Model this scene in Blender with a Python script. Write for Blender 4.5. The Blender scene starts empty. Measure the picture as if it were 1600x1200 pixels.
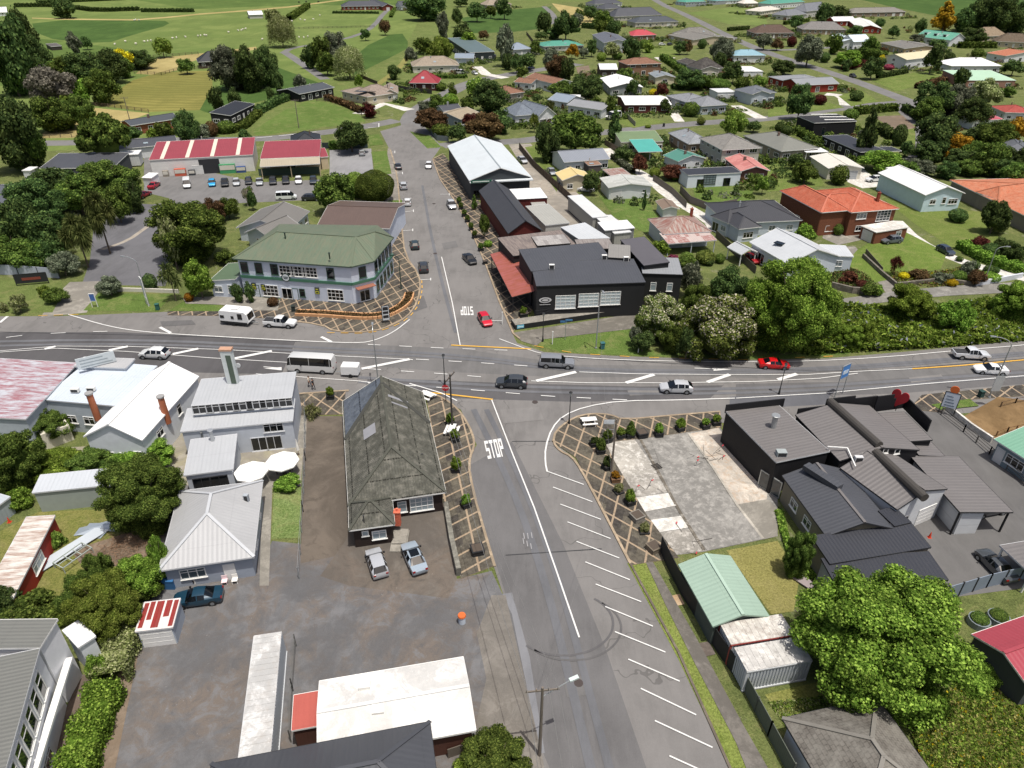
import bpy, bmesh, math, random
from mathutils import Vector, Matrix, geometry
R = random.Random(11)
SC = bpy.context.scene
COL = SC.collection
# ------------------------------------------------------------------ camera
F, PITCH, ROLL, H = 1122.0, math.radians(32.1), math.radians(0.4), 55.0
SP, CP, SR, CR = math.sin(PITCH), math.cos(PITCH), math.sin(ROLL), math.cos(ROLL)
def ray(u, v):
    x, y = (u-800)/F, -(v-600)/F
    x, y = CR*x-SR*y, SR*x+CR*y
    return (x, CP+y*SP, -SP+y*CP)
def G(u, v, z=0.0):
    d = ray(u, v); t = (H-z)/max(-d[2], .02)
    return Vector((d[0]*t, d[1]*t, z))
def proj(p):
    x, y, z = p[0], p[1], p[2]-H
    cx, cy, cz = x, y*SP+z*CP, y*CP-z*SP
    cx /= cz; cy /= cz
    return 800+F*(CR*cx+SR*cy), 600-F*(-SR*cx+CR*cy)
def depth(p): return p[1]*CP-(p[2]-H)*SP
cam = bpy.data.cameras.new('camera'); co = bpy.data.objects.new('camera', cam); COL.objects.link(co)
cam.sensor_width = 36; cam.lens = F/1600*36; cam.clip_end = 6000; cam.clip_start = 1
X = Vector((CR, 0, 0))+Vector((0, SP, CP))*SR
Y = Vector((-SR, 0, 0))+Vector((0, SP, CP))*CR
Z = X.cross(Y)
m = Matrix((X, Y, Z)).transposed().to_4x4(); m.translation = (0, 0, H)
co.matrix_world = m; SC.camera = co
# ------------------------------------------------------------------ light
w = bpy.data.worlds.new('World'); SC.world = w; w.use_nodes = True
nt = w.node_tree; sky = nt.nodes.new('ShaderNodeTexSky'); sky.sky_type = 'NISHITA'; sky.sun_disc = False
EL = math.radians(74); SAZ = math.atan2(.6, -.8)
sky.dust_density = 5; sky.air_density = .8; sky.ozone_density = .4; sky.sun_elevation = EL; sky.sun_rotation = SAZ
nt.links.new(sky.outputs[0], nt.nodes['Background'].inputs[0]); nt.nodes['Background'].inputs[1].default_value = .105
sl = bpy.data.lights.new('sun', 'SUN'); so = bpy.data.objects.new('sun', sl); COL.objects.link(so)
sl.energy = 3.9; sl.angle = math.radians(.55); sl.color = (1, .955, .89)
so.rotation_euler = Vector((.6*math.cos(EL), -.8*math.cos(EL), math.sin(EL))).to_track_quat('Z', 'Y').to_euler()
SC.view_settings.view_transform = 'Standard'; SC.view_settings.look = 'None'; SC.view_settings.exposure = .2
SC.cycles.max_bounces = 5; SC.cycles.diffuse_bounces = 3; SC.cycles.glossy_bounces = 2; SC.cycles.transmission_bounces = 2
# ------------------------------------------------------------------ materials
def lin(c):
    if isinstance(c, str):
        c = [int(c[i:i+2], 16)/255 for i in (0, 2, 4)]
        c = [x/12.92 if x <= .04045 else ((x+.055)/1.055)**2.4 for x in c]
    return tuple(c)
MATS = {}
class NT:
    def __init__(s, name):
        s.m = bpy.data.materials.new(name); s.m.use_nodes = True; s.t = s.m.node_tree
        s.b = s.t.nodes['Principled BSDF']; s.o = s.t.nodes['Material Output']
    def n(s, typ, **k):
        nd = s.t.nodes.new('ShaderNode'+typ)
        for a, v in k.items(): setattr(nd, a, v)
        return nd
    def l(s, a, b): s.t.links.new(a, b)
    def coord(s, which):
        if which == 'pos': return s.n('NewGeometry').outputs['Position']
        tc = s.n('TexCoord'); return tc.outputs['UV' if which == 'uv' else 'Object']
    def scale(s, c, sc, rot=0):
        mp = s.n('Mapping'); mp.inputs['Scale'].default_value = sc; mp.inputs['Rotation'].default_value = (0, 0, rot); s.l(c, mp.inputs[0]); return mp.outputs[0]
    def noise(s, c, sc, det=4, rough=.55, stretch=None, dist=0):
        if stretch: c = s.scale(c, stretch)
        nd = s.n('TexNoise'); nd.inputs['Scale'].default_value = sc; nd.inputs['Detail'].default_value = det; nd.inputs['Roughness'].default_value = rough
        nd.inputs['Distortion'].default_value = dist
        s.l(c, nd.inputs[0]); return nd.outputs[0]
    def ramp(s, f, stops):
        nd = s.n('ValToRGB'); e = nd.color_ramp.elements
        while len(e) < len(stops): e.new(.5)
        for i, (p, c) in enumerate(stops):
            e[i].position = p; c = (c, c, c) if isinstance(c, (int, float)) else lin(c); e[i].color = (*c, 1)
        s.l(f, nd.inputs[0]); return nd.outputs[0]
    def mix(s, f, a, b, typ='MIX'):
        nd = s.n('MixRGB', blend_type=typ)
        for k, v in ((0, f), (1, a), (2, b)):
            if isinstance(v, (int, float)): nd.inputs[k].default_value = v if k == 0 else (v, v, v, 1)
            elif isinstance(v, (tuple, list, str)): nd.inputs[k].default_value = (*lin(v), 1)
            else: s.l(v, nd.inputs[k])
        return nd.outputs[0]
    def math(s, op, a, b=0.0):
        nd = s.n('Math', operation=op)
        for k, v in ((0, a), (1, b)):
            if isinstance(v, (int, float)): nd.inputs[k].default_value = v
            else: s.l(v, nd.inputs[k])
        return nd.outputs[0]
    def sep(s, c):
        nd = s.n('SeparateXYZ'); s.l(c, nd.inputs[0]); return nd.outputs
    def bump(s, h, st=.5, dist=.05):
        nd = s.n('Bump'); nd.inputs['Strength'].default_value = st; nd.inputs['Distance'].default_value = dist
        s.l(h, nd.inputs['Height']); s.l(nd.outputs[0], s.b.inputs['Normal'])
    def col(s, c):
        if isinstance(c, (tuple, list, str)): s.b.inputs['Base Color'].default_value = (*lin(c), 1)
        else: s.l(c, s.b.inputs['Base Color'])
    def fin(s, rough=.8, metal=0, spec=None):
        s.b.inputs['Roughness'].default_value = rough; s.b.inputs['Metallic'].default_value = metal
        if spec is not None: s.b.inputs['Specular IOR Level'].default_value = spec
        return s.m
def mul(c, k): return tuple(min(x*k, .95) for x in lin(c))
def M(kind, c='808080', c2=None, rough=None, p=None):
    key = (kind, c, c2, rough, p)
    if key in MATS: return MATS[key]
    t = NT(kind); c = lin(c)
    if kind == 'plain':
        ps = t.coord('pos'); f = t.noise(ps, 1.3, 5)
        t.col(t.mix(f, mul(c, .84), mul(c, 1.13))); r = t.fin(rough or .75)
    elif kind == 'paint':
        t.col(c); t.b.inputs['Coat Weight'].default_value = .6; t.b.inputs['Coat Roughness'].default_value = .05; r = t.fin(.35, .15)
    elif kind == 'glass':
        t.col(c); r = t.fin(.06, 0, .7)
    elif kind == 'metal':
        t.col(c); r = t.fin(rough or .4, .6)
    elif kind in ('corr', 'rust', 'patch'):
        uv = t.coord('uv'); xs = t.sep(uv); ob = t.coord('pos')
        wv = t.math('SINE', t.math('MULTIPLY', xs[0], 2*math.pi/(p or .45)))
        st = t.noise(uv, 1.0, 5, .6, (1.6, .18, 1)); bl = t.noise(ob, .35, 4)
        k_ = 0 if kind == 'corr' else .08; base = t.mix(st, mul(c, .9-k_), mul(c, 1.08+k_)); base = t.mix(t.ramp(bl, [(.35, .0), (.7, .45)]), base, mul(c, .78))
        sheet = t.math('GREATER_THAN', t.math('FRACT', t.math('MULTIPLY', xs[0], 1/1.8)), .955)
        base = t.mix(t.math('MULTIPLY', sheet, .22), base, mul(c, .6))
        lap = t.math('GREATER_THAN', t.math('FRACT', t.math('MULTIPLY', xs[1], 1/3.3)), .975)
        base = t.mix(t.math('MULTIPLY', lap, .28), base, mul(c, .62))
        if kind == 'rust':
            f = t.ramp(t.noise(uv, 1.4, 6, .65, (1.5, .3, 1)), [(.40, 0), (.60, 1.0)])
            base = t.mix(f, base, t.mix(st, mul(c2 or '7a3b22', .7), mul(c2 or '7a3b22', 1.25)))
        if kind == 'patch':
            sh = t.n('TexWhiteNoise', noise_dimensions='2D'); fl = t.n('VectorMath', operation='FLOOR'); t.l(t.scale(uv, (1/.8, 1/2.6, 1)), fl.inputs[0]); t.l(fl.outputs[0], sh.inputs[0])
            f = t.math('GREATER_THAN', sh.outputs[0], .5); g = t.ramp(t.noise(uv, 2.2, 6, .7), [(.42, .25), (.58, 1)])
            base = t.mix(t.mix(1, f, g, 'MULTIPLY'), base, c2)
        fine = t.noise(ob, 9.0, 3); base = t.mix(.25, base, t.mix(fine, mul(c, .6), mul(c, 1.3)))
        t.col(base); t.bump(wv, .5 if p else .3, .03); r = t.fin(rough or .5, .0, .3)
    elif kind == 'tile':
        uv = t.coord('uv'); xs = t.sep(uv)
        br = t.n('TexBrick'); br.inputs['Scale'].default_value = 1; br.inputs['Brick Width'].default_value = .42; br.inputs['Row Height'].default_value = .36
        br.inputs['Mortar Size'].default_value = .03; br.inputs['Color1'].default_value = (*mul(c, .8), 1); br.inputs['Color2'].default_value = (*mul(c, 1.25), 1); br.inputs['Mortar'].default_value = (*mul(c, .45), 1)
        t.l(uv, br.inputs[0]); big = t.ramp(t.noise(uv, .8, 6, .7), [(.38, 0), (.68, 1)])
        base = t.mix(big, br.outputs[0], mul(c2 or c, .9)); base = t.mix(.3, base, t.mix(t.noise(uv, 5, 4), mul(c, .45), mul(c, 1.5)))
        saw = t.math('FRACT', t.math('MULTIPLY', xs[1], 1/.36))
        t.col(base); t.bump(t.mix(.6, saw, br.outputs[1]), .6, .06); r = t.fin(.9, 0, .2)
    elif kind == 'oldtile':
        uv = t.coord('uv'); xs = t.sep(uv)
        f = t.ramp(t.noise(uv, .9, 7, .72), [(.3, mul(c, .55)), (.5, c), (.75, c2 or mul(c, 1.5))])
        lines = t.math('GREATER_THAN', t.math('FRACT', t.math('MULTIPLY', xs[1], 1/2.3)), .93)
        br = t.ramp(t.noise(uv, 3.2, 4, .6, (1.6, .7, 1)), [(.44, 0), (.5, 1)])
        base = t.mix(t.math('MULTIPLY', lines, br), f, mul(c, .25))
        mo = t.ramp(t.noise(uv, 4, 6, .8), [(.56, 0), (.68, .8)]); base = t.mix(mo, base, (.105, .105, .07))
        wv = t.math('SINE', t.math('MULTIPLY', xs[0], 2*math.pi/.3)); sw = t.math('FRACT', t.math('MULTIPLY', xs[1], 1/.4))
        t.col(base); t.bump(t.math('ADD', wv, sw), .7, .05); r = t.fin(.95, 0, .1)
    elif kind in ('board', 'vboard'):
        uv = t.coord('uv'); xs = t.sep(uv); ax = xs[1 if kind == 'board' else 0]; P = p or .2
        fr = t.math('FRACT', t.math('MULTIPLY', ax, 1/P)); ed = t.math('LESS_THAN', fr, .12)
        f = t.noise(t.coord('pos'), .9, 5); base = t.mix(f, mul(c, .86), mul(c, 1.1)); base = t.mix(t.math('MULTIPLY', ed, .3), base, mul(c, .55))
        t.col(base); t.bump(fr, .5, .03); r = t.fin(rough or .7, 0, .3)
    elif kind == 'brick':
        uv = t.coord('uv'); br = t.n('TexBrick'); br.inputs['Scale'].default_value = 3.2; br.inputs['Mortar Size'].default_value = .02
        br.inputs['Color1'].default_value = (*mul(c, .75), 1); br.inputs['Color2'].default_value = (*mul(c, 1.25), 1); br.inputs['Mortar'].default_value = (*mul(c, 1.5), 1)
        t.l(uv, br.inputs[0]); t.col(br.outputs[0]); r = t.fin(.9, 0, .2)
    elif kind == 'grass':
        ps = t.coord('pos'); a = t.noise(ps, .05, 6, .65, None, .6); b = t.noise(ps, .5, 6, .7, None, .5); d = t.noise(ps, 5, 4, .75); c2 = lin(c2 or mul(c, 1.3))
        base = t.mix(t.ramp(b, [(.38, 0), (.62, 1)]), c, c2); base = t.mix(t.ramp(a, [(.42, 0), (.6, .75)]), base, mul(c, .66))
        dry = t.ramp(t.noise(ps, .28, 7, .75, None, 1), [(.5, 0), (.64, .75)]); base = t.mix(dry, base, (.27, .235, .11))
        if p: base = t.mix(t.ramp(t.noise(ps, .16, 7, .75, None, .8), [(.53, 0), (.57, .8)]), base, (.045, .06, .02)); base = t.mix(t.ramp(t.noise(ps, .21, 6, .7, None, 1.5), [(.6, 0), (.64, .8)]), base, (.26, .23, .19))
        base = t.mix(.6, base, t.mix(t.ramp(d, [(.3, 0), (.7, 1)]), mul(c, .4), mul(c2, 1.4)))
        t.col(base); t.bump(d, .8, .2); r = t.fin(.95, 0, .1)
    elif kind == 'pasture':
        ps = t.coord('pos'); a = t.noise(ps, .022, 6, .65, None, .8); b = t.noise(ps, .1, 7, .7, (1, .4, 1), .8); c2 = lin(c2 or mul(c, 1.3))
        base = t.mix(t.ramp(a, [(.4, 0), (.6, 1)]), mul(c, .85), c2); base = t.mix(t.ramp(b, [(.42, .0), (.62, .7)]), base, mul(c, .62))
        if p:
            x = t.sep(t.scale(ps, (1, 1, 1), p)); wv = t.math('SINE', t.math('ADD', t.math('MULTIPLY', x[1], 1.3), t.math('MULTIPLY', t.noise(ps, .04, 3), 16)))
            base = t.mix(t.math('MULTIPLY', t.math('GREATER_THAN', wv, .1), .6), base, mul(c, .5))
        d = t.noise(ps, 1.4, 4, .7); base = t.mix(.45, base, t.mix(d, mul(c, .55), mul(c2, 1.25)))
        t.col(base); t.bump(d, .5, .3); r = t.fin(.95, 0, .1)
    elif kind == 'asphalt':
        ps = t.coord('pos'); a = t.noise(ps, .11, 6, .62); b = t.noise(ps, .55, 6, .7, (1.5, .3, 1)); g = t.noise(ps, 22, 2, .6); q = t.noise(ps, 1.8, 6, .75)
        base = t.mix(t.ramp(a, [(.38, 0), (.6, 1)]), mul(c, .74), mul(c, 1.2)); base = t.mix(t.ramp(b, [(.44, 0), (.66, .6)]), base, mul(c, 1.45))
        base = t.mix(t.ramp(q, [(.62, 0), (.7, .35)]), base, mul(c, .55)); base = t.mix(.5, base, t.mix(g, mul(c, .62), mul(c, 1.4)))
        if p:
            vo = t.n('TexVoronoi', feature='DISTANCE_TO_EDGE'); vo.inputs['Scale'].default_value = .09
            mp = t.n('VectorMath', operation='ADD'); t.l(ps, mp.inputs[0]); nz = t.n('TexNoise'); nz.inputs['Scale'].default_value = .35; t.l(ps, nz.inputs[0])
            sc = t.n('VectorMath', operation='SCALE'); sc.inputs['Scale'].default_value = 5; t.l(nz.outputs[1], sc.inputs[0]); t.l(sc.outputs[0], mp.inputs[1]); t.l(mp.outputs[0], vo.inputs[0])
            base = t.mix(t.math('MULTIPLY', t.math('LESS_THAN', vo.outputs[0], .004), .5), base, mul(c, .4))
        t.col(base); t.bump(g, .3, .02); r = t.fin(.9, 0, .25)
    elif kind == 'yard':
        ps = t.coord('pos'); a = t.noise(ps, .12, 7, .68, None, 1.2); b = t.noise(ps, .5, 7, .72, None, .8); g = t.noise(ps, 12, 3, .7); c2 = lin(c2 or '6a5a4c')
        base = t.mix(t.ramp(a, [(.42, 0), (.54, 1)]), c, c2); base = t.mix(t.ramp(b, [(.5, 0), (.58, .8)]), base, mul(c, 1.42)); base = t.mix(t.ramp(b, [(.34, .8), (.46, 0)]), base, mul(c, .5)); base = t.mix(t.ramp(t.noise(ps, .05, 5, .7, None, 1.5), [(.45, 0), (.58, .75)]), base, mul(c, .55))
        sp = t.ramp(t.noise(ps, 2.6, 6, .8), [(.63, 0), (.68, .8)]); base = t.mix(t.mix(1, sp, t.ramp(a, [(.42, 0), (.55, 1)]), 'MULTIPLY'), base, mul(c, 2.6))
        base = t.mix(.45, base, t.mix(g, mul(c, .55), mul(c, 1.4))); t.col(base); t.bump(g, .3, .03); r = t.fin(.95, 0, .15)
    elif kind == 'concrete':
        ps = t.coord('pos'); a = t.noise(ps, .25, 7, .7, None, .6); b = t.noise(ps, 1.3, 7, .75); g = t.noise(ps, 14, 3)
        base = t.mix(t.ramp(a, [(.36, 0), (.62, 1)]), mul(c, .6), mul(c, 1.18)); base = t.mix(t.ramp(t.noise(ps, .13, 7, .78, None, 2), [(.45, 0), (.53, .75)]), base, mul(c, .45)); base = t.mix(t.ramp(t.noise(ps, .6, 7, .75, None, 1.2), [(.5, 0), (.6, .6)]), base, mul(c, .5)); base = t.mix(t.ramp(b, [(.5, 0), (.62, .75)]), base, mul(c2 or c, .48 if not c2 else 1)); base = t.mix(.3, base, t.mix(g, mul(c, .6), mul(c, 1.3)))
        t.col(base); t.bump(b, .2, .02); r = t.fin(.9, 0, .2)
    elif kind == 'paver':
        uv = t.scale(t.coord('pos'), (1, 1, 1), p or 0); xs = t.sep(uv); ps = t.coord('pos')
        def ln(e, per, wd): return t.math('LESS_THAN', t.math('ABSOLUTE', t.math('SUBTRACT', t.math('FRACT', t.math('MULTIPLY', e, 1/per)), .5)), wd/per/2)
        a = t.math('ADD', xs[0], t.math('MULTIPLY', xs[1], .62)); b = t.math('SUBTRACT', xs[0], t.math('MULTIPLY', xs[1], .62))
        m_ = t.math('MAXIMUM', ln(a, 2.5, .25), ln(b, 2.5, .25)); cb = t.n('CombineXYZ'); [t.l(t.math('FLOOR', t.math('MULTIPLY', e, 1/2.5)), cb.inputs[i]) for i, e in enumerate((a, b))]; wn = t.n('TexWhiteNoise'); t.l(cb.outputs[0], wn.inputs[0]); d = t.noise(ps, 2.2, 6, .75); f = t.noise(ps, 5, 3)
        cream = t.mix(f, (.27, .195, .125), (.44, .35, .25)); dark = t.mix(t.ramp(d, [(.4, 0), (.7, 1)]), mul(c, .7), mul(c, 1.5)); dark = t.mix(wn.outputs[0], t.mix(1, dark, (.62, .6, .62), 'MULTIPLY'), t.mix(1, dark, (1.35, 1.3, 1.15), 'MULTIPLY')); dark = t.mix(t.ramp(t.noise(ps, 3.5, 6, .8), [(.6, 0), (.66, .5)]), dark, (.3, .3, .26))
        br = t.n('TexBrick'); br.inputs['Scale'].default_value = 4.2; br.inputs['Mortar'].default_value = (.45, .45, .45, 1); br.inputs['Color1'].default_value = (.85, .85, .85, 1); br.inputs['Color2'].default_value = (1, 1, 1, 1); t.l(uv, br.inputs[0])
        base = t.mix(t.math('MULTIPLY', m_, t.ramp(t.noise(ps, 1.1, 6, .7), [(.28, .45), (.42, .95)])), dark, cream); t.col(t.mix(.7, base, br.outputs[0], 'MULTIPLY')); r = t.fin(.9, 0, .2)
    elif kind == 'leaf':
        ge = t.n('NewGeometry'); oi = t.n('ObjectInfo'); c2 = lin(c2 or mul(c, 1.9))
        rnd = ge.outputs['Random Per Island']; base = t.ramp(rnd, [(0, mul(c, .62)), (.5, c), (1, c2)])
        nz = t.ramp(t.noise(t.coord('obj'), 2.2, 3), [(.38, .7), (.62, 1.25)]); base = t.mix(1, base, nz, 'MULTIPLY')
        hv = t.n('HueSaturation'); t.l(base, hv.inputs['Color']); t.l(t.math('ADD', t.math('MULTIPLY', oi.outputs['Random'], .65), .8), hv.inputs['Value']); t.l(t.math('ADD', t.math('MULTIPLY', oi.outputs['Random'], .035), .484), hv.inputs['Hue'])
        df = t.n('BsdfDiffuse'); tr = t.n('BsdfTranslucent'); mx = t.n('MixShader'); mx.inputs[0].default_value = .36
        t.l(hv.outputs[0], df.inputs[0]); t.l(hv.outputs[0], tr.inputs[0]); t.l(df.outputs[0], mx.inputs[1]); t.l(tr.outputs[0], mx.inputs[2]); t.l(mx.outputs[0], t.o.inputs[0]); r = t.m
    MATS[key] = r; return r
# ------------------------------------------------------------------ mesh builder
class MB:
    def __init__(s): s.v = []; s.f = []; s.mi = []; s.uv = []
    def face(s, pts, mi=0, uv=None):
        i = len(s.v); s.v += [tuple(p) for p in pts]; s.f.append(tuple(range(i, i+len(pts)))); s.mi.append(mi); s.uv += uv if uv else [(0, 0)]*len(pts)
    def wquad(s, a, b, z0, z1, mi=0, z1b=None):       # vertical wall face with metre UVs
        L = math.hypot(b[0]-a[0], b[1]-a[1]); zb = z1 if z1b is None else z1b
        s.face([(a[0], a[1], z0), (b[0], b[1], z0), (b[0], b[1], zb), (a[0], a[1], z1)], mi, [(0, z0), (L, z0), (L, zb), (0, z1)])
    def box(s, x0, y0, z0, x1, y1, z1, mi=0, top=None, bottom=True):
        s.wquad((x0, y0), (x1, y0), z0, z1, mi); s.wquad((x1, y0), (x1, y1), z0, z1, mi); s.wquad((x1, y1), (x0, y1), z0, z1, mi); s.wquad((x0, y1), (x0, y0), z0, z1, mi)
        s.face([(x0, y0, z1), (x1, y0, z1), (x1, y1, z1), (x0, y1, z1)], mi if top is None else top, [(x0, y0), (x1, y0), (x1, y1), (x0, y1)])
        if bottom: s.face([(x0, y1, z0), (x1, y1, z0), (x1, y0, z0), (x0, y0, z0)], mi)
        return s
    def bar(s, p, q, wd, ht, mi=0):                   # box along p->q
        p, q = Vector(p), Vector(q); d = (q-p).normalized(); u = Vector((0, 0, 1)) if abs(d.z) < .95 else Vector((1, 0, 0))
        sx = d.cross(u).normalized()*wd/2; sy = sx.cross(d).normalized()*ht/2
        c = [[e+a*sx+b*sy for a, b in ((-1, -1), (1, -1), (1, 1), (-1, 1))] for e in (p, q)]
        for i in range(4): j = (i+1) % 4; s.face([c[0][i], c[0][j], c[1][j], c[1][i]], mi)
        s.face(c[0][::-1], mi); s.face(c[1], mi); return s
    def tube(s, p, q, r0, r1=None, n=8, mi=0, cap=True):
        p, q = Vector(p), Vector(q); r1 = r0 if r1 is None else r1; d = (q-p).normalized(); u = Vector((0, 0, 1)) if abs(d.z) < .95 else Vector((1, 0, 0))
        a = d.cross(u).normalized(); b = a.cross(d)
        A = [p+(a*math.cos(t)+b*math.sin(t))*r0 for t in [2*math.pi*i/n for i in range(n)]]; B = [q+(a*math.cos(t)+b*math.sin(t))*r1 for t in [2*math.pi*i/n for i in range(n)]]
        i0 = len(s.v); s.v += [tuple(x) for x in A+B]
        for i in range(n):
            j = (i+1) % n; s.f.append((i0+j, i0+i, i0+n+i, i0+n+j)); s.mi.append(mi); s.uv += [(0, 0)]*4
        if cap: s.face(A, mi); s.face(B[::-1], mi)
        return s
    def prism(s, poly, z0, z1, mi=0, top=None):
        n = len(poly); ar = sum(poly[i][0]*poly[(i+1) % n][1]-poly[(i+1) % n][0]*poly[i][1] for i in range(n))
        if ar < 0: poly = poly[::-1]
        for i in range(n): s.wquad(poly[i], poly[(i+1) % n], z0, z1, mi)
        s.fill([(p[0], p[1], z1) for p in poly], mi if top is None else top); s.fill([(p[0], p[1], z0) for p in poly], mi, True); return s
    def fill(s, pts, mi=0, flip=False):
        V = [Vector(p) for p in pts]
        for tri in geometry.tessellate_polygon([V]):
            a, b, c = [V[k] for k in tri]
            if ((b-a).cross(c-a).z < 0) != flip: b, c = c, b
            s.face([a, b, c], mi, [(p.x, p.y) for p in (a, b, c)])
    def mesh(s, name, mats):
        me = bpy.data.meshes.new(name); me.from_pydata(s.v, [], s.f); me.polygons.foreach_set('material_index', s.mi)
        ul = me.uv_layers.new(name='UVMap'); ul.data.foreach_set('uv', [x for p in s.uv for x in p])
        for k in (mats if isinstance(mats, (list, tuple)) else [mats]): me.materials.append(k)
        me.update(); return me
    def build(s, name, mats, parent=None, smooth=False, weld=False):
        me = s.mesh(name, mats)
        if weld:
            bm = bmesh.new(); bm.from_mesh(me); bmesh.ops.remove_doubles(bm, verts=bm.verts, dist=.002); bm.to_mesh(me); bm.free()
        if smooth: me.polygons.foreach_set('use_smooth', [True]*len(me.polygons))
        return obj(name, me, parent)
def obj(name, me, parent=None, loc=None, rz=None, scale=None, mat=None):
    o = bpy.data.objects.new(name, me); COL.objects.link(o)
    if parent: o.parent = parent
    if loc is not None: o.location = loc
    if rz is not None: o.rotation_euler = (0, 0, rz)
    if scale is not None: o.scale = scale
    if mat is not None: setmat(o, mat)
    return o
def setmat(o, m, k=0):
    o.material_slots[k].link = 'OBJECT'; o.material_slots[k].material = m
def tag(o, label, cat, group=None):
    o['label'] = label; o['category'] = cat
    if group: o['group'] = group
    return o
def thing(name, label, cat, loc=(0, 0, 0), rz=0, group=None):
    o = bpy.data.objects.new(name, None); COL.objects.link(o); o.location = loc; o.rotation_euler = (0, 0, rz); o.empty_display_size = .5
    return tag(o, label, cat, group)
def struct(o, kind='structure'): o['kind'] = kind; return o
# ------------------------------------------------------------------ pixel tiles: data below is read off 4x enlargements of the photo
TX, TY, TK = 0., 0., 1.
def tile(x=0, y=0, k=4.0):
    global TX, TY, TK
    TX, TY, TK = x, y, k
def P(u, v, z=0.): return G(TX+u/TK, TY+v/TK, z)
def chaikin(pts, n=2, closed=False):
    for _ in range(n):
        out = [] if closed else [pts[0]]
        m_ = len(pts)
        for i in range(m_ if closed else m_-1):
            a, b = pts[i], pts[(i+1) % m_]; out += [a.lerp(b, .25), a.lerp(b, .75)]
        if not closed: out.append(pts[-1])
        pts = out
    return pts
ZC = [0]
def zz_(z):
    ZC[0] += 1
    return .008+.0004*ZC[0] if z < .06 else z+.0002*ZC[0]
def sheet(name, px, z, mat, sm=0, kind='structure'):
    z = zz_(z)
    pts = [P(*p, z) for p in px]
    if sm: pts = chaikin(pts, sm, True)
    b = MB(); b.fill(pts); return struct(b.build(name, mat), kind)
def slab(name, px, z, mat, sm=0, side=None):
    pts = [P(*p) for p in px]
    if sm: pts = chaikin(pts, sm, True)
    b = MB(); b.prism([(p.x, p.y) for p in pts], -.05, z, 1, 0); return struct(b.build(name, [mat, side or mat]))
def strip(pts, wd, z, mat, name, off=0):
    b = MB(); L = 0; prev = None; n = len(pts)
    for i, p in enumerate(pts):
        a, c = pts[max(i-1, 0)], pts[min(i+1, n-1)]; d = Vector((c.x-a.x, c.y-a.y, 0)).normalized(); s = Vector((-d.y, d.x, 0)); e = p+s*off
        cur = (Vector((e.x, e.y, z))+s*wd/2, Vector((e.x, e.y, z))-s*wd/2)
        if prev: b.face([prev[1], cur[1], cur[0], prev[0]])
        prev = cur
    return struct(b.build(name, mat))
def line(name, px, wd, z, mat, sm=0):
    pts = [P(*p) for p in px]
    if sm: pts = chaikin(pts, sm)
    return strip(pts, wd, zz_(z), mat, name)
def resample(pts, step):
    out = [pts[0].copy()]; acc = 0
    for a, b in zip(pts, pts[1:]):
        L = (b-a).length; d = step-acc
        while d <= L: out.append(a.lerp(b, d/L)); d += step
        acc = L-(d-step)
    return out
def dashes(name, px, wd, on, off, z, mat, sm=0):
    z = zz_(z)
    pts = [P(*p) for p in px]
    if sm: pts = chaikin(pts, sm)
    q = resample(pts, on+off); fine = resample(pts, .25); k = int((on+off)/.25); w_ = int(on/.25)
    for i in range(0, len(fine)-w_, k): strip(fine[i:i+w_+1:max(w_, 1)], wd, z, mat, name)
def kerb(px, mat, wd=.2, ht=.16, sm=0, name='kerb', closed=False):
    pts = [P(*p) for p in px]
    if sm: pts = chaikin(pts, sm)
    b = MB(); n = len(pts)
    for i in range(n-1): b.bar((pts[i].x, pts[i].y, ht/2-.02), (pts[i+1].x, pts[i+1].y, ht/2-.02), wd, ht+.04)
    return struct(b.build(name, mat))
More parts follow.
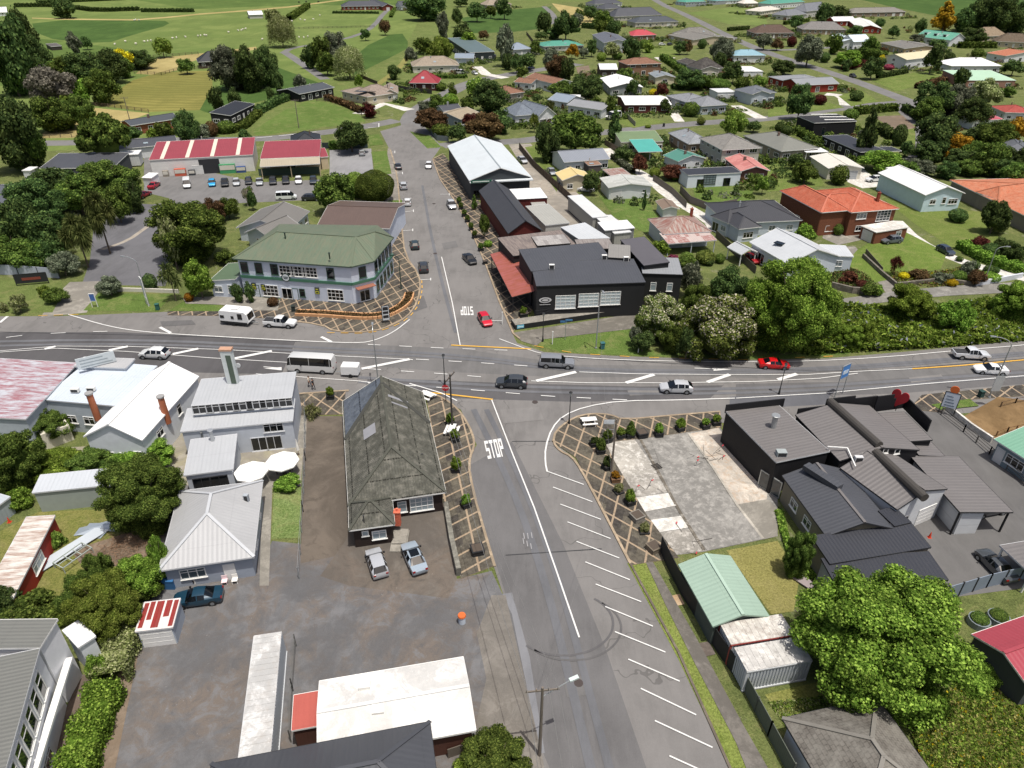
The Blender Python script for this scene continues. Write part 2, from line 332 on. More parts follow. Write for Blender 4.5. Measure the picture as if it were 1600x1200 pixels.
# ------------------------------------------------------------------ houses
WHITE = M('plain', 'd8d8d4'); DARK = M('plain', '26272a'); GLASS = [M('glass', c) for c in ('0c1013', '161d22', '2a343a', '4d585e', '707c82')]  # lighter panes stand for curtains and bluish reflections put into the glass colour
GLASSL = M('glass', '8d9aa0')
WSZ = {'w': (1.5, 1.2, .95), 'W': (2.4, 1.3, .85), 's': (.7, .7, 1.45), 't': (1.9, 2.05, .1), 'd': (.95, 2.05, .05), 'D': (2.6, 2.2, .03), 'B': (3.4, 2.4, .75), 'n': (1.0, 1.55, .9), 'N': (1.35, 2.05, .9), 'b': (2.9, 2.1, .5), 'L': (2.6, 1.9, .6), 'T': (1.2, 2.4, .5)}
WC = {}
def winmesh(k, det, fr, dr):
    key = (k, det, fr, dr)
    if key in WC: return WC[key]
    W_, H_, S_ = WSZ[k]; b = MB(); g = MB(); x = W_/2; f = .09 if det else .14
    if k in 'dD':
        b.box(-x, -.05, 0, x, .02, H_, 1)
        b.box(-x-.08, -.07, 0, -x, .02, H_+.08); b.box(x, -.07, 0, x+.08, .02, H_+.08); b.box(-x, -.07, H_, x, .02, H_+.08)
        if k == 'D':
            for i in range(1, 4): b.box(-x+.05, -.065, H_*i/4-.015, x-.05, -.05, H_*i/4+.015)
        WC[key] = (b.mesh('door', [fr, dr]), None); return WC[key]
    b.box(-x, -.07, 0, -x+f, .02, H_); b.box(x-f, -.07, 0, x, .02, H_); b.box(-x+f, -.07, H_-f, x-f, .02, H_); b.box(-x+f, -.07, 0, x-f, .02, f)
    nm = {'w': 2, 'W': 3, 't': 2, 'B': 4, 'b': 4, 'L': 4}.get(k, 1)
    for i in range(1, nm): c = -x+W_*i/nm; b.box(c-.035, -.06, f, c+.035, .01, H_-f)
    if k in 'BbL':
        for i in range(1, 4 if k == 'B' else 3): c = H_*i/(4 if k == 'B' else 3); b.box(-x+f, -.055, c-.03, x-f, .005, c+.03)
    elif k in 'wWnNT' and det: b.box(-x+f, -.055, H_*.68, x-f, .005, H_*.68+.05)
    if det: b.box(-x-.08, -.14, -.07, x+.08, .02, 0)
    g.face([(-x+f, -.02, f), (x-f, -.02, f), (x-f, -.02, H_-f), (-x+f, -.02, H_-f)])
    if det: WC[key] = (b.mesh('window', [fr]), g.mesh('pane', [GLASS[0]]))
    else:
        b.face([(-x+f, -.02, f), (x-f, -.02, f), (x-f, -.02, H_-f), (-x+f, -.02, H_-f)], 1); WC[key] = (b.mesh('window', [fr, GLASS[1]]), None)
    return WC[key]
def rect(a, b, c, h):
    A, B, C = (P(*q, h) for q in (a, b, c)); A.z = B.z = C.z = 0
    d = (B-A); L = d.length; d /= L; n = Vector((-d.y, d.x, 0)); wd = (C-B).dot(n); sw = False
    if wd < 0: A, B = B, A; d = -d; n = -n; wd = -wd; sw = True
    return A, d, n, L, max(wd, 1.2), sw
def roofgeo(ty, L, W, h, r):
    if ty == 'g':
        per = [(0, 0, h), (L, 0, h), (L, W/2, h+r), (L, W, h), (0, W, h), (0, W/2, h+r)]
        return per, [[(0, 0, h), (L, 0, h), (L, W/2, h+r), (0, W/2, h+r)], [(L, W, h), (0, W, h), (0, W/2, h+r), (L, W/2, h+r)]], [((0, W/2, h+r), (L, W/2, h+r))]
    if ty == 'G':
        per = [(0, 0, h), (L/2, 0, h+r), (L, 0, h), (L, W, h), (L/2, W, h+r), (0, W, h)]
        return per, [[(L, 0, h), (L, W, h), (L/2, W, h+r), (L/2, 0, h+r)], [(0, W, h), (0, 0, h), (L/2, 0, h+r), (L/2, W, h+r)]], [((L/2, 0, h+r), (L/2, W, h+r))]
    per = [(0, 0, h), (L, 0, h), (L, W, h), (0, W, h)]
    if ty == 'e':                                     # gable at x=0, hip at x=L
        a, b, c, d = per; p, q = (0, W/2, h+r), (L-W/2, W/2, h+r); return per+[p], [[a, b, q, p], [b, c, q], [c, d, p, q]], [(p, q), (b, q), (c, q)]
    if ty == 'h':
        if L >= W: p, q = (W/2, W/2, h+r), (L-W/2, W/2, h+r)
        else: p, q = (L/2, L/2, h+r), (L/2, W-L/2, h+r)
        a, b, c, d = per
        if L >= W: return per, [[a, b, q, p], [b, c, q], [c, d, p, q], [d, a, p]], [(p, q), (a, p), (d, p), (b, q), (c, q)]
        return per, [[a, b, p], [b, c, q, p], [c, d, q], [d, a, p, q]], [(p, q), (a, p), (b, p), (c, q), (d, q)]
    zz = {'f': (0, 0, 0, 0), 's': (0, 0, 1, 1), 'S': (1, 1, 0, 0), 'm': (0, 1, 1, 0), 'n': (1, 0, 0, 1)}[ty]
    per = [(p[0], p[1], h+r*z) for p, z in zip(per, zz)]
    return per, [per], []
def zroof(ty, L, W, h, r, x, y):
    if ty == 'g': return h+r*(1-abs(2*y/W-1))
    if ty == 'G': return h+r*(1-abs(2*x/L-1))
    return h+r*{'s': y/W, 'S': 1-y/W, 'm': x/L, 'n': 1-x/L}.get(ty, 0)
NOBJ = {}
def roofmesh(ty, L, W, h, r, roof, fascia, t=.16, cap=None, roof2=None):
    b = MB(); per, faces, ridges = roofgeo(ty, L, W, h, r)
    for fi, f in enumerate(faces):
        V = [Vector(p) for p in f]; nr = (V[1]-V[0]).cross(V[2]-V[0]).normalized()
        ua = Vector((0, 0, 1)).cross(nr); ua = ua.normalized() if ua.length > .02 else Vector((1, 0, 0)); va = nr.cross(ua)
        b.face(V, 3 if roof2 and fi == 0 else 0, [(p.dot(ua), p.dot(va)) for p in V]); b.face([p-Vector((0, 0, t)) for p in V[::-1]], 1)
    for i in range(len(per)):
        p, q = Vector(per[i]), Vector(per[(i+1) % len(per)]); z = Vector((0, 0, t)); o = (q-p).cross(Vector((0, 0, 1))).normalized()*.03
        b.face([p-z+o, q-z+o, q+o+Vector((0, 0, .02)), p+o+Vector((0, 0, .02))], 1)
        b.face([p+o+Vector((0, 0, .02)), q+o+Vector((0, 0, .02)), q, p], 1)
    for p, q in ridges:
        if (Vector(p)-Vector(q)).length > .3: b.bar(Vector(p)+Vector((0, 0, .03)), Vector(q)+Vector((0, 0, .03)), .3, .09, 2)
    return b.mesh('roof', [roof, fascia, cap or roof]+([roof2] if roof2 else []))
FARFIX = False
GPOS = []
def house(name, label, cat, wings, roof, wall, group=None, fr=None, door=None, fascia=None, cap=None, ov=.4, gl=None, base=None):
    fr = fr or WHITE; door = door or M('plain', 'c9c9c6'); fascia = fascia or WHITE; root = None
    for wg in wings:
        a, b, c, h, ty, r = wg[:6]; win = wg[6] if len(wg) > 6 else 'auto'; op = wg[7] if len(wg) > 7 else {}
        A, d, n, L, W, sw = rect(a, b, c, h)
        if sw: ty = {'m': 'n', 'n': 'm'}.get(ty, ty)
        if FARFIX and ty in 'gh' and A.y > 170 and W > 8.5:
            rc = Vector(ray(TX+c[0]/TK, TY+c[1]/TK))
            if n.y > .6:
                W = min(W, max(11, min(14, L*.6))); t_ = (W/2+A.dot(n))/rc.dot(n); r = max(1.0, min(H+t_*rc.z-h, .36*min(W, L if ty == 'h' else W)))
        ang = math.atan2(d.y, d.x); ctr = A+d*L/2+n*W/2
        if root is None: root = thing(name, label, cat, (A.x, A.y, 0), 0, group); O = root.location.copy(); root['_d'] = 0; del root['_d']
        loc = A-O; loc.z = 0; det = ctr.y < 190
        if FARFIX: GPOS.append((ctr, max(L, W)/2))
        rm = obj('roof', roofmesh(ty, L, W, h, r, op.get('roof', roof), op.get('fascia', fascia), op.get('t', .16), cap, op.get('roof2')), root, loc, ang)
        o_ = op.get('ov', ov if ty in 'gGhe' else min(ov, .12)); z0 = op.get('z0', 0)
        if op.get('posts'):
            for x in ([.25, L-.25] if L < 7 else [.25, L/2, L-.25]):
                for y in ([.25, W-.25] if W > 2.2 else [.25]):
                    q = MB(); q.box(x-.08, y-.08, z0, x+.08, y+.08, zroof(ty, L, W, h, r, x, y)-.14); q.build('post', op.get('wall', wall), root).matrix_basis = Matrix.Translation(loc) @ Matrix.Rotation(ang, 4, 'Z')
            continue
        wm = op.get('wall', wall); q = MB(); cs = [(o_, o_), (L-o_, o_), (L-o_, W-o_), (o_, W-o_)]
        zt = lambda x, y: zroof(ty, L, W, h, r, x, y)-.1
        for k in range(4):
            p0, p1 = cs[k], cs[(k+1) % 4]; q.wquad(p0, p1, z0-.1, zt(*p0), 0, zt(*p1))
            if (ty == 'g' and k in (1, 3)) or (ty == 'G' and k in (0, 2)):
                mid = ((p0[0]+p1[0])/2, (p0[1]+p1[1])/2); Ls = math.hypot(p1[0]-p0[0], p1[1]-p0[1])
                q.face([(*p0, zt(*p0)), (*p1, zt(*p1)), (*mid, zt(*mid))], 0, [(0, zt(*p0)), (Ls, zt(*p1)), (Ls/2, zt(*mid))])
        obj('wall', q.mesh('wall', [wm]), root, loc, ang)
        for k in range(4):
            p0, p1 = cs[k], cs[(k+1) % 4]; mid = A+d*(p0[0]+p1[0])/2+n*(p0[1]+p1[1])/2
            wd = math.hypot(p1[0]-p0[0], p1[1]-p0[1]); na = ang+k*math.pi/2-math.pi/2; nv = Vector((math.cos(na), math.sin(na), 0))
            face = nv.dot(Vector((0, 0, 0))-mid)/mid.length
            sp = None
            if isinstance(win, dict): sp = win.get(k)
            elif win == 'auto' and face > .18:
                m_ = int(wd/3.4); fl = 2 if h > 4.6 else 1
                if wd > 2.4 and m_ == 0: m_ = 1
                sp = '/'.join(''.join(R.choice('wwWwn') if not (k == 0 and i == m_//2 and m_ > 2 and j == 0) else 'd' for i in range(m_)) for j in range(fl))
            elif isinstance(win, str) and win not in ('auto', '') and k == 0: sp = win
            if not sp: continue
            for fl, row in enumerate(sp.split('/')):
                for i, ch in enumerate(row):
                    if ch == '_': continue
                    W_, H_, S_ = WSZ[ch]; tpos = (i+.5)/len(row); zb = z0+S_+fl*op.get('fh', 2.75)
                    if ch not in 'dD' and zb+H_ > h-.05: zb = max(h-.2-H_, z0+.1)
                    lp = loc+d*(p0[0]+(p1[0]-p0[0])*tpos)+n*(p0[1]+(p1[1]-p0[1])*tpos); lp.z = zb
                    me, pn = winmesh(ch, det, fr, door); wo = obj('door' if ch in 'dD' else 'window', me, root, lp, ang+k*math.pi/2)
                    if pn: obj('pane', pn, wo, mat=gl or R.choice(GLASS))
    if FARFIX and len(wings[0]) > 5 and wings[0][4] in 'gh' and R.random() < .75:
        b = MB(); s_ = R.choice((.12, .3)); q = A+d*L*R.uniform(.3, .7)+n*W*.42-O; z = h+r*.7; b.box(q.x-s_, q.y-s_, z-.6, q.x+s_, q.y+s_, z+R.uniform(.9, 1.4)); b.build('chimney', M('plain', R.choice(('8c8f90', '6d5a50', '3c3d3f', 'b0aca4'))), root)
        if R.random() < .4: b = MB(); q = A+d*L*R.uniform(.25, .75)+n*W*.2-O; z = zroof('g' if ty == 'h' else ty, L, W, h, r, L/2, W*.2)+.12; k = d*.6; e = n*.45; u = Vector((0, 0, 2*r/W*.45)); b.face([q-k-e-u+Vector((0, 0, z)), q+k-e-u+Vector((0, 0, z)), q+k+e+u+Vector((0, 0, z)), q-k+e+u+Vector((0, 0, z))]); b.build('skylight', GLASSL, root)
    return root
def part(root, name, mb, mats, p=None, rz=0, **k):
    """mesh part built round world point p, as child of root"""
    o = mb.build(name, mats, root, **k); q = Vector(p) if p is not None else Vector(root.location)
    if isinstance(root, bpy.types.Object): o.matrix_basis = root.matrix_basis.inverted() @ (Matrix.Translation(q) @ Matrix.Rotation(rz, 4, 'Z'))
    return o
def chimney(root, u, v, z, h=1.6, col='7a4030', s=.55):
    p = P(u, v, z); b = MB(); b.box(-s/2, -s/2, -1.2, s/2, s/2, h); b.box(-s/2-.06, -s/2-.06, h, s/2+.06, s/2+.06, h+.12); b.tube((0, 0, h+.12), (0, 0, h+.45), .13, .11)
    return part(root, 'chimney', b, M('brick', col) if s > .3 else M('metal', col), p)
def flue(root, u, v, z, h=1.0, r=.14, col='8c8f90', name='vent'):
    p = P(u, v, z); b = MB(); b.tube((0, 0, -.3), (0, 0, h), r, r, 10); b.tube((0, 0, h+.08), (0, 0, h+.14), r*1.7, r*1.5, 10); b.tube((0, 0, h), (0, 0, h+.08), r*.6, r*.6, 6)
    return part(root, name, b, M('metal', col), p)
def rooftop_unit(root, u, v, z, sx=.9, sy=.5, sz=.7, col='c9cac6', name='cooling_unit', rz=0):
    b = MB(); b.box(-sx/2, -sy/2, 0, sx/2, sy/2, sz); b.box(-sx/2+.08, -sy/2-.02, .08, sx/2-.08, -sy/2, sz-.08, 1)
    return part(root, name, b, [M('plain', col), DARK], P(u, v, z), rz)
# ------------------------------------------------------------------ foliage
import numpy as np
NR = np.random.default_rng(5)
def quads(c, nrm, size, el=1.0, up=None):
    n = len(c); nrm = nrm/np.maximum(np.linalg.norm(nrm, axis=1, keepdims=True), 1e-6)
    t = np.cross(nrm, NR.normal(size=(n, 3))) if up is None else np.cross(nrm, np.tile(up, (n, 1))); t /= np.maximum(np.linalg.norm(t, axis=1, keepdims=True), 1e-6); b = np.cross(nrm, t)
    s = (size*(.6+.8*NR.random(n)))[:, None] if np.ndim(size) == 0 else size[:, None]
    bend = nrm*s*.35
    return np.stack([c-t*s-bend, c-b*s*el, c+t*s-bend, c+b*s*el], 1).reshape(-1, 3)
def fol_mesh(name, V, mats, core=None, mi=None):
    nq = len(V)//4; nv = len(V); ft = []; cv = np.zeros((0, 3))
    if core is not None: cv, cf = core; ft = [tuple(int(i)+nv for i in f) for f in cf]
    me = bpy.data.meshes.new(name); tot = nq+len(ft)
    allv = np.concatenate([V, cv]); me.vertices.add(len(allv)); me.vertices.foreach_set('co', allv.ravel())
    li = np.concatenate([np.arange(nv), np.array([i for f in ft for i in f], dtype=int)]) if ft else np.arange(nv)
    me.loops.add(len(li)); me.loops.foreach_set('vertex_index', li.astype(np.int32))
    st = np.concatenate([np.arange(nq)*4, nv+np.arange(len(ft))*3]); me.polygons.add(tot); me.polygons.foreach_set('loop_start', st.astype(np.int32))
    for k in (mats if isinstance(mats, (list, tuple)) else [mats]): me.materials.append(k)
    if mi is not None: me.polygons.foreach_set('material_index', np.concatenate([mi, np.zeros(len(ft), int)]).astype(np.int32))
    me.update(calc_edges=True); me.validate(); return me
def ico(sub=1):
    bm = bmesh.new(); bmesh.ops.create_icosphere(bm, subdivisions=sub, radius=1); v = np.array([x.co for x in bm.verts]); f = [tuple(x.index for x in y.verts) for y in bm.faces]; bm.free(); return v, f
ICO1, ICO2 = ico(1), ico(2)
def lobes(kind, n):
    L = []
    if kind == 's': return [((0, 0, 0), .97)]
    for i in range(n):
        if kind == 'c': z = -1+1.85*(i+.5)/n; rr = .62*(1-(z+1)/2)**.8; a = i*2.4; L.append(((rr*math.cos(a)*.9, rr*math.sin(a)*.9, z), .16+.34*(1-(z+1)/2)))
        elif kind == 'u': a = i*2.4; rr = .85*math.sqrt((i+.3)/n); L.append(((rr*math.cos(a), rr*math.sin(a), .55-.75*rr*rr+NR.normal()*.1), .26))
        else:
            z = 1-1.5*(i+.5)/n; a = i*2.4+NR.random()*1.1; q = math.sqrt(max(1-z*z, 0)); k = .5+.36*NR.random(); L.append(((k*q*math.cos(a), k*q*math.sin(a), k*z), (.22+.2*NR.random())*(1.3 if n < 12 else .95 if n < 24 else .62 if n < 50 else .5)))
    if kind == 'd': L += [((0, 0, -.5), .5), ((0.25, -.2, -.7), .35), ((-.3, -.25, -.65), .35)]
    return L
CR_ = {}
def crown(kind, lod, var):
    key = (kind, lod, var)
    if key in CR_: return CR_[key]
    nl, nq, ls = {0: (10, 1900, .075), 1: (20, 8000, .042), 2: (44, 36000, .021), 3: (80, 100000, .0135)}[lod]
    V = []; cv = []; cf = []; k0 = 0
    if kind == 'w':
        n = nq//5
        a = NR.random(n)*6.28; rr = np.sqrt(NR.random(n)); top = np.stack([rr*np.cos(a), rr*np.sin(a), .95*np.sqrt(np.clip(1-rr*rr*.92, 0, 1))], 1)+NR.normal(size=(n, 3))*.05
        for j in range(7):
            c = top.copy(); c[:, 2] -= j*.17*(rr+.35); c[:, :2] *= (1+.02*j); keep = c[:, 2] > -1; c = c[keep]
            nm = c*[1, 1, .2]+NR.normal(size=c.shape)*.5; V.append(quads(c, nm, ls*.5, 2.2))
        cv = [ICO2[0]*[.72, .72, .8]+[0, 0, .02]]; cf = [ICO2[1]]
    elif kind == 'k':
        V = []
        for hx, hy, hz, hr in ((0, 0, .55, .42), (.45, .15, .2, .4), (-.42, .2, .3, .4), (.1, -.5, .05, .4), (-.25, -.35, .45, .36), (.35, -.25, .5, .36)):
            n = nq//12; dr = NR.normal(size=(n, 3)); dr[:, 2] = dr[:, 2]*.8+.25; dr /= np.linalg.norm(dr, axis=1, keepdims=True); t = np.cross(dr, NR.normal(size=(n, 3))); t /= np.linalg.norm(t, axis=1, keepdims=True)
            o = np.array([hx, hy, hz]); ln = hr*(.8+.5*NR.random((n, 1))); tip = o+dr*ln+[0, 0, -.1]; mid = o+dr*ln*.55; wv = t*.022
            V.append(np.stack([o+dr*.03, mid-wv, tip, mid+wv], 1).reshape(-1, 3))
    else:
        L = lobes(kind, nl); tot = sum(l[1]**2 for l in L)
        for (o, r) in L:
            n = int(nq*r*r/tot); dr = NR.normal(size=(n, 3)); dr /= np.linalg.norm(dr, axis=1, keepdims=True); o = np.array(o)
            j = .72+.42*NR.random((n, 1))**.8; j += .10*np.sin(dr[:, :1]*9+o[0]*7)*np.sin(dr[:, 1:2]*8)
            if kind == 's': j = .92+.1*NR.random((n, 1))+.05*np.sin(dr[:, :1]*6)*np.sin(dr[:, 2:]*5)
            sq = np.array([1, 1, .55 if kind == 'u' else .85]); c = o+dr*r*j*sq
            keep = np.ones(n, bool)
            for (o2, r2) in L:
                if r2 != r: keep &= np.linalg.norm((c-np.array(o2))/sq, axis=1) > r2*.6
            V.append(quads(c[keep], dr[keep]*1.1+[0, 0, .2]+NR.normal(size=(keep.sum(), 3))*.5, ls*(.8 if kind == 's' else 1)))
            ic = ICO1; cv.append(o+ic[0]*r*(.82 if kind == 's' else .62)*sq); cf.append([tuple(i+k0 for i in f) for f in ic[1]]); k0 += len(ic[0])
    if kind not in 'swkc':
        cv.append(ICO2[0]*[.5, .5, .45]-[0, 0, .1]); cf.append([tuple(i+k0 for i in f) for f in ICO2[1]])
    V = np.concatenate(V); core = None
    if cv: core = (np.concatenate(cv), [f for g in cf for f in g])
    lo, hi = V.min(0), V.max(0); lo = np.percentile(V, .4, axis=0); hi = np.percentile(V, 99.6, axis=0); ce, sc = (lo+hi)/2, (hi-lo)/2
    V = (V-ce)/sc
    if core: core = ((core[0]-ce)/sc, core[1])
    mi = None
    mi = (NR.random(len(V)//4) < np.where(V[::4, 2] > .1, .3, .07)).astype(int) if kind == 'f' else None
    CR_[key] = fol_mesh('crown', V, [M('leaf', '3a4a20')]*(2 if kind == 'f' else 1), core, mi); return CR_[key]
TR_ = {}
def trunk(kind):
    if kind in TR_: return TR_[kind]
    b = MB(); b.tube((0, 0, -.03), (.03, .02, .5), .06, .042, 8); tip = Vector((.03, .02, .5))
    for i in range(5 if kind == 'k' else 4):
        a = i*1.6+.4; e = tip+Vector((.28*math.cos(a), .28*math.sin(a), .3+.05*(i % 2))); b.tube(tip-Vector((0, 0, .1)), e, .026, .012, 6); b.tube(e, e+Vector((.1*math.cos(a+.5), .1*math.sin(a+.5), .14)), .012, .005, 5)
    TR_[kind] = b.mesh('trunk', [M('plain', '5b5044')]); return TR_[kind]
BARE = None
def bare_mesh():
    global BARE
    if BARE: return BARE
    b = MB(); r = random.Random(3); sc_ = 1
    def grow(p, d, L, w, k):
        q = p+d*L; b.tube(p, q, w, w*.65, 5 if k < 2 else 3, cap=False)
        if k == 6: return
        for _ in range(3): grow(q, (d+Vector((r.uniform(-.75, .75), r.uniform(-.75, .75), r.uniform(-.1, .5)))).normalized(), L*.74, w*.6, k+1)
    grow(Vector((0, 0, 0)), Vector((0, 0, 1)), .3, .03, 0); v = np.array(b.v); e = np.percentile(np.hypot(v[:, 0], v[:, 1]), 97); v = v/[e, e, v[:, 2].max()]; b.v = [tuple(x) for x in v]; BARE = b.mesh('crown', [M('plain', '9a9085')]); return BARE
LEAFC = {'g': ('485c2a', '7e9046'), 'd': ('40532f', '6c7e46'), 'l': ('5c7230', '8fa04c'), 'y': ('a08a18', 'd8c83a'), 'o': ('8a6420', 'bb9538'), 'r': ('4a2824', '74483c'), 'b': ('4f3f2c', '7c6246'),
         'e': ('59614e', '8b9078'), 'w': ('586e30', '91a458'), 'k': ('454f2a', '868a52'), 'v': ('747f4a', 'b3b589'), 'a': ('6c695e', '918c7e'), 'p': ('80384a', 'b86480'), 'n': ('58722a', '9ab250'), 'f': ('5a6c34', '909c50'), 'm': ('617630', '98a652')}
FLW = M('leaf', 'cfcaae', 'f0ead4')
def leafmat(c): return M('leaf', *LEAFC[c])
TREES = 0
def tree(u, vt, vb, wpx, kind='r', col='g', label='', cat='tree', group=None, lod=None, name=None, flow=None, z0=0.0):
    """crown box in the photo: centre u, top vt, bottom vb, width wpx"""
    global TREES
    TREES += 1
    vm = (vt+vb)/2; g0 = P(u, vb, z0); r = .5; bot = {'r': .2, 'd': .02, 's': 0, 'c': .04, 'w': .08, 'u': .42, 'k': .3, 'f': .1, 'b': 0}[kind]; h = 3.
    for _ in range(4):                                # crown ellipsoid whose outline fills the box seen in the photo
        zc = z0+h*(bot+(1-bot)/2); g = P(u, vm, zc); dp = depth(g); r = max(wpx/TK*dp/F/2, .3); ph = math.atan2(H-zc, math.hypot(g.x, g.y)); half = (vb-vt)/TK/2*dp/F
        hz = max(math.sqrt(max(half*half-(r*math.sin(ph))**2, 0))/math.cos(ph), .42*r, .25); h = 2*hz/(1-bot)
    h = min(h, 32); g.z = z0; hd = Vector((0, 0, 0))
    small = kind == 's' or h < 2.2; name = name or ('shrub' if small else 'tree')
    if label and cat == 'tree' and small: cat = 'shrub'
    root = thing(name, label, cat, (g.x, g.y, z0), R.uniform(0, 6.28), group)
    px = wpx/TK
    lod = lod if lod is not None else (0 if px < 34 else 1 if px < 95 else 2)
    if kind == 'b':
        obj('crown', bare_mesh(), root, (0, 0, 0), 0, (r*1.1, r*1.1, h*1.0)); return root
    if small: bot = 0
    hc = h*(1-bot); me = crown(kind, lod, TREES % (1 if lod > 1 else 3))
    c = obj('crown', me, root, (0, 0, h*bot+hc/2), 0, (r, r, hc/2), leafmat(col))
    if kind == 'f': c.material_slots[1].link = 'OBJECT'; c.material_slots[1].material = flow or FLW
    if not small and kind != 's': obj('trunk', trunk(kind), root, (0, 0, 0), 0, (max(r, h*.25), max(r, h*.25), h*.95))
    return root
def trees(txt, group=None):
    for ln in txt.strip().splitlines():
        a, _, lab = ln.partition('|'); a = a.split()
        if not a: continue
        lab, _, gr = lab.strip().partition('#')
        tree(*[float(x) for x in a[:4]], a[4], a[5], lab.strip(), lod=int(a[6]) if len(a) > 6 else None, group=gr.strip() or group)
def hedge(px, wd, ht, col, label, name='hedge', cat='hedge', leaf=None, dens=1.0, group=None, z0=0):
    pts = resample(chaikin([P(*p) for p in px], 1), .8); dist = pts[0].y; ls = leaf or max(.11, min(.45, dist*.0014)); V = []; core = MB()
    root = thing(name, label, cat, pts[0], 0, group); o = pts[0]
    for i in range(len(pts)-1):
        a, b = pts[i]-o, pts[i+1]-o; d = (b-a); L = d.length
        if L < 1e-4: continue
        d /= L; s = Vector((-d.y, d.x, 0)); n = int(dens*L*(wd+2*ht)/(ls*ls)*1.3)+4
        t = NR.random((n, 1)); w_ = (NR.random((n, 1))-.5); z = NR.random((n, 1))*ht; side = NR.random(n) < 2*ht/(wd+2*ht)
        off = np.where(side[:, None], np.sign(w_)*.5, w_); z = np.where(side[:, None], z, ht); nm = np.where(side[:, None], np.sign(w_)*np.array(s)[None], np.array([[0, 0, 1.]]))
        bl = .12*np.sin((t*L+i*.8)*2.1)
        c = np.array(a)[None]+np.array(d)[None]*t*L+np.array(s)[None]*off*wd*(1+bl)+np.array([[0, 0, 1.]])*z*(1+bl)+NR.normal(size=(n, 3))*min(.12, wd*.06); c[:, 2] = np.maximum(c[:, 2], .02)
        V.append(quads(c, nm+NR.normal(size=(n, 3))*.6, ls))
        k = s*wd*.42; core.face([a-k, b-k, b-k+Vector((0, 0, ht*.92)), a-k+Vector((0, 0, ht*.92))]); core.face([a+k, b+k, b+k+Vector((0, 0, ht*.92)), a+k+Vector((0, 0, ht*.92))]); core.face([a-k+Vector((0, 0, ht*.92)), b-k+Vector((0, 0, ht*.92)), b+k+Vector((0, 0, ht*.92)), a+k+Vector((0, 0, ht*.92))])
    cv = np.array(core.v); cf = [t_ for f in core.f for t_ in ((f[0], f[1], f[2]), (f[0], f[2], f[3]))]
    obj('foliage', fol_mesh('foliage', np.concatenate(V), leafmat(col), (cv, cf)), root); return root
def inside(poly, X_, Y_):
    r = np.zeros(len(X_), bool); n = len(poly)
    for i in range(n):
        x0, y0, x1, y1 = *poly[i], *poly[(i+1) % n]; r ^= ((y0 > Y_) != (y1 > Y_)) & (X_ < (x1-x0)*(Y_-y0)/((y1-y0) or 1e-9)+x0)
    return r
def cover(name, px, n, ht, ls, cols, blade=1.0, zf=None):
    """uncountable low growth over a polygon: one stuff object"""
    poly = [(p.x, p.y) for p in (P(*q) for q in px)]; xs, ys = [p[0] for p in poly], [p[1] for p in poly]
    X_ = NR.uniform(min(xs), max(xs), n*2); Y_ = NR.uniform(min(ys), max(ys), n*2); k = inside(poly, X_, Y_); X_, Y_ = X_[k][:n], Y_[k][:n]; m_ = len(X_)
    hm = .35+.65*np.clip(.5+.5*np.sin(X_*.9+2*np.sin(Y_*.5))*np.cos(Y_*.8+1.5*np.sin(X_*.4)), 0, 1); Z_ = ht*hm*NR.random(m_)**.6
    if zf: Z_ = Z_+zf(X_, Y_)
    nm = NR.normal(size=(m_, 3))*.8+[0, 0, .7]; V = quads(np.stack([X_, Y_, Z_], 1), nm, ls, blade); mi = NR.choice(len(cols), m_, p=[.6, .37, .03][:len(cols)] if len(cols) == 3 else None)
    return struct(obj(name, fol_mesh(name, V, cols, None, mi)), 'stuff')
# ------------------------------------------------------------------ fences, walls
def fence(name, px, ht, mat, label, post=None, cat='fence', wd=.06, gap=2.4, group=None, closed=False, one=False):
    pts = [P(*p) for p in px]; root = thing(name, label, cat, pts[0], 0, group); o = pts[0]
    for a, b in zip(pts, pts[1:]):
        d = b-a; L = d.length; m_ = MB(); e = b-o; s = a-o; nn = Vector((-d.y, d.x, 0)).normalized()*wd/2
        q = [(s-nn), (s+nn), (e+nn), (e-nn)]; m_.prism([(x.x, x.y) for x in q], 0, ht); m_.build('panel', mat, root)
        if post:
            k = MB(); c = max(int(L/gap), 1)
            for i in range(c+1):
                k = MB(); pp = s+d*i/c; k.box(pp.x-.07, pp.y-.07, 0, pp.x+.07, pp.y+.07, ht+.08)
                if c < 26 and pts[0].y < 260: k.build('post', post, root)
    return root
def railfence(name, px, ht, mat, label, rails=3, gap=3, cat='fence', t=.09):
    pts = [P(*p) for p in px]; root = thing(name, label, cat, pts[0]); o = pts[0]
    for a, b in zip(pts, pts[1:]):
        d = b-a; s = a-o; e = b-o; k = MB(); c = max(int(d.length/gap), 1)
        for i in range(c+1): pp = s+d*i/c; k.box(pp.x-t, pp.y-t, 0, pp.x+t, pp.y+t, ht)
        for j in range(rails): z = ht*(j+1)/rails-.08; k.bar((s.x, s.y, z), (e.x, e.y, z), t*.7, t*1.2)
        k.build('rail_panel', mat, root)
    return root
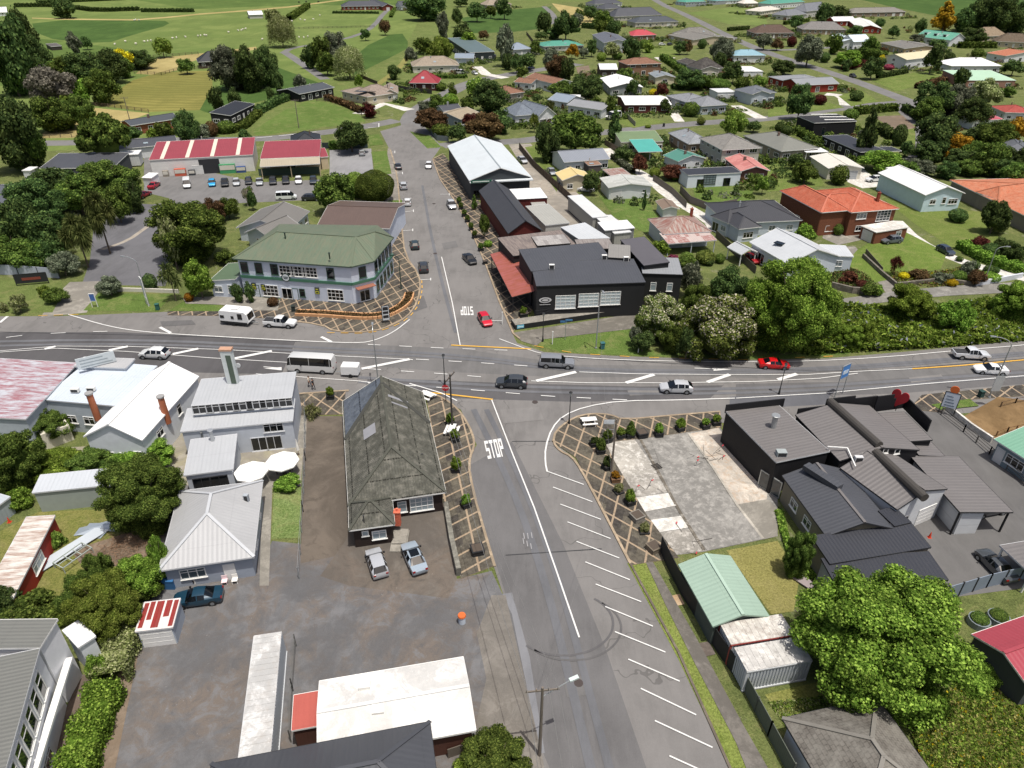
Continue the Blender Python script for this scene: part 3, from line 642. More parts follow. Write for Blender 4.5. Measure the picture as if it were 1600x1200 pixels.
# ------------------------------------------------------------------ vehicles
TYRE, RIM, LAMP, TAIL = M('plain', '141414'), M('metal', '8f9396'), M('glass', 'c9ccc8'), M('glass', '7a0d0d')
CARG = M('glass', '0b0f12')
SEC = {  # x, z low, z belt, z top, half belt, half top (fractions of L, H, W/2); glass between g0..g1
 'sedan': (4.6, 1.78, 1.45, [(0, .3, .55, .56, .78, .7), (.03, .17, .66, .67, .93, .8), (.17, .16, .68, .69, .97, .82), (.33, .16, .66, .96, 1, .68), (.48, .16, .65, 1, 1, .7), (.57, .16, .64, .97, 1, .69), (.72, .16, .63, .645, .98, .84), (.93, .16, .53, .54, .92, .78), (.985, .2, .45, .46, .8, .66), (1, .3, .4, .41, .7, .6)], 2, 6),
 'hatch': (4.1, 1.75, 1.5, [(0, .28, .5, .51, .8, .7), (.02, .17, .64, .68, .94, .78), (.14, .16, .66, .95, .98, .68), (.3, .16, .65, 1, 1, .7), (.5, .16, .64, .99, 1, .7), (.58, .16, .63, .95, 1, .69), (.74, .16, .61, .62, .98, .84), (.93, .17, .52, .53, .9, .78), (.985, .2, .44, .45, .78, .66), (1, .3, .4, .41, .7, .6)], 1, 6),
 'suv': (4.6, 1.84, 1.62, [(0, .3, .54, .55, .85, .74), (.015, .19, .65, .68, .95, .8), (.15, .19, .66, .93, .98, .69), (.28, .18, .65, .99, 1, .71), (.48, .18, .64, 1, 1, .71), (.57, .18, .63, .95, 1, .69), (.75, .18, .61, .62, .98, .85), (.93, .19, .54, .55, .9, .78), (.985, .22, .46, .47, .8, .68), (1, .3, .42, .43, .74, .64)], 1, 6),
 'ute': (5.3, 1.86, 1.8, [(0, .34, .6, .61, .92, .86), (.01, .28, .62, .63, .97, .9), (.36, .2, .62, .63, 1, .92), (.37, .2, .62, .92, 1, .74), (.45, .2, .61, 1, 1, .76), (.58, .2, .6, .98, 1, .75), (.62, .2, .6, .94, 1, .74), (.73, .2, .59, .6, .98, .88), (.93, .22, .55, .56, .95, .84), (.985, .25, .48, .49, .88, .76), (1, .32, .4, .41, .8, .7)], 2, 7),
 'canopy': (5.3, 1.86, 1.85, [(0, .34, .58, .6, .92, .84), (.01, .26, .6, .7, .97, .84), (.05, .22, .6, .97, .98, .8), (.34, .2, .6, 1, 1, .8), (.45, .2, .6, 1, 1, .77), (.58, .2, .6, .98, 1, .75), (.62, .2, .6, .94, 1, .74), (.73, .2, .58, .59, .98, .88), (.93, .22, .55, .56, .95, .84), (.985, .25, .48, .49, .88, .76), (1, .32, .4, .41, .8, .7)], 1, 7),
 'van': (4.9, 1.8, 2.0, [(0, .25, .5, .51, .88, .8), (.01, .14, .55, .6, .97, .88), (.04, .13, .56, .98, .99, .86), (.3, .13, .56, 1, 1, .87), (.6, .13, .56, 1, 1, .87), (.72, .13, .55, .96, 1, .84), (.87, .14, .52, .53, .97, .86), (.97, .16, .42, .43, .9, .78), (1, .25, .34, .35, .8, .7)], 1, 6),
 'bus': (7.0, 2.08, 2.65, [(0, .2, .4, .41, .9, .86), (.008, .12, .5, .55, .98, .9), (.02, .12, .52, .93, .98, .86), (.06, .12, .52, 1, 1, .84), (.5, .12, .52, 1, 1, .84), (.9, .12, .52, 1, 1, .84), (.945, .12, .5, .93, 1, .84), (.985, .13, .46, .48, .98, .9), (.997, .15, .34, .35, .94, .86), (1, .2, .28, .29, .88, .8)], 1, 7)}
CARM = {}
def carmeshes(ty):
    if ty in CARM: return CARM[ty]
    L, W, Hh, st, g0, g1 = SEC[ty]; rings = []
    for (x, zl, zb, zt, hb, ht) in st:
        X_ = (x-.5)*L; zl, zb, zt = zl*Hh, zb*Hh, zt*Hh; b_, t_ = hb*W/2, ht*W/2; zm = zl+(zb-zl)*.55; cab = zt-zb > .12
        half = [(b_*.9, zl), (b_*.985, zl+.1), (b_, zm), (b_*.97, zb), (t_ if cab else min(t_, b_*.93), zt-(.05 if cab else .012)), (t_*.72, zt)]
        rings.append([(X_, y, z) for y, z in half]+[(X_, -y, z) for y, z in half[::-1]])
    body, ws, rw, sw = MB(), MB(), MB(), [MB(), MB()]
    nst = len(st); isc = [s[3]-s[2] > .1 for s in st]
    for i in range(nst-1):
        a, b = rings[i], rings[i+1]
        for k in range(11):
            f = [a[k], b[k], b[k+1], a[k+1]]; tgt = body
            if g0 <= i < g1:
                both = isc[i] and isc[i+1]
                if k in (3, 7) and both: tgt = sw[0 if k == 3 else 1]
                elif k in (3, 4, 5, 6, 7) and isc[i] and not isc[i+1]: tgt = ws
                elif k in (4, 5, 6) and not isc[i] and isc[i+1] and ty != 'bus': tgt = rw
                elif k in (3, 7) and not isc[i] and isc[i+1]: tgt = body
            tgt.face(f)
        body.face([a[0], a[11], b[11], b[0]])
    body.face(rings[0]); body.face(rings[-1][::-1])
    # pillars split the side glass and frame the screens
    Wt = W/2
    wr = {'suv': .36, 'ute': .38, 'canopy': .38, 'bus': .37}.get(ty, .32); wx = {'bus': (-.27*L, .27*L), 'van': (-.29*L, .33*L)}.get(ty, (-.30*L, .31*L))
    wheel = MB(); wheel.tube((0, -.11, 0), (0, .11, 0), wr, wr, 14); rim = MB(); rim.tube((0, -.115, 0), (0, .115, 0), wr*.62, wr*.62, 10)
    arch = MB()
    for x in wx:
        for s in (-1, 1): arch.tube((x, s*(Wt-.25), wr), (x, s*(Wt+.004), wr), wr*1.16, wr*1.16, 14)
    pil = MB()
    cab = [i for i in range(nst) if isc[i]]
    for i in cab[1:-1] if ty != 'bus' else cab[1:-1]:
        for s in (1, -1):
            p, q = Vector(rings[i][3]), Vector(rings[i][4]); p.y *= s*1.005; q.y *= s*1.01; pil.bar(p, q, .09, .05)
    hl = MB(); fx = (.955-.5)*L; zz = st[-2][2]*Hh*.93
    hl.box(fx-.12, -.16, zz-.08, fx+.08, .16, zz+.07); tl = MB(); tl.box(-.5*L-.01, -.13, st[1][2]*Hh*.86-.1, -.5*L+.22, .13, st[1][2]*Hh*.86+.08)
    mir = MB(); mir.box(-.08, -.09, -.07, .08, .09, .07)
    d = dict(body=body.mesh('body', [M('paint', 'ffffff')]), windscreen=ws.mesh('windscreen', [CARG]), sw=[q.mesh('side_window', [CARG]) for q in sw], wheel=wheel.mesh('tyre', [TYRE]), rim=rim.mesh('rim', [RIM]), arch=arch.mesh('wheel_arch', [TYRE]), hl=hl.mesh('headlight', [LAMP]), tl=tl.mesh('tail_light', [TAIL]), mir=mir.mesh('mirror', [M('paint', '151515')]), pil=pil.mesh('pillar', [M('paint', 'ffffff')]) if pil.f else None,
             rw=rw.mesh('rear_window', [CARG]) if rw.f else None, wx=wx, wr=wr)
    for k in ('body',):
        me = d[k]; bm = bmesh.new(); bm.from_mesh(me); bmesh.ops.remove_doubles(bm, verts=bm.verts, dist=.002); bmesh.ops.recalc_face_normals(bm, faces=bm.faces); bm.to_mesh(me); bm.free()
        me.polygons.foreach_set('use_smooth', [True]*len(me.polygons)); me.set_sharp_from_angle(angle=.6)
    CARM[ty] = d; return d
NAMES = {'sedan': 'sedan_car', 'hatch': 'hatchback_car', 'suv': 'suv_car', 'ute': 'pickup', 'canopy': 'pickup', 'van': 'van', 'bus': 'minibus'}
def car(ty, col, u, v, u2, v2, label, cat=None, group=None, sc=1.0, lite=False, bed=None):
    """u,v = rear end of the car on the ground, u2,v2 = front end"""
    a, b = P(u, v), P(u2, v2); c = (a+b)/2; rz = math.atan2(b.y-a.y, b.x-a.x); d = carmeshes(ty); L, W, Hh, st = SEC[ty][:4]
    root = thing(NAMES[ty], label, cat or {'ute': 'pickup', 'canopy': 'pickup', 'van': 'van', 'bus': 'minibus'}.get(ty, 'car'), (c.x, c.y, .02), rz, group); root.scale = (sc,)*3
    pm = M('paint', col); obj('body', d['body'], root, mat=pm); obj('windscreen', d['windscreen'], root)
    if d['rw']: obj('rear_window', d['rw'], root)
    for q in d['sw']: obj('side_window', q, root)
    if d['pil']: obj('pillar', d['pil'], root, mat=pm)
    far = c.y > 210
    if not far: obj('wheel_arch', d['arch'], root)
    for x in d['wx']:
        for s in (-1, 1):
            wl = obj('wheel', d['wheel'], root, (x, s*(W/2-.1), d['wr']))
            if not far: obj('rim', d['rim'], wl)
    zz = st[1][2]*Hh
    for s in (-1, 1):
        obj('headlight', d['hl'], root, (0, s*W*.33, 0)); obj('tail_light', d['tl'], root, (0, s*W*.36, 0))
        if not far: obj('mirror', d['mir'], root, ((.17 if ty != 'van' else .3)*L, s*(W/2+.08), zz+.08))
    if ty == 'ute':
        b_ = MB(); b_.box(-.485*L, -W*.41, .62*Hh+.01, -.145*L, W*.41, .62*Hh+.035); part_ = b_.build('tray_cover', bed or M('plain', '2a2b2d'), root)
    return root
# ------------------------------------------------------------------ street furniture
STEEL = M('metal', 'a9adae'); BLACKP = M('plain', '1b1d1f')
def street_lamp(u, v, ht, label, arm=(1.6, 0), col=None, group=None):
    g = P(u, v); root = thing('street_lamp', label, 'street lamp', g, 0, group); m_ = col or STEEL
    b = MB(); b.tube((0, 0, 0), (0, 0, ht*.55), .11, .085, 8); b.tube((0, 0, ht*.55), (0, 0, ht*.9), .085, .06, 8); b.tube((0, 0, 0), (0, 0, .25), .2, .2, 8); b.build('pole', m_, root)
    b = MB(); q = Vector((0, 0, ht*.9)); e = Vector((arm[0], arm[1], ht))
    for i in range(5):
        t0, t1 = i/5, (i+1)/5; f = lambda t: Vector((arm[0]*t*t*.6+arm[0]*t*.4, arm[1]*t*t*.6+arm[1]*t*.4, ht*.9+ht*.1*math.sin(t*math.pi/2)))
        b.tube(f(t0), f(t1), .05, .05, 6)
    b.build('arm', m_, root); dd = Vector((arm[0], arm[1], 0)).normalized(); b = MB(); b.bar(e-dd*.1, e+dd*.65, .26, .14); b.build('lamp_head', m_, root); return root
def heritage_lamp(u, v, ht, label, group=None):
    g = P(u, v); root = thing('street_lamp', label, 'street lamp', g, 0, group)
    b = MB(); b.tube((0, 0, 0), (0, 0, .5), .16, .14, 8); b.tube((0, 0, .5), (0, 0, 1), .12, .09, 8); b.tube((0, 0, 1), (0, 0, ht-.7), .07, .05, 8); b.build('pole', BLACKP, root)
    b = MB(); b.tube((0, 0, ht-.7), (0, 0, ht-.2), .12, .22, 6); b.build('lantern', M('glass', '9aa0a0'), root); b = MB(); b.tube((0, 0, ht-.2), (0, 0, ht), .27, .04, 6); b.build('cap', BLACKP, root); return root
def power_pole(u, v, ht, label, arms=1, az=0, mat=None, lamp=None):
    g = P(u, v); root = thing('power_pole', label, 'power pole', g, az); m_ = mat or M('plain', '6a6259')
    b = MB(); b.tube((0, 0, 0), (0, 0, ht), .15, .1, 8); b.build('pole', m_, root)
    for k in range(arms):
        b = MB(); z = ht-.35-k*.9; b.bar((-1.25, 0, z), (1.25, 0, z), .1, .12); b.build('crossarm', m_, root)
        for x in (-1.15, -.45, .45, 1.15): b = MB(); b.tube((x, 0, z+.06), (x, 0, z+.24), .05, .04, 6); b.build('insulator', M('plain', '8a7b6b'), root)
    return root
def wire(pts, label, r=.012, sag=.5):
    root = thing('power_line', label, 'power line', pts[0]); b = MB(); o = Vector(pts[0])
    for a, c in zip(pts, pts[1:]):
        a, c = Vector(a)-o, Vector(c)-o
        for i in range(8):
            f = lambda t: a.lerp(c, t)-Vector((0, 0, sag*4*t*(1-t)))
            b.tube(f(i/8), f((i+1)/8), r, r, 4, cap=False)
    b.build('cable', M('plain', '70706e'), root); return root
GLY = {'S': [(0, 0, 1, .17), (0, .415, 1, .585), (0, .83, 1, 1), (0, .585, .3, .83), (.7, .17, 1, .415)], 'T': [(0, .83, 1, 1), (.35, 0, .65, .83)], 'O': [(0, 0, 1, .17), (0, .83, 1, 1), (0, .17, .3, .83), (.7, .17, 1, .83)], 'P': [(0, 0, .3, 1), (.3, .83, 1, 1), (.3, .4, 1, .57), (.7, .57, 1, .83)]}
def word(txt, o, ux, uy, w_, h_, gap, z, mat, name):
    root = None
    for i, ch in enumerate(txt):
        b = MB(); x0 = i*(w_+gap)
        for (a, c, d, e) in GLY[ch]:
            q = [o+ux*(x0+p*w_)+uy*(r_*h_) for p, r_ in ((a, c), (d, c), (d, e), (a, e))]; b.fill([(p.x, p.y, z) for p in q])
        struct(b.build(name, mat))
def text_mesh(txt, size, mat, extr=.01):
    cu = bpy.data.curves.new('lettering', 'FONT'); cu.body = txt; cu.size = size; cu.extrude = extr; cu.align_x = 'CENTER'; cu.align_y = 'CENTER'
    o = bpy.data.objects.new('lettering', cu); COL.objects.link(o); dg = bpy.context.evaluated_depsgraph_get(); me = bpy.data.meshes.new_from_object(o.evaluated_get(dg)); bpy.data.objects.remove(o); me.materials.clear(); me.materials.append(mat); return me
def sign_board(u, v, z, wd, ht, face, label, legs=True, rz=0, txt=None, tc=None, legc=None, name='sign_board', size=None):
    g = P(u, v); root = thing(name, label, 'sign', g, rz); b = MB(); b.box(-wd/2, -.05, z, wd/2, .05, z+ht); b.box(-wd/2-.06, -.07, z-.06, wd/2+.06, -.03 if False else .07, z, 1); b.box(-wd/2-.06, -.07, z+ht, wd/2+.06, .07, z+ht+.06, 1); b.build('panel', [face, legc or BLACKP], root)
    if legs:
        for s in (-1, 1): q = MB(); q.box(s*(wd/2+.05)-.05, -.05, 0, s*(wd/2+.05)+.05, .05, z+ht); q.build('leg', legc or BLACKP, root)
    if txt:
        for k, tl in enumerate(txt): t_ = obj('lettering', text_mesh(tl, size or ht*.6/len(txt), tc or WHITE), root, (0, -.06, z+ht*(1-(k+.5)/len(txt)))); t_.rotation_euler = (math.pi/2, 0, 0)
    return root
def planter(u, v, label, ht=.75, s=.95, plant=1.1, col='m', box=None, group=None, rz=.3, kind='r'):
    rz += R.uniform(-.25, .25)
    g = P(u, v); root = thing('planter', label, 'planter', g, rz, group); b = MB(); h2 = s/2; m_ = box or BLACKP
    b.box(-h2, -h2, .03, h2, h2, ht); b.box(-h2-.05, -h2-.05, ht-.1, h2+.05, h2+.05, ht-.02); b.build('tub', m_, root)
    b = MB(); b.box(-h2+.08, -h2+.08, ht, h2-.08, h2-.08, ht+.02); b.build('soil', M('plain', '4a4036'), root)
    if plant: obj('plant', crown(kind, 1, R.randrange(3)), root, (0, 0, ht+plant*.44), R.uniform(0, 6), (.46+.12*plant, .4+.12*plant, plant*.54), leafmat(col))
    return root
def bin_(u, v, col, label, ht=1.05, w_=.58):
    g = P(u, v); root = thing('wheelie_bin', label, 'bin', g, .2); b = MB(); b.box(-w_/2, -w_/2, .08, w_/2, w_/2, ht); b.build('tub', M('plain', col), root); b = MB(); b.box(-w_/2-.04, -w_/2-.06, ht, w_/2+.04, w_/2+.04, ht+.08); b.build('lid', M('plain', col), root)
    for s in (-1, 1): b = MB(); b.tube((s*.24-.03, w_/2+.02, .1), (s*.24+.03, w_/2+.02, .1), .1, .1, 8); b.build('wheel', TYRE, root)
    return root
def skin(name, vs, es, rad, root_i=0, sub=1):
    me = bpy.data.meshes.new(name); me.from_pydata(vs, es, []); o = bpy.data.objects.new(name, me); COL.objects.link(o); md = o.modifiers.new('s', 'SKIN'); md.use_smooth_shade = True
    for i, r in enumerate(rad): me.skin_vertices[0].data[i].radius = (r, r); me.skin_vertices[0].data[i].use_root = i == root_i
    s = o.modifiers.new('d', 'SUBSURF'); s.levels = s.render_levels = sub; dg = bpy.context.evaluated_depsgraph_get(); out = bpy.data.meshes.new_from_object(o.evaluated_get(dg)); bpy.data.objects.remove(o); out.name = name; return out
# ================================================================== GROUND
tile(0, 0, 1)
GRASS = M('grass', '4c5a2b', '6a7743'); TOWN = M('grass', '4d5a2f', '6b7344', None, 1); LAWN = M('grass', '475c27', '61763b'); DRY = M('grass', '7d7a44', '8f8a55')
PAST = M('pasture', '475d2c', '5f713a'); PASTL = M('pasture', '5b6f38', '717d46'); HAY = M('pasture', '968a58', 'a69868'); MOWN = M('pasture', '6d6f39', '857f46', None, .05); PASTD = M('pasture', '3a5226', '4b6230')
ASP = M('asphalt', '6c6a68', None, None, 1); ASPD = M('asphalt', '4c4b4c'); ASPM = M('asphalt', '595858'); ASPL = M('asphalt', '78787a'); ASPF = M('asphalt', '696867')
CONC = M('concrete', '8f8b82'); CONL = M('concrete', 'ccc9c1', 'e0ded9'); CONW = M('concrete', 'aca89f', 'dcd9d2'); CONG = M('concrete', '86847f', 'a09d97'); YARD = M('yard', '626263', '6b5e51'); YARDB = M('yard', '5b544c', '6e655b'); GRAV = M('yard', '8a857c', '9a9082')
KERB = M('concrete', 'a3937d'); WP = M('plain', 'cbcbc8'); YP = M('plain', 'c79a3c'); WPO = M('plain', 'a9a9a8'); PAV = M('paver', '55524c', None, None, .35); PAV2 = M('paver', '55524c', None, None, -.28); PAV3 = M('paver', '504d48', None, None, .12)
DIRT = M('yard', '75685a', '685a4a')
b = MB(); b.face([(-3500, -60, 0), (3500, -60, 0), (3500, 5200, 0), (-3500, 5200, 0)]); struct(b.build('ground', GRASS))
sheet('town_ground', [(-500, 240), (330, 225), (700, 150), (760, 30), (860, 5), (1250, -12), (1800, 10), (2300, 700), (2300, 1500), (-900, 1500), (-900, 400)], .004, TOWN)
# paddocks: the differing greens also carry slope sun shading put into the colour
sheet('paddock', [(-700, -60), (700, -60), (640, 60), (560, 120), (330, 150), (330, 225), (-500, 260)], .008, PASTL)
sheet('paddock', [(48, 31), (255, 31), (268, 38), (212, 53), (160, 70), (58, 58)], .014, PASTD, 1)
sheet('paddock', [(150, -10), (700, -40), (640, 8), (480, 8), (300, 14)], .014, PAST)
sheet('paddock', [(0, 62), (60, 60), (160, 72), (235, 82), (150, 110), (0, 135)], .014, PAST)
sheet('hay_field', [(212, 115), (243, 91), (308, 84), (400, 73), (402, 77), (310, 93), (278, 103), (277, 110), (237, 117)], .02, HAY)
sheet('mown_field', [(150, 164), (208, 125), (250, 113), (332, 110), (332, 140), (312, 172), (232, 175)], .02, MOWN)
sheet('hay_field', [(55, 216), (122, 171), (143, 168), (233, 177), (204, 188), (140, 215)], .02, HAY)
sheet('paddock', [(330, 140), (420, 100), (500, 130), (460, 145), (400, 160), (330, 178), (312, 172)], .02, PASTD)
sheet('paddock', [(555, 80), (625, 47), (642, 72), (620, 85), (565, 112), (548, 120)], .02, PASTD, 1)
sheet('paddock', [(395, 205), (445, 172), (485, 157), (510, 160), (560, 178), (572, 190), (500, 200), (400, 212)], .02, LAWN)
sheet('paddock', [(720, 28), (800, 15), (862, 10), (845, 45), (800, 50), (740, 52)], .014, PASTD)
sheet('paddock', [(1260, -20), (1700, -30), (1700, 20), (1480, 28), (1400, 12)], .014, PASTD)
sheet('hay_field', [(862, 5), (905, 12), (935, 34), (900, 40), (872, 16)], .014, HAY)
sheet('paddock', [(1075, 20), (1190, 5), (1200, 40), (1140, 38)], .014, PASTL)
sheet('farm_track', [(50, 29), (100, 31), (212, 32), (262, 28), (312, 23), (380, 18), (450, 12), (540, 0), (540, -2), (450, 10), (380, 16), (312, 21), (262, 26), (212, 30), (100, 29), (50, 27.5)], .03, HAY)
# streets
RZ = .03
line('road', [(-120, 222), (50, 224), (130, 223), (225, 219), (400, 218), (465, 212), (530, 204), (580, 196), (620, 188)], 6.6, RZ, ASPF, 1)
line('road', [(660, 215), (640, 192), (648, 175), (672, 160), (700, 146), (735, 128), (790, 117), (850, 108), (905, 100)], 7.5, RZ+.004, ASPF, 1)
line('road', [(690, 228), (740, 222), (800, 222), (870, 213), (945, 207), (1030, 198), (1110, 191), (1200, 186), (1270, 175), (1340, 166), (1420, 159)], 6.6, RZ, ASPF, 1)
line('road', [(985, -25), (1030, 5), (1080, 27), (1140, 58), (1200, 83), (1270, 105), (1340, 128), (1390, 147), (1440, 166), (1530, 200)], 7.2, RZ+.008, ASPF, 1)
line('road', [(1180, 78), (1240, 78), (1330, 72)], 5.5, RZ, ASPF, 1)
line('driveway', [(445, 82), (455, 88), (480, 105), (508, 124)], 4.6, RZ, ASPF, 1)
line('driveway', [(442, 83), (455, 75), (500, 68), (560, 56), (585, 40), (600, 20), (612, 12)], 4.0, RZ+.004, ASPF, 1)
line('driveway', [(590, 132), (610, 118), (625, 105), (640, 85)], 3.2, RZ+.004, M('pasture', '7c7a45', '8a8652'), 1)
line('driveway', [(850, 10), (862, 20), (868, 30), (864, 38)], 4.5, RZ+.004, ASPF, 1)
line('driveway', [(945, 232), (975, 258), (1010, 275), (1050, 310), (1110, 345), (1120, 360)], 3.4, RZ+.004, CONL, 1)
line('driveway', [(812, 225), (830, 252), (870, 300), (905, 322)], 7, RZ+.002, GRAV, 1)
line('driveway', [(560, 178), (600, 162), (640, 172)], 5, RZ+.004, CONL)
line('driveway', [(790, 122), (760, 116), (745, 104)], 5, RZ, CONL)
line('driveway', [(1040, 160), (1062, 190)], 3.5, RZ+.006, CONL)
line('driveway', [(1150, 165), (1190, 185)], 4.5, RZ+.006, CONL)
line('driveway', [(1290, 147), (1320, 150), (1325, 165)], 6, RZ+.012, CONL, 1)
line('driveway', [(1322, 262), (1345, 282), (1370, 292)], 9, RZ, CONL, 1)
line('driveway', [(1400, 160), (1415, 180), (1440, 200), (1440, 240), (1420, 250)], 3.6, RZ+.012, ASPF, 1)
line('driveway', [(1010, 80), (1035, 95), (1052, 90)], 3, RZ, CONL)
# highway, junction and the two arms of the main street
sheet('road', [(-200, 495), (90, 494), (345, 484), (420, 484), (500, 480), (575, 478), (632, 480), (655, 460), (652, 425), (632, 398), (628, 345), (626, 315), (620, 268), (608, 232), (594, 205), (640, 192), (672, 210), (690, 228), (676, 248), (688, 280), (712, 315), (736, 360), (758, 410), (780, 470), (800, 520), (808, 536), (850, 550), (960, 556), (1160, 563), (1290, 560), (1420, 549), (1620, 530), (1850, 508),
 (1850, 640), (1600, 640), (1400, 652), (1140, 660), (1000, 668), (880, 668), (862, 690), (893, 712), (940, 795), (985, 882), (1060, 1020), (1140, 1200), (1200, 1330), (900, 1330), (846, 1190), (790, 940), (760, 850), (740, 770), (730, 720), (745, 695), (720, 640), (668, 612), (560, 640), (470, 650), (-200, 668)], RZ, ASP)
sheet('road_seal', [(-200, 521), (60, 519), (190, 519), (330, 526), (462, 533), (440, 585), (300, 582), (-200, 600)], RZ+.004, ASPD)
sheet('road_seal', [(462, 533), (720, 545), (900, 570), (1130, 572), (1330, 582), (1600, 560), (1850, 535), (1850, 560), (1600, 577), (1330, 596), (1100, 588), (880, 590), (680, 580), (455, 560)], RZ+.004, M('asphalt', '626160'))
sheet('road_seal', [(575, 590), (780, 598), (1000, 604), (1130, 602), (1110, 622), (900, 628), (700, 622), (570, 612)], RZ+.008, M('asphalt', '504f50'))
sheet('road_seal', [(1150, 600), (1330, 596), (1600, 577), (1850, 556), (1850, 590), (1600, 600), (1400, 615), (1150, 622)], RZ+.008, ASPM)
sheet('road_seal', [(1140, 620), (1220, 616), (1300, 612), (1290, 632), (1140, 640)], RZ+.012, M('asphalt', '55565a'))
sheet('road_seal', [(728, 730), (800, 690), (880, 850), (945, 1010), (1010, 1200), (1050, 1330), (915, 1330), (850, 1180), (800, 960), (765, 850)], RZ+.004, M('asphalt', '5e5d5d'))
line('road_seal', [(820, 1180), (800, 1030), (775, 930)], 3.2, RZ+.008, M('asphalt', '707174'))
# car parks, lanes, yards
sheet('car_park', [(225, 245), (400, 285), (515, 280), (520, 232), (580, 232), (585, 280), (495, 312), (360, 318), (245, 318), (215, 325), (135, 438), (155, 445), (258, 447), (290, 370), (255, 345), (265, 310), (225, 300)], .024, ASPF)
sheet('car_park', [(515, 234), (580, 232), (584, 278), (515, 276)], .028, M('asphalt', '7c7c7d'))
sheet('car_park', [(150, 325), (218, 318), (275, 322), (262, 345), (255, 400), (258, 447), (128, 444), (140, 410)], .028, M('asphalt', '5d5d60'))
line('driveway', [(140, 440), (118, 462), (100, 492)], 7, .036, CONC)
line('dirt_track', [(245, 344), (225, 358), (200, 376), (160, 390)], 1.0, .034, GRAV, 1)
sheet('verge', [(130, 485), (155, 458), (270, 460), (245, 487)], .05, LAWN); sheet('verge', [(262, 487), (285, 472), (345, 474), (345, 487)], .05, LAWN)
sheet('verge', [(-200, 436), (95, 438), (100, 455), (82, 488), (-200, 492)], .05, GRASS)
sheet('verge', [(840, 540), (850, 530), (985, 514), (1000, 545), (1060, 552), (1200, 556), (1330, 548), (1330, 553), (1200, 561), (1000, 556), (880, 551)], .05, LAWN)
sheet('footpath', [(800, 520), (990, 490), (1010, 500), (985, 514), (850, 530), (838, 540), (815, 533)], .06, M('concrete', '77736b'))
sheet('footpath', [(1290, 470), (1400, 455), (1480, 447), (1600, 440), (1600, 456), (1480, 462), (1400, 470), (1300, 482)], .06, M('concrete', '86847e'))
line('driveway', [(1325, 385), (1345, 410), (1385, 440), (1400, 462)], 3.0, .05, M('concrete', '8a867e'), 1)
line('driveway', [(1400, 345), (1430, 375), (1490, 405), (1560, 425), (1620, 440)], 3.0, .05, CONL, 1)
sheet('driveway', [(1290, 352), (1340, 350), (1358, 372), (1310, 383), (1285, 372)], .05, CONC)
sheet('yard', [(830, 255), (860, 265), (935, 330), (990, 350), (990, 395), (800, 400), (790, 300)], .02, GRAV)
for px_ in ([(240, 925), (400, 912), (425, 845), (545, 858), (705, 850), (712, 905), (768, 892), (800, 960), (846, 1185), (880, 1330), (40, 1330), (140, 1180), (215, 1010)],): sheet('yard', px_, .02, YARD)
sheet('yard', [(474, 650), (545, 650), (545, 865), (470, 880)], .026, YARDB)
sheet('yard', [(768, 930), (790, 930), (848, 1185), (870, 1330), (780, 1330), (742, 1140), (760, 1060), (745, 990)], .026, M('yard', '716d67', '67625b'))
sheet('yard', [(540, 845), (560, 800), (690, 770), (705, 852), (714, 905), (700, 935), (545, 915), (500, 900)], .028, M('yard', '5f5a54', '6b6056'))
sheet('footpath', [(404, 752), (426, 752), (420, 915), (392, 915)], .04, CONC); sheet('lawn', [(428, 766), (470, 762), (470, 840), (424, 842)], .034, M('grass', '4a6428', '7d8c58'))
sheet('yard', [(90, 700), (260, 690), (285, 620), (480, 615), (470, 760), (270, 760), (100, 780)], .02, M('yard', '8c877d', '8f8a6a')); sheet('yard', [(235, 880), (270, 760), (410, 750), (405, 930), (240, 930)], .02, YARD); sheet('footpath', [(455, 620), (480, 615), (478, 700), (452, 700)], .04, CONC); sheet('patio', [(365, 735), (460, 700), (470, 745), (420, 765), (370, 760)], .036, CONC)
sheet('yard', [(1300, 800), (1380, 690), (1360, 650), (1450, 640), (1480, 632), (1700, 800), (1700, 890), (1590, 920), (1475, 935)], .03, M('asphalt', '5d5c5b'))
# vacant lot slab and its patches
sheet('concrete_slab', [(945, 690), (1000, 684), (1122, 665), (1215, 770), (1215, 838), (1100, 862), (1050, 868), (1005, 800), (960, 722)], .05, CONG)
sheet('concrete_slab', [(945, 692), (990, 684), (1032, 745), (972, 748)], .056, CONW); sheet('concrete_slab', [(972, 746), (1032, 738), (1046, 768), (1000, 776), (985, 770)], .056, M('concrete', '9a968e', 'c6c3bc'))
sheet('concrete_slab', [(990, 778), (1046, 770), (1056, 790), (1004, 800)], .06, CONL); sheet('concrete_slab', [(1004, 814), (1064, 806), (1076, 824), (1016, 834)], .06, CONL); sheet('concrete_slab', [(1018, 834), (1078, 826), (1100, 860), (1048, 867), (1030, 850)], .056, M('concrete', '98948c', 'c8c4bc'))
sheet('concrete_slab', [(1076, 678), (1122, 668), (1200, 765), (1198, 780), (1152, 788)], .056, M('concrete', 'bcb4a8', 'a08468')); sheet('concrete_slab', [(1152, 788), (1200, 780), (1216, 800), (1214, 838), (1192, 843)], .06, CONC)
sheet('concrete_slab', [(1018, 690), (1070, 680), (1150, 790), (1192, 842), (1105, 860), (1060, 800)], .062, M('concrete', '8b8984', 'a4a19b'))
line('slab_kerb', [(1000, 686), (1032, 745), (1062, 800), (1100, 860)], .35, .075, M('concrete', '6d675d', 'a9a59c')); line('slab_kerb', [(1076, 678), (1112, 728), (1152, 790), (1192, 842)], .3, .075, M('concrete', 'b0aba0'))
line('slab_kerb', [(1004, 800), (1056, 790)], .2, .075, CONL)
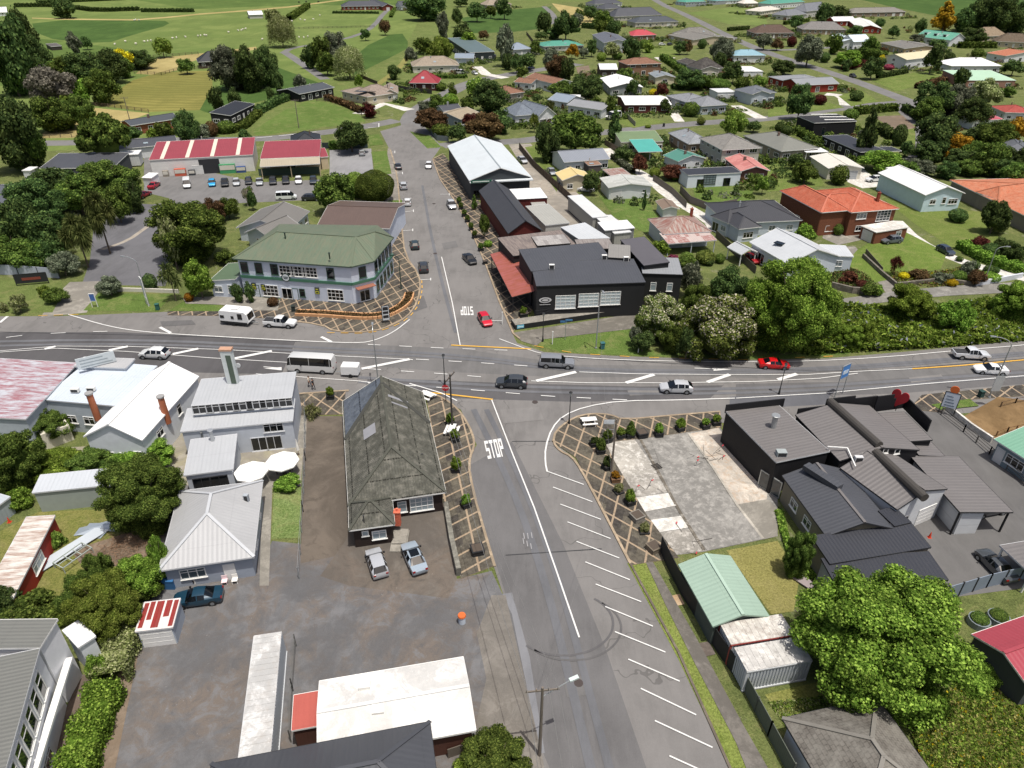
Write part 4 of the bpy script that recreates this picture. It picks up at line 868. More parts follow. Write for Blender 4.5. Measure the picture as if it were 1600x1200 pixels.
sheet('lawn', [(1135, 860), (1215, 845), (1250, 900), (1240, 955), (1205, 960)], .03, DRY); sheet('lawn', [(980, 880), (1010, 875), (1190, 1200), (1140, 1200), (1060, 1030)], .055, M('grass', '5a6a2c', '7f8a48')); sheet('lawn', [(1195, 1085), (1300, 1060), (1360, 1085), (1225, 1130)], .03, M('grass', '5e6a2e', '86864c'))
sheet('footpath', [(1008, 876), (1018, 874), (1090, 1000), (1160, 1130), (1200, 1200), (1230, 1260), (1190, 1260), (1150, 1160), (1085, 1035), (1040, 945)], .07, M('concrete', '706c66'))
sheet('footpath', [(1085, 1006), (1108, 1002), (1118, 1022), (1094, 1028)], .066, M('concrete', '6b625b')); sheet('footpath', [(1042, 932), (1062, 928), (1070, 944), (1050, 948)], .066, M('yard', 'a48a6c', 'b5a488'))
# patterned pavements with cream kerbs
slab('pavement', [(668, 614), (690, 622), (720, 645), (738, 680), (742, 700), (730, 722), (736, 760), (752, 820), (772, 885), (720, 905), (712, 870), (690, 770), (665, 612)], .12, PAV, 0, KERB)
kerb([(668, 614), (692, 622), (716, 640), (734, 668), (743, 695), (732, 720), (736, 755), (752, 815), (773, 886)], KERB, .28, .17, 2)
slab('pavement', [(455, 618), (540, 612), (538, 648), (455, 650)], .12, PAV2, 0, KERB); kerb([(455, 617), (545, 611)], KERB, .28, .17)
slab('pavement', [(862, 690), (870, 672), (888, 658), (905, 651), (930, 648), (958, 650), (972, 657), (1125, 644), (1128, 668), (1000, 686), (945, 692), (962, 725), (1010, 805), (1060, 872), (985, 884), (940, 795), (900, 716)], .12, PAV2, 0, KERB)
kerb([(1125, 644), (1050, 650), (972, 657), (955, 649), (925, 647), (896, 653), (868, 674), (864, 692), (875, 706), (893, 714), (908, 735), (940, 795), (985, 882)], KERB, .28, .17, 1); kerb([(985, 882), (1060, 1020), (1140, 1200), (1170, 1262)], M('concrete', '6f675c'), .22, .14)
sheet('footpath', [(286, 466), (378, 460), (446, 470), (436, 490), (345, 476), (290, 474)], .07, CONC)
slab('pavement', [(345, 486), (434, 486), (444, 440), (560, 450), (590, 420), (600, 380), (612, 358), (627, 358), (632, 398), (655, 430), (656, 455), (645, 485), (622, 505), (580, 519), (520, 518), (505, 508), (430, 498), (345, 495)], .12, PAV3, 0, KERB)
kerb([(430, 499), (504, 508), (522, 519), (580, 520), (622, 506), (646, 486), (657, 456), (655, 430), (633, 400), (628, 358), (620, 268), (610, 235)], KERB, .3, .17, 1)
slab('pavement', [(262, 487), (345, 487), (345, 494), (262, 493)], .1, PAV3, 0, KERB)
slab('footpath', [(612, 358), (598, 310), (606, 232), (611, 232), (622, 268), (628, 358)], .1, M('concrete', '8a857c'), 0, KERB); slab('verge', [(580, 238), (604, 236), (612, 272), (588, 275)], .11, LAWN); slab('verge', [(606, 314), (628, 313), (629, 330), (608, 332)], .115, LAWN)
slab('verge', [(575, 212), (592, 210), (600, 226), (578, 228)], .1, LAWN)
slab('pavement', [(676, 250), (694, 242), (745, 310), (800, 390), (845, 470), (808, 512), (800, 520), (780, 470), (758, 410), (736, 360), (712, 315), (688, 280)], .12, PAV3, 0, KERB); kerb([(692, 241), (676, 249), (688, 281), (712, 316), (736, 361), (758, 411), (780, 471), (802, 522), (812, 530)], KERB, .3, .17)
slab('pavement', [(1420, 640), (1440, 618), (1475, 614), (1500, 612), (1620, 600), (1850, 580), (1850, 600), (1620, 618), (1500, 626), (1470, 645)], .12, PAV, 0, KERB)
sheet('lawn', [(640, 205), (672, 212), (690, 230), (668, 232), (650, 215)], .05, LAWN); sheet('lawn', [(1455, 632), (1515, 623), (1530, 634), (1470, 640)], .15, LAWN)
sheet('lawn', [(1290, 445), (1340, 390), (1400, 355), (1480, 395), (1470, 420), (1350, 445)], .03, M('grass', '51672a', '6c7e3c')); sheet('lawn', [(1380, 310), (1480, 330), (1560, 330), (1560, 385), (1500, 395), (1430, 350)], .03, M('grass', '53662a', '6f7b40'))
sheet('lawn', [(935, 305), (1010, 310), (1030, 340), (1010, 365), (960, 340)], .03, LAWN); sheet('lawn', [(1080, 280), (1180, 290), (1170, 320), (1090, 325)], .03, M('grass', '475f26', '62763a'))
for q in ([(1310, 150), (1345, 140), (1372, 158), (1330, 166)], [(1200, 160), (1280, 155), (1320, 168), (1200, 183)], [(1360, 125), (1480, 105), (1490, 118), (1400, 143)], [(940, 185), (980, 178), (1040, 190), (990, 200)], [(1000, 75), (1050, 70), (1062, 88), (1010, 90)], [(870, 300), (820, 230), (850, 225), (875, 250)], [(1160, 250), (1260, 245), (1290, 290), (1200, 300)], [(1375, 180), (1430, 195), (1430, 225), (1380, 220)]): sheet('lawn', q, .02, M('grass', '50632a', '6c7a40'))
sheet('garden_soil', [(1365, 182), (1410, 180), (1432, 200), (1400, 205)], .026, DIRT); sheet('yard', [(900, 105), (920, 102), (925, 122), (905, 122)], .02, DIRT)
sheet('yard', [(1498, 655), (1560, 620), (1720, 640), (1720, 700), (1560, 690)], .2, M('yard', '6f5a3e', '8a7252')); sheet('lawn', [(0, 355), (40, 362), (38, 385), (-60, 385)], .03, M('grass', '5e8a28', '7c9c40'))
sheet('lawn', [(0, 830), (60, 800), (175, 795), (180, 850), (110, 905), (90, 960), (0, 880)], .03, M('grass', '5d6c2e', '7e7a48')); sheet('yard', [(110, 860), (240, 820), (245, 890), (140, 900)], .035, DIRT)
sheet('footpath', [(125, 1055), (155, 1050), (110, 1200), (60, 1330), (10, 1330)], .03, M('concrete', '6f6258')); sheet('garden_soil', [(205, 1010), (218, 1012), (180, 1200), (120, 1330), (60, 1330)], .03, DIRT)
# repairs, wheel tracks and seal joints in the asphalt
for i, q in enumerate(([(470, 500), (495, 503), (492, 512), (466, 509)], [(640, 470), (662, 462), (668, 480), (645, 488)], [(690, 380), (712, 376), (716, 386), (694, 390)], [(780, 640), (842, 636), (850, 656), (786, 662)], [(812, 826), (838, 822), (846, 852), (820, 857)], [(880, 1060), (915, 1056), (922, 1085), (886, 1090)], [(980, 610), (1030, 608), (1034, 616), (984, 618)], [(250, 502), (300, 500), (306, 507), (254, 510)], [(655, 250), (668, 250), (670, 262), (656, 262)], [(1420, 590), (1470, 585), (1476, 592), (1424, 598)])):
    sheet('road_patch', q, .03, (M('asphalt', '706e6c'), M('asphalt', '5a5959'), M('asphalt', '626160'))[i % 3])
WT = M('asphalt', '5e5f62'); WT2 = M('asphalt', '747477')
for q, w_ in (([(-100, 536), (200, 530), (460, 542), (720, 554), (900, 578), (1130, 580), (1330, 574), (1600, 551)], .7), ([(-100, 543), (200, 536), (460, 548), (720, 559), (900, 582), (1130, 584), (1330, 578), (1600, 555)], .6), ([(560, 590), (780, 604), (1000, 609), (1150, 608), (1330, 601), (1600, 582)], .7), ([(560, 597), (780, 612), (1000, 616), (1150, 615), (1330, 608), (1600, 588)], .6), ([(660, 290), (672, 360), (690, 440), (712, 520)], .6), ([(740, 640), (800, 760), (850, 900), (890, 1060), (930, 1230)], .8), ([(760, 640), (818, 756), (872, 900), (915, 1060), (960, 1230)], .7)): line('wheel_track', q, w_, .03, WT, 2)
for q in ([(0, 519), (330, 526.5), (470, 534)], [(840, 556), (1130, 573), (1330, 583), (1600, 561)], [(800, 690), (860, 690)], [(790, 868), (940, 858)]): line('seal_joint', q, .12, .03, M('asphalt', '3a3b3d'), 1)
# markings
MZ = .075
W1 = .16
def L(px_, wd=.15, mat=WP, sm=0): return line('lane_marking', px_, wd, MZ, mat, sm)
L([(107, 492), (170, 511), (230, 520), (330, 526), (462, 533), (560, 537), (585, 533), (615, 520), (640, 500)], .2, WP, 2)
for a, b_ in (((250, 512), (267, 521)), ((502, 527), (518, 535)), ((0, 505), (12, 495))): L([a, b_], .5)
dashes('lane_marking', [(10, 528), (50, 523), (140, 519), (190, 518)], .16, 2.4, 4.2, MZ, WP)
L([(-200, 558), (0, 549), (90, 541.5), (200, 542), (350, 547), (455, 553), (530, 557), (640, 562)], .14); L([(-200, 560), (0, 551), (90, 545), (200, 550), (330, 560), (450, 567)], .14)
L([(-200, 582), (0, 571), (30, 568.5), (200, 572)], .14); L([(5, 570), (16, 580)], .5)
for a, b_ in (((70, 546), (87, 542)), ((170, 548), (200, 542)), ((270, 554), (310, 545.5)), ((366, 561), (425, 549)), ((565, 577), (640, 562))): L([a, b_], .62)
L([(400, 585), (560, 596), (600, 601)], .14); dashes('lane_marking', [(575, 539), (700, 545), (820, 549)], .16, 2.2, 3, MZ, WP); dashes('lane_marking', [(650, 562), (740, 567), (830, 573)], .16, 2.2, 3, MZ, WP)
dashes('lane_marking', [(575, 577), (680, 584), (770, 591)], .16, 2.2, 3, MZ, WP); dashes('lane_marking', [(575, 599), (700, 607), (860, 620), (985, 626)], .16, 2.2, 3, MZ, WP)
L([(572, 577), (640, 562), (645, 563)], .2)
L([(780, 530), (830, 549), (860, 556), (960, 563), (1100, 566), (1250, 566), (1380, 559), (1500, 548), (1600, 540), (1850, 515)], .16, WP, 1); L([(705, 540), (830, 546)], .3, YP)
L([(905, 582), (1000, 585), (1120, 586), (1260, 586), (1340, 581), (1425, 577)], .15); L([(830, 596), (920, 599), (1040, 599), (1180, 597), (1280, 592), (1340, 584)], .15); L([(1425, 577), (1500, 572), (1600, 563), (1850, 540)], .28, YP)
for a, b_ in (((838, 596), (900, 582)), ((978, 599), (1022, 586)), ((1105, 598), (1140, 586)), ((1215, 594), (1245, 585))): L([a, b_], .65)
L([(1085, 576), (1115, 577)], .18); b = MB(); b.fill([P(1115, 574.6, MZ), P(1143, 577, MZ), P(1115, 579.4, MZ)]); struct(b.build('turn_arrow', WP))
L([(412, 574), (440, 576)], .18); b = MB(); b.fill([P(440, 573.6, MZ), P(412, 575.5, MZ), P(440, 578.6, MZ)]); struct(b.build('turn_arrow', WP))
L([(1148, 623), (1060, 626), (970, 627), (915, 636), (880, 650), (862, 670), (852, 700), (852, 725), (855, 738)], .2, WP, 1); L([(1150, 623), (1290, 615), (1450, 600), (1600, 588), (1850, 565)], .16); L([(854, 737), (912, 758)], .14)
for a in ((864, 762, 925.5, 785), (875.5, 788.7, 938.7, 812.5), (886.7, 816.5, 953.7, 842.5), (900.7, 847, 967.5, 873), (914.5, 879, 984, 907), (930.7, 913.7, 1001.7, 941.2), (945.5, 948.7, 1020, 979.5), (960.7, 988, 1039.5, 1020), (981.5, 1031, 1061.7, 1065.5), (1001, 1076.7, 1087.5, 1118), (1023, 1127, 1113, 1169), (1045.7, 1182, 1142, 1226)):
    line('parking_line', [a[:2], a[2:]], .13, MZ, WP)
L([(768, 625), (800, 708), (835, 795), (870, 895), (905, 997)], .16); L([(690, 402), (707, 475), (719, 540)], .16); L([(670, 614), (700, 617), (770, 625)], .3, YP); L([(640, 600), (690, 615), (714, 627)], .2)
for a in ((628, 313, 642, 312), (630, 332, 646, 330), (630, 361, 645, 360), (657, 438, 673, 437), (688, 304, 702, 304), (609, 238, 617, 238), (615, 271, 629, 271)): line('parking_line', [a[:2], a[2:]], .16, MZ, WP); line('parking_line', [(a[2], a[3]-2), (a[2], a[3]+2)], .16, MZ, WP)
L([(582, 193), (592, 193), (592, 199), (575, 200)], .3); dashes('lane_marking', [(400, 216), (465, 210), (525, 203)], .4, 5, 2, MZ, WP); L([(768, 502), (785, 502)], .16)
dashes('lane_marking', [(511, 520.5), (580, 522), (624, 508), (649, 488), (660, 458), (659, 438)], .16, 1.4, 1.0, MZ, YP, 1); dashes('lane_marking', [(835, 541), (900, 553), (1000, 559), (1160, 563), (1330, 556)], .16, 1.6, 3, MZ, YP); dashes('lane_marking', [(60, 494), (125, 492)], .14, 1.5, 1, MZ, YP)
o = P(758, 716); e1 = P(785, 711); ux = (e1-o).normalized(); up_ = (P(770, 688.5)-P(772, 714)); uy = up_.normalized()
o = P(764, 717.5); word('STOP', P(762.5, 718), (P(785.5, 714)-P(762.5, 718)).normalized(), (P(756, 690)-P(762.5, 718)).normalized(), .48, (P(756, 690)-P(762.5, 718)).length, .11, MZ, WP, 'stop_lettering')
word('STOP', P(738.5, 479.5), (P(720.5, 479.5)-P(738.5, 479.5)).normalized(), (P(740, 493)-P(738.5, 479.5)).normalized(), .46, (P(740, 493)-P(738.5, 479.5)).length, .1, MZ, WP, 'stop_lettering')
# worn old lettering, tyre arcs and manholes
for k, (u, v) in enumerate(((818, 834), (824, 834), (830, 833), (817, 842), (823, 846), (829, 850))): line('worn_marking', [(u, v), (u+1.5, v+9)], .1, MZ-.004, M('asphalt', '8a8a8b'))
ar = [P(880+78*math.cos(t), 975+50*math.sin(t)) for t in [x*.1-.9 for x in range(34)]]; strip(ar, .22, MZ-.006, M('asphalt', '565556'), 'tyre_mark'); strip([p+Vector((.7, -.5, 0)) for p in ar], .2, MZ-.006, M('asphalt', '575656'), 'tyre_mark')
for u, v in ((836, 628), (728, 735), (904, 1067), (680, 396), (678, 318)): g = P(u, v, MZ-.008); b = MB(); b.tube(g-Vector((0, 0, .03)), g, .4, .4, 16); struct(b.build('manhole_cover', M('plain', '3d3532')))
# ================================================================== BUILDINGS NEAR THE CROSSROADS
tile(0, 0, 1)
def corr(c, **k): return M('corr', c, **k)
CHAR = corr('3e3f43'); CHARD = corr('34363c', p=.4); LGREY = corr('a3a4a5'); WHR = corr('d6d7d6'); ZINC = corr('a9adb0'); GREEN = corr('5f7a58'); SLATE = corr('484a4f'); MIDG = corr('6d6f72'); BRN = corr('5f544c'); TAUPE = corr('58565a')
REDR = corr('8a3e46'); WBOARD = M('board', 'd4d6d6'); BLUEW = M('board', 'c2cbd6'); GREYW = M('board', '8d9299'); CREAMW = M('board', 'cfc9b2'); BLACKW = M('vboard', '1c1c1f', p=.3); DKBR = M('vboard', '2e2522', p=.3); BRICKW = M('brick', '7a4a38'); BRICKR = M('brick', '7d3026'); BEIGEW = M('plain', 'b3a68e'); STUCCO = M('plain', 'cfd2d4'); TEALW = M('board', '7f8f96')
DGLASS = GLASS[0]; DFR = M('plain', '2a2b2d'); GUT = M('plain', 'bcbec0'); BLF = M('plain', '232427')
# old tiled corner building
OLD = M('oldtile', '575750', '827f76'); OLDB = M('oldtile', '59606a', '6d747c')
h = house('corner_building', 'long low building under a mossy worn grey roof with cross gables, dark timber walls', 'building', [
 ((535, 627), (544, 791), (699, 777), 3.0, 'e', 3.2, {}),
 ((544, 786), (545, 829), (617, 818), 2.9, 'h', 1.7, {})], OLD, DKBR, fascia=WHITE, cap=M('plain', '45463d'))
def wins(root, A, B, C, h, spec, side='ab', fr=WHITE, pane=None, ov=.4):
    """openings on one wall of the wing A-B-C: 'ab' its measured eave, 'b' or 'a' the end wall there"""
    O_, d, n, L_, W_, sw = rect(A, B, C, h); k = 0 if side == 'ab' else 1 if (side == 'b') != sw else 3
    cs = [(ov, ov), (L_-ov, ov), (L_-ov, W_-ov), (ov, W_-ov)]; p0, p1 = cs[k], cs[(k+1) % 4]; rz = math.atan2(d.y, d.x)+k*math.pi/2
    for c_, t, z in spec:
        x, y = p0[0]+(p1[0]-p0[0])*t, p0[1]+(p1[1]-p0[1])*t; p = O_+d*x+n*y; p.z = z; me, pn = winmesh(c_, True, fr, M('plain', 'd2d2d0')); o = obj('door' if c_ in 'dD' else 'window', me, root, p-Vector(root.location), rz)
        if pn: obj('pane', pn, o, mat=pane or R.choice(GLASS+[GLASSL]))
A_, d_, n_, L_, W_, sw = rect((535, 627), (544, 791), (699, 777), 3.0); az = math.atan2(d_.y, d_.x); sl_ = 6.4/W_; Q = lambda x, y: (x, y, 3.04+min(y, W_-y)*sl_)
b = MB(); V = [Q(.2, .15), Q(L_*.42, .15), Q(L_*.09, W_/2-.2), Q(.2, W_/2-.2)]; b.face(V, 0, [(p[0], p[1]) for p in V]); part(h, 'slate_patch', b, OLDB, A_, az)
b = MB(); b.bar(Q(L_*.42, .1), Q(L_*.09, W_/2), .45, .2); b.bar(Q(L_*.09, W_/2), Q(L_*.36, W_-.1), .45, .2); part(h, 'hip_flashing', b, M('plain', '32332e'), A_, az)
for x0, x1, y0, y1 in ((.44, .54, .22, .36), (.2, .225, .55, .78), (.27, .285, .58, .76)): b = MB(); V = [Q(L_*x0, W_*y0), Q(L_*x1, W_*y0), Q(L_*x1, W_*y1), Q(L_*x0, W_*y1)]; b.face([(p[0], p[1], p[2]+.02) for p in V]); part(h, 'patched_sheet', b, M('plain', '85868a'), A_, az)
wins(h, (535, 627), (544, 791), (699, 777), 3.0, [('L', .76, .55), ('n', .54, .7)], 'b', pane=GLASSL); wins(h, (544, 786), (545, 829), (617, 818), 2.9, [('w', .66, .8), ('s', .3, 1.5)], 'b', pane=GLASSL)
b = MB(); b.box(-.8, -2.6, 0, .9, .6, .18); b.box(-.7, -1.6, .18, .8, .6, .36); part(h, 'porch_step', b, CONC, P(626, 836)); chimney(h, 621, 806, 2.3, .6, 'b5604a', .6)
for u, v in ((569, 815), (660, 718)): flue(h, u, v, 3.4, .7, .07, '5b5b58', 'vent_pipe')
b = MB(); b.box(-1.1, -1.2, 0, 1.1, 1.2, .05)
# grey hipped house
h = house('grey_house', 'single storey house with pale grey iron hip roof beside the yard', 'house', [((247, 892), (397, 870), (408, 751), 3.0, 'h', 2.6, {})], LGREY, M('plain', '8e96a2'), fascia=GUT, cap=corr('b2b5b8'))
wins(h, (247, 892), (397, 870), (408, 751), 3.0, [('W', .3, 1.0), ('d', .72, .05)]); wins(h, (247, 892), (397, 870), (408, 751), 3.0, [('w', .3, 1.1), ('n', .7, 1.1)], 'b')
rooftop_unit(h, 386, 783, 3.6, .5, .4, .9, '9aa0a6')
# grey commercial building with stepped roofs
CG = corr('a5a8ab'); CW = M('plain', 'b4bac2')
h = house('grey_shop', 'grey rendered commercial building with stepped flat roofs and clerestory glazing', 'shop', [
 ((281, 672), (457, 655), (450, 624), 4.4, 'S', -.25, {}, {'fascia': GUT}), ((299, 634), (456, 621), (447, 582), 6.0, 'f', 0, {}, {'fascia': GUT}), ((287, 743), (364, 733), (381, 682), 2.9, 's', .5, {}, {'posts': False, 'ov': .15, 'fascia': GUT})], CG, CW, fascia=GUT)
wins(h, (299, 634), (456, 621), (447, 582), 6.0, [('W', .1+.133*i, 4.75) for i in range(7)], fr=GUT, pane=DGLASS, ov=-.02); wins(h, (281, 672), (457, 655), (450, 624), 4.4, [('t', .66, .1), ('t', .80, .1), ('W', .82, 2.75)], fr=GUT, pane=DGLASS, ov=.12)
wins(h, (287, 743), (364, 733), (381, 682), 2.9, [('t', .3, .1), ('t', .68, .1)], fr=BLF, pane=DGLASS, ov=.12)
flue(h, 333, 690, 3.2, 1.6, .22, 'b7babc'); flue(h, 316, 682, 3.2, .5, .1)
pl = thing('pylon_sign', 'tall white pylon sign with dark panel rising over the grey shop roof', 'sign', P(367, 606, 5.2)); b = MB(); b.box(-.7, -.35, 0, .7, .35, 5.6); b.box(-.78, -.42, 5.6, .78, .42, 5.85, 1); b.build('pillar', [M('plain', 'c3c9c8'), M('plain', 'b08a72')], pl); b = MB(); b.box(-.12, -.4, .9, .52, -.35, 5.0); b.build('panel', M('plain', '4d5a4e'), pl); b = MB(); b.tube((1.1, 0, 3.4), (1.1, -.1, 3.4), .3, .3, 14); b.bar((.7, 0, 3.4), (1.1, 0, 3.4), .06, .06); b.build('lamp', M('plain', 'b9bcbd'), pl)
# white gabled warehouse
h = house('white_warehouse', 'white gabled warehouse with bright white iron roof and two brick flues', 'warehouse', [((222, 688), (311, 588), (258, 556), 4.6, 'g', 2.0, {})], corr('e6e6e4'), M('plain', 'ccd0d4'), fascia=GUT, ov=.2)
wins(h, (222, 688), (311, 588), (258, 556), 4.6, [('w', .3, 1.2), ('w', .62, 1.2), ('n', .85, 1.2)], 'a', pane=DGLASS, ov=.2); wins(h, (222, 688), (311, 588), (258, 556), 4.6, [('w', .25, 2.4), ('n', .6, 2.4)], pane=DGLASS, ov=.2)
for u, v in ((148, 640), (258, 645)): b = MB(); b.tube((0, 0, -1.5), (0, 0, 2.3), .42, .38, 12); b.tube((0, 0, 2.3), (0, 0, 2.5), .48, .5, 12, 1); part(h, 'brick_flue', b, [M('plain', '9a5a3c'), M('plain', '8d8d8c')], P(u, v, 4.6))
b = MB(); b.box(-1.6, -.9, 0, 1.6, .9, 2.3); part(h, 'lean_to', b, M('plain', 'c8c4b4'), P(92, 690), .75)
h = house('patchy_roof_shop', 'low building with faded red and pale blue patchwork iron roof', 'shop', [((64, 622), (180, 632), (262, 573), 5.0, 'S', -.2, {}, {'roof': corr('b9c2cc')}), ((40, 655), (122, 567), (-80, 540), 5.1, 'g', .9, {}, {'roof': M('rust', 'aeb0b6', '84343c')}), ((115, 572), (196, 575), (200, 560), 5.5, 'f', 0, {}, {'roof': LGREY})], LGREY, M('plain', 'aab2ba'), fascia=GUT, ov=.15)
wins(h, (64, 622), (180, 632), (262, 573), 5.0, [('w', .3, 1.4), ('w', .55, 1.4), ('d', .8, .1)], pane=DGLASS, ov=.12)
for u, v, n in ((118, 612, 'cooling_unit'), (143, 610, 'cooling_unit')): rooftop_unit(h, u, v, 5.0, 1.0, .5, .5, 'd5d5cf', n)
sg = thing('roof_sign', 'white slanted sign board standing on the patchwork roof', 'sign', P(153, 572, 5.5), .55); b = MB(); b.box(-2.3, -.06, .1, 2.3, .06, 1.7); b.build('panel', M('plain', 'b9c0c2'), sg)
for s in (-1.6, 1.6): b = MB(); b.bar((s, .1, 0), (s, .1, 1.5), .08, .08); b.bar((s, .1, 1.4), (s, 1.0, 0), .06, .06); b.build('leg', STEEL, sg)
for i in range(3): b = MB(); b.box(-1.9, -.075, .35+i*.45, 1.9-.5*i, -.06, .5+i*.45); b.build('faded_line', M('plain', '8d969a'), sg)
# black complex with the heart sign
TP = corr('6b6867', p=.5)
h = house('black_restaurant', 'sprawling black clad building with taupe iron roofs, rolled ridges and parapet front', 'restaurant', [
 ((1133, 641), (1213, 722), (1306, 713), 4.8, 'f', 0, {}, {'ov': .1, 'fascia': GUT}), ((1243, 648), (1312, 720), (1436, 702), 4.6, 'g', 1.1, {}, {'ov': .1}), ((1313, 731), (1402, 796), (1511, 784), 4.2, 'g', 1.2, {}, {'wall': M('plain', 'c3c6c8'), 'ov': .1}),
 ((1422, 712), (1500, 800), (1571, 781), 3.5, 's', -.4, {}, {'posts': True}), ((1404, 676), (1436, 711), (1470, 700), 3.6, 's', -.4, {}, {'ov': .1}), ((1370, 646), (1412, 690), (1446, 676), 4.3, 'f', 0, {}, {'ov': .1}), ((1222, 743), (1291, 838), (1391, 816), 3.5, 'g', 1.4, {}, {'roof': SLATE, 'wall': M('plain', '6f6a5a'), 'ov': .3}),
 ((1297, 881), (1455, 855), (1425, 817), 3.3, 's', .4, {}, {'roof': CHARD, 'wall': M('plain', '7a7568')}), ((1308, 918), (1482, 906), (1462, 864), 2.9, 's', .3, {}, {'roof': CHARD, 'wall': M('plain', '9ba0a4')}), ((1398, 822), (1424, 816), (1408, 790), 3.8, 'f', 0, {}, {'roof': CHARD})], TP, BLACKW, fascia=BLF, cap=TP)
wins(h, (1313, 731), (1402, 796), (1511, 784), 4.2, [('t', .22, .3), ('D', .74, .05)], 'b', pane=GLASS[1], ov=.1); wins(h, (1222, 743), (1291, 838), (1391, 816), 3.5, [('w', .3, 1.2), ('w', .62, 1.2)], pane=GLASS[2], ov=.3)
wins(h, (1243, 648), (1312, 720), (1436, 702), 4.6, [('s', .3, 4.5), ('s', .44, 4.75), ('s', .56, 4.75), ('s', .72, 4.4)], 'b', pane=GLASS[1], ov=.1)
def roll(p, q, z, r=.5):
    a, b_ = P(*p, z), P(*q, z); b = MB(); b.tube(a-h.location, b_-h.location, r, r, 12); o = b.build('ridge_roll', [M('corr', '46433f')], h)
roll((1297, 627), (1374, 696), 5.8); roll((1368, 706), (1445, 778), 5.5)
for seg in (((1246, 648), (1288, 643), .9), ((1288, 643), (1330, 638), 1.9), ((1330, 638), (1366, 634), 1.5), ((1366, 640), (1390, 637), 2.0), ((1390, 637), (1412, 634), 1.4), ((1412, 634), (1449, 671), 1.4)):
    a, c = P(*seg[0], 4.2), P(*seg[1], 4.2); d = c-a; b = MB(); b.box(-.1, -.08, -.3, d.length+.1, .08, seg[2]); part(h, 'parapet', b, BLACKW, a, math.atan2(d.y, d.x))
a, c = P(1133, 642, 4.8), P(1224, 632, 4.8); d = c-a; b = MB(); b.box(0, -.08, -.3, d.length, .08, .9); part(h, 'parapet', b, BLACKW, a, math.atan2(d.y, d.x))
A_, d_, n_, L_, W_, sw = rect((1422, 712), (1500, 800), (1571, 781), 3.5); x_ = .3 if sw else L_-.3; b = MB(); b.box(.2, .6, 0, L_-.2, .75, 3.2); b.box(x_-.08, .75, 0, x_+.08, W_*.5, 3.15); b.box(L_*.3, W_*.5, 0, L_*.3+.15, W_-.4, 3.1); part(h, 'pale_wall', b, M('board', 'c3c6c8', p=1.2), A_, math.atan2(d_.y, d_.x))
flue(h, 1208, 668, 4.8, 1.7, .32, 'a9acac'); rooftop_unit(h, 1220, 711, 4.8, 1.1, .8, .6, '8f9696'); rooftop_unit(h, 1339, 724, 4.4, .9, .5, 1.0, 'b9babb'); b = MB(); b.box(-.9, -.6, .02, .9, .6, .08); part(h, 'skylight', b, GLASSL, P(1343, 657, 5.05), -.2)
b = MB(); b.bar((0, 0, 0), (2.2, -.2, 0), .12, .12); b.bar((2.2, -.2, 0), (2.0, -3.2, -.3), .12, .12); part(h, 'drain_pipe', b, WHITE, P(1293, 698, 5.3))
b = MB(); b.box(-2.2, -.5, 0, 2.2, .5, .6); part(h, 'roof_vent', b, SLATE, P(1284, 748, 4.7), -1.0)
hs = thing('heart_sign', 'big red heart shaped sign standing on the black parapet', 'sign', P(1398, 636, 4.3)); pts = []
for i in range(40): t = i/40*2*math.pi; pts.append((16*math.sin(t)**3/16*1.3, (13*math.cos(t)-5*math.cos(2*t)-2*math.cos(3*t)-math.cos(4*t))/16*1.65))
b = MB(); V = [Vector((x, 0, y+1.75)) for x, y in pts]
for tri in geometry.tessellate_polygon([V]): b.face([V[k]+Vector((0, -.08, 0)) for k in tri]); b.face([V[k]+Vector((0, .08, 0)) for k in tri[::-1]])
for i in range(40): j = (i+1) % 40; b.face([V[i]+Vector((0, -.08, 0)), V[j]+Vector((0, -.08, 0)), V[j]+Vector((0, .08, 0)), V[i]+Vector((0, .08, 0))])
b.build('heart', M('plain', '9c1f27'), hs); b = MB(); b.bar((-.4, .15, -.6), (-.4, .15, 1.6), .1, .1); b.build('support', BLACKP, hs); b = MB(); b.bar((.3, .15, -.6), (.3, .15, 1.6), .1, .1); b.build('support', BLACKP, hs); hs.scale = (.8, .8, .85); hs.rotation_euler = (0, .12, -.75)
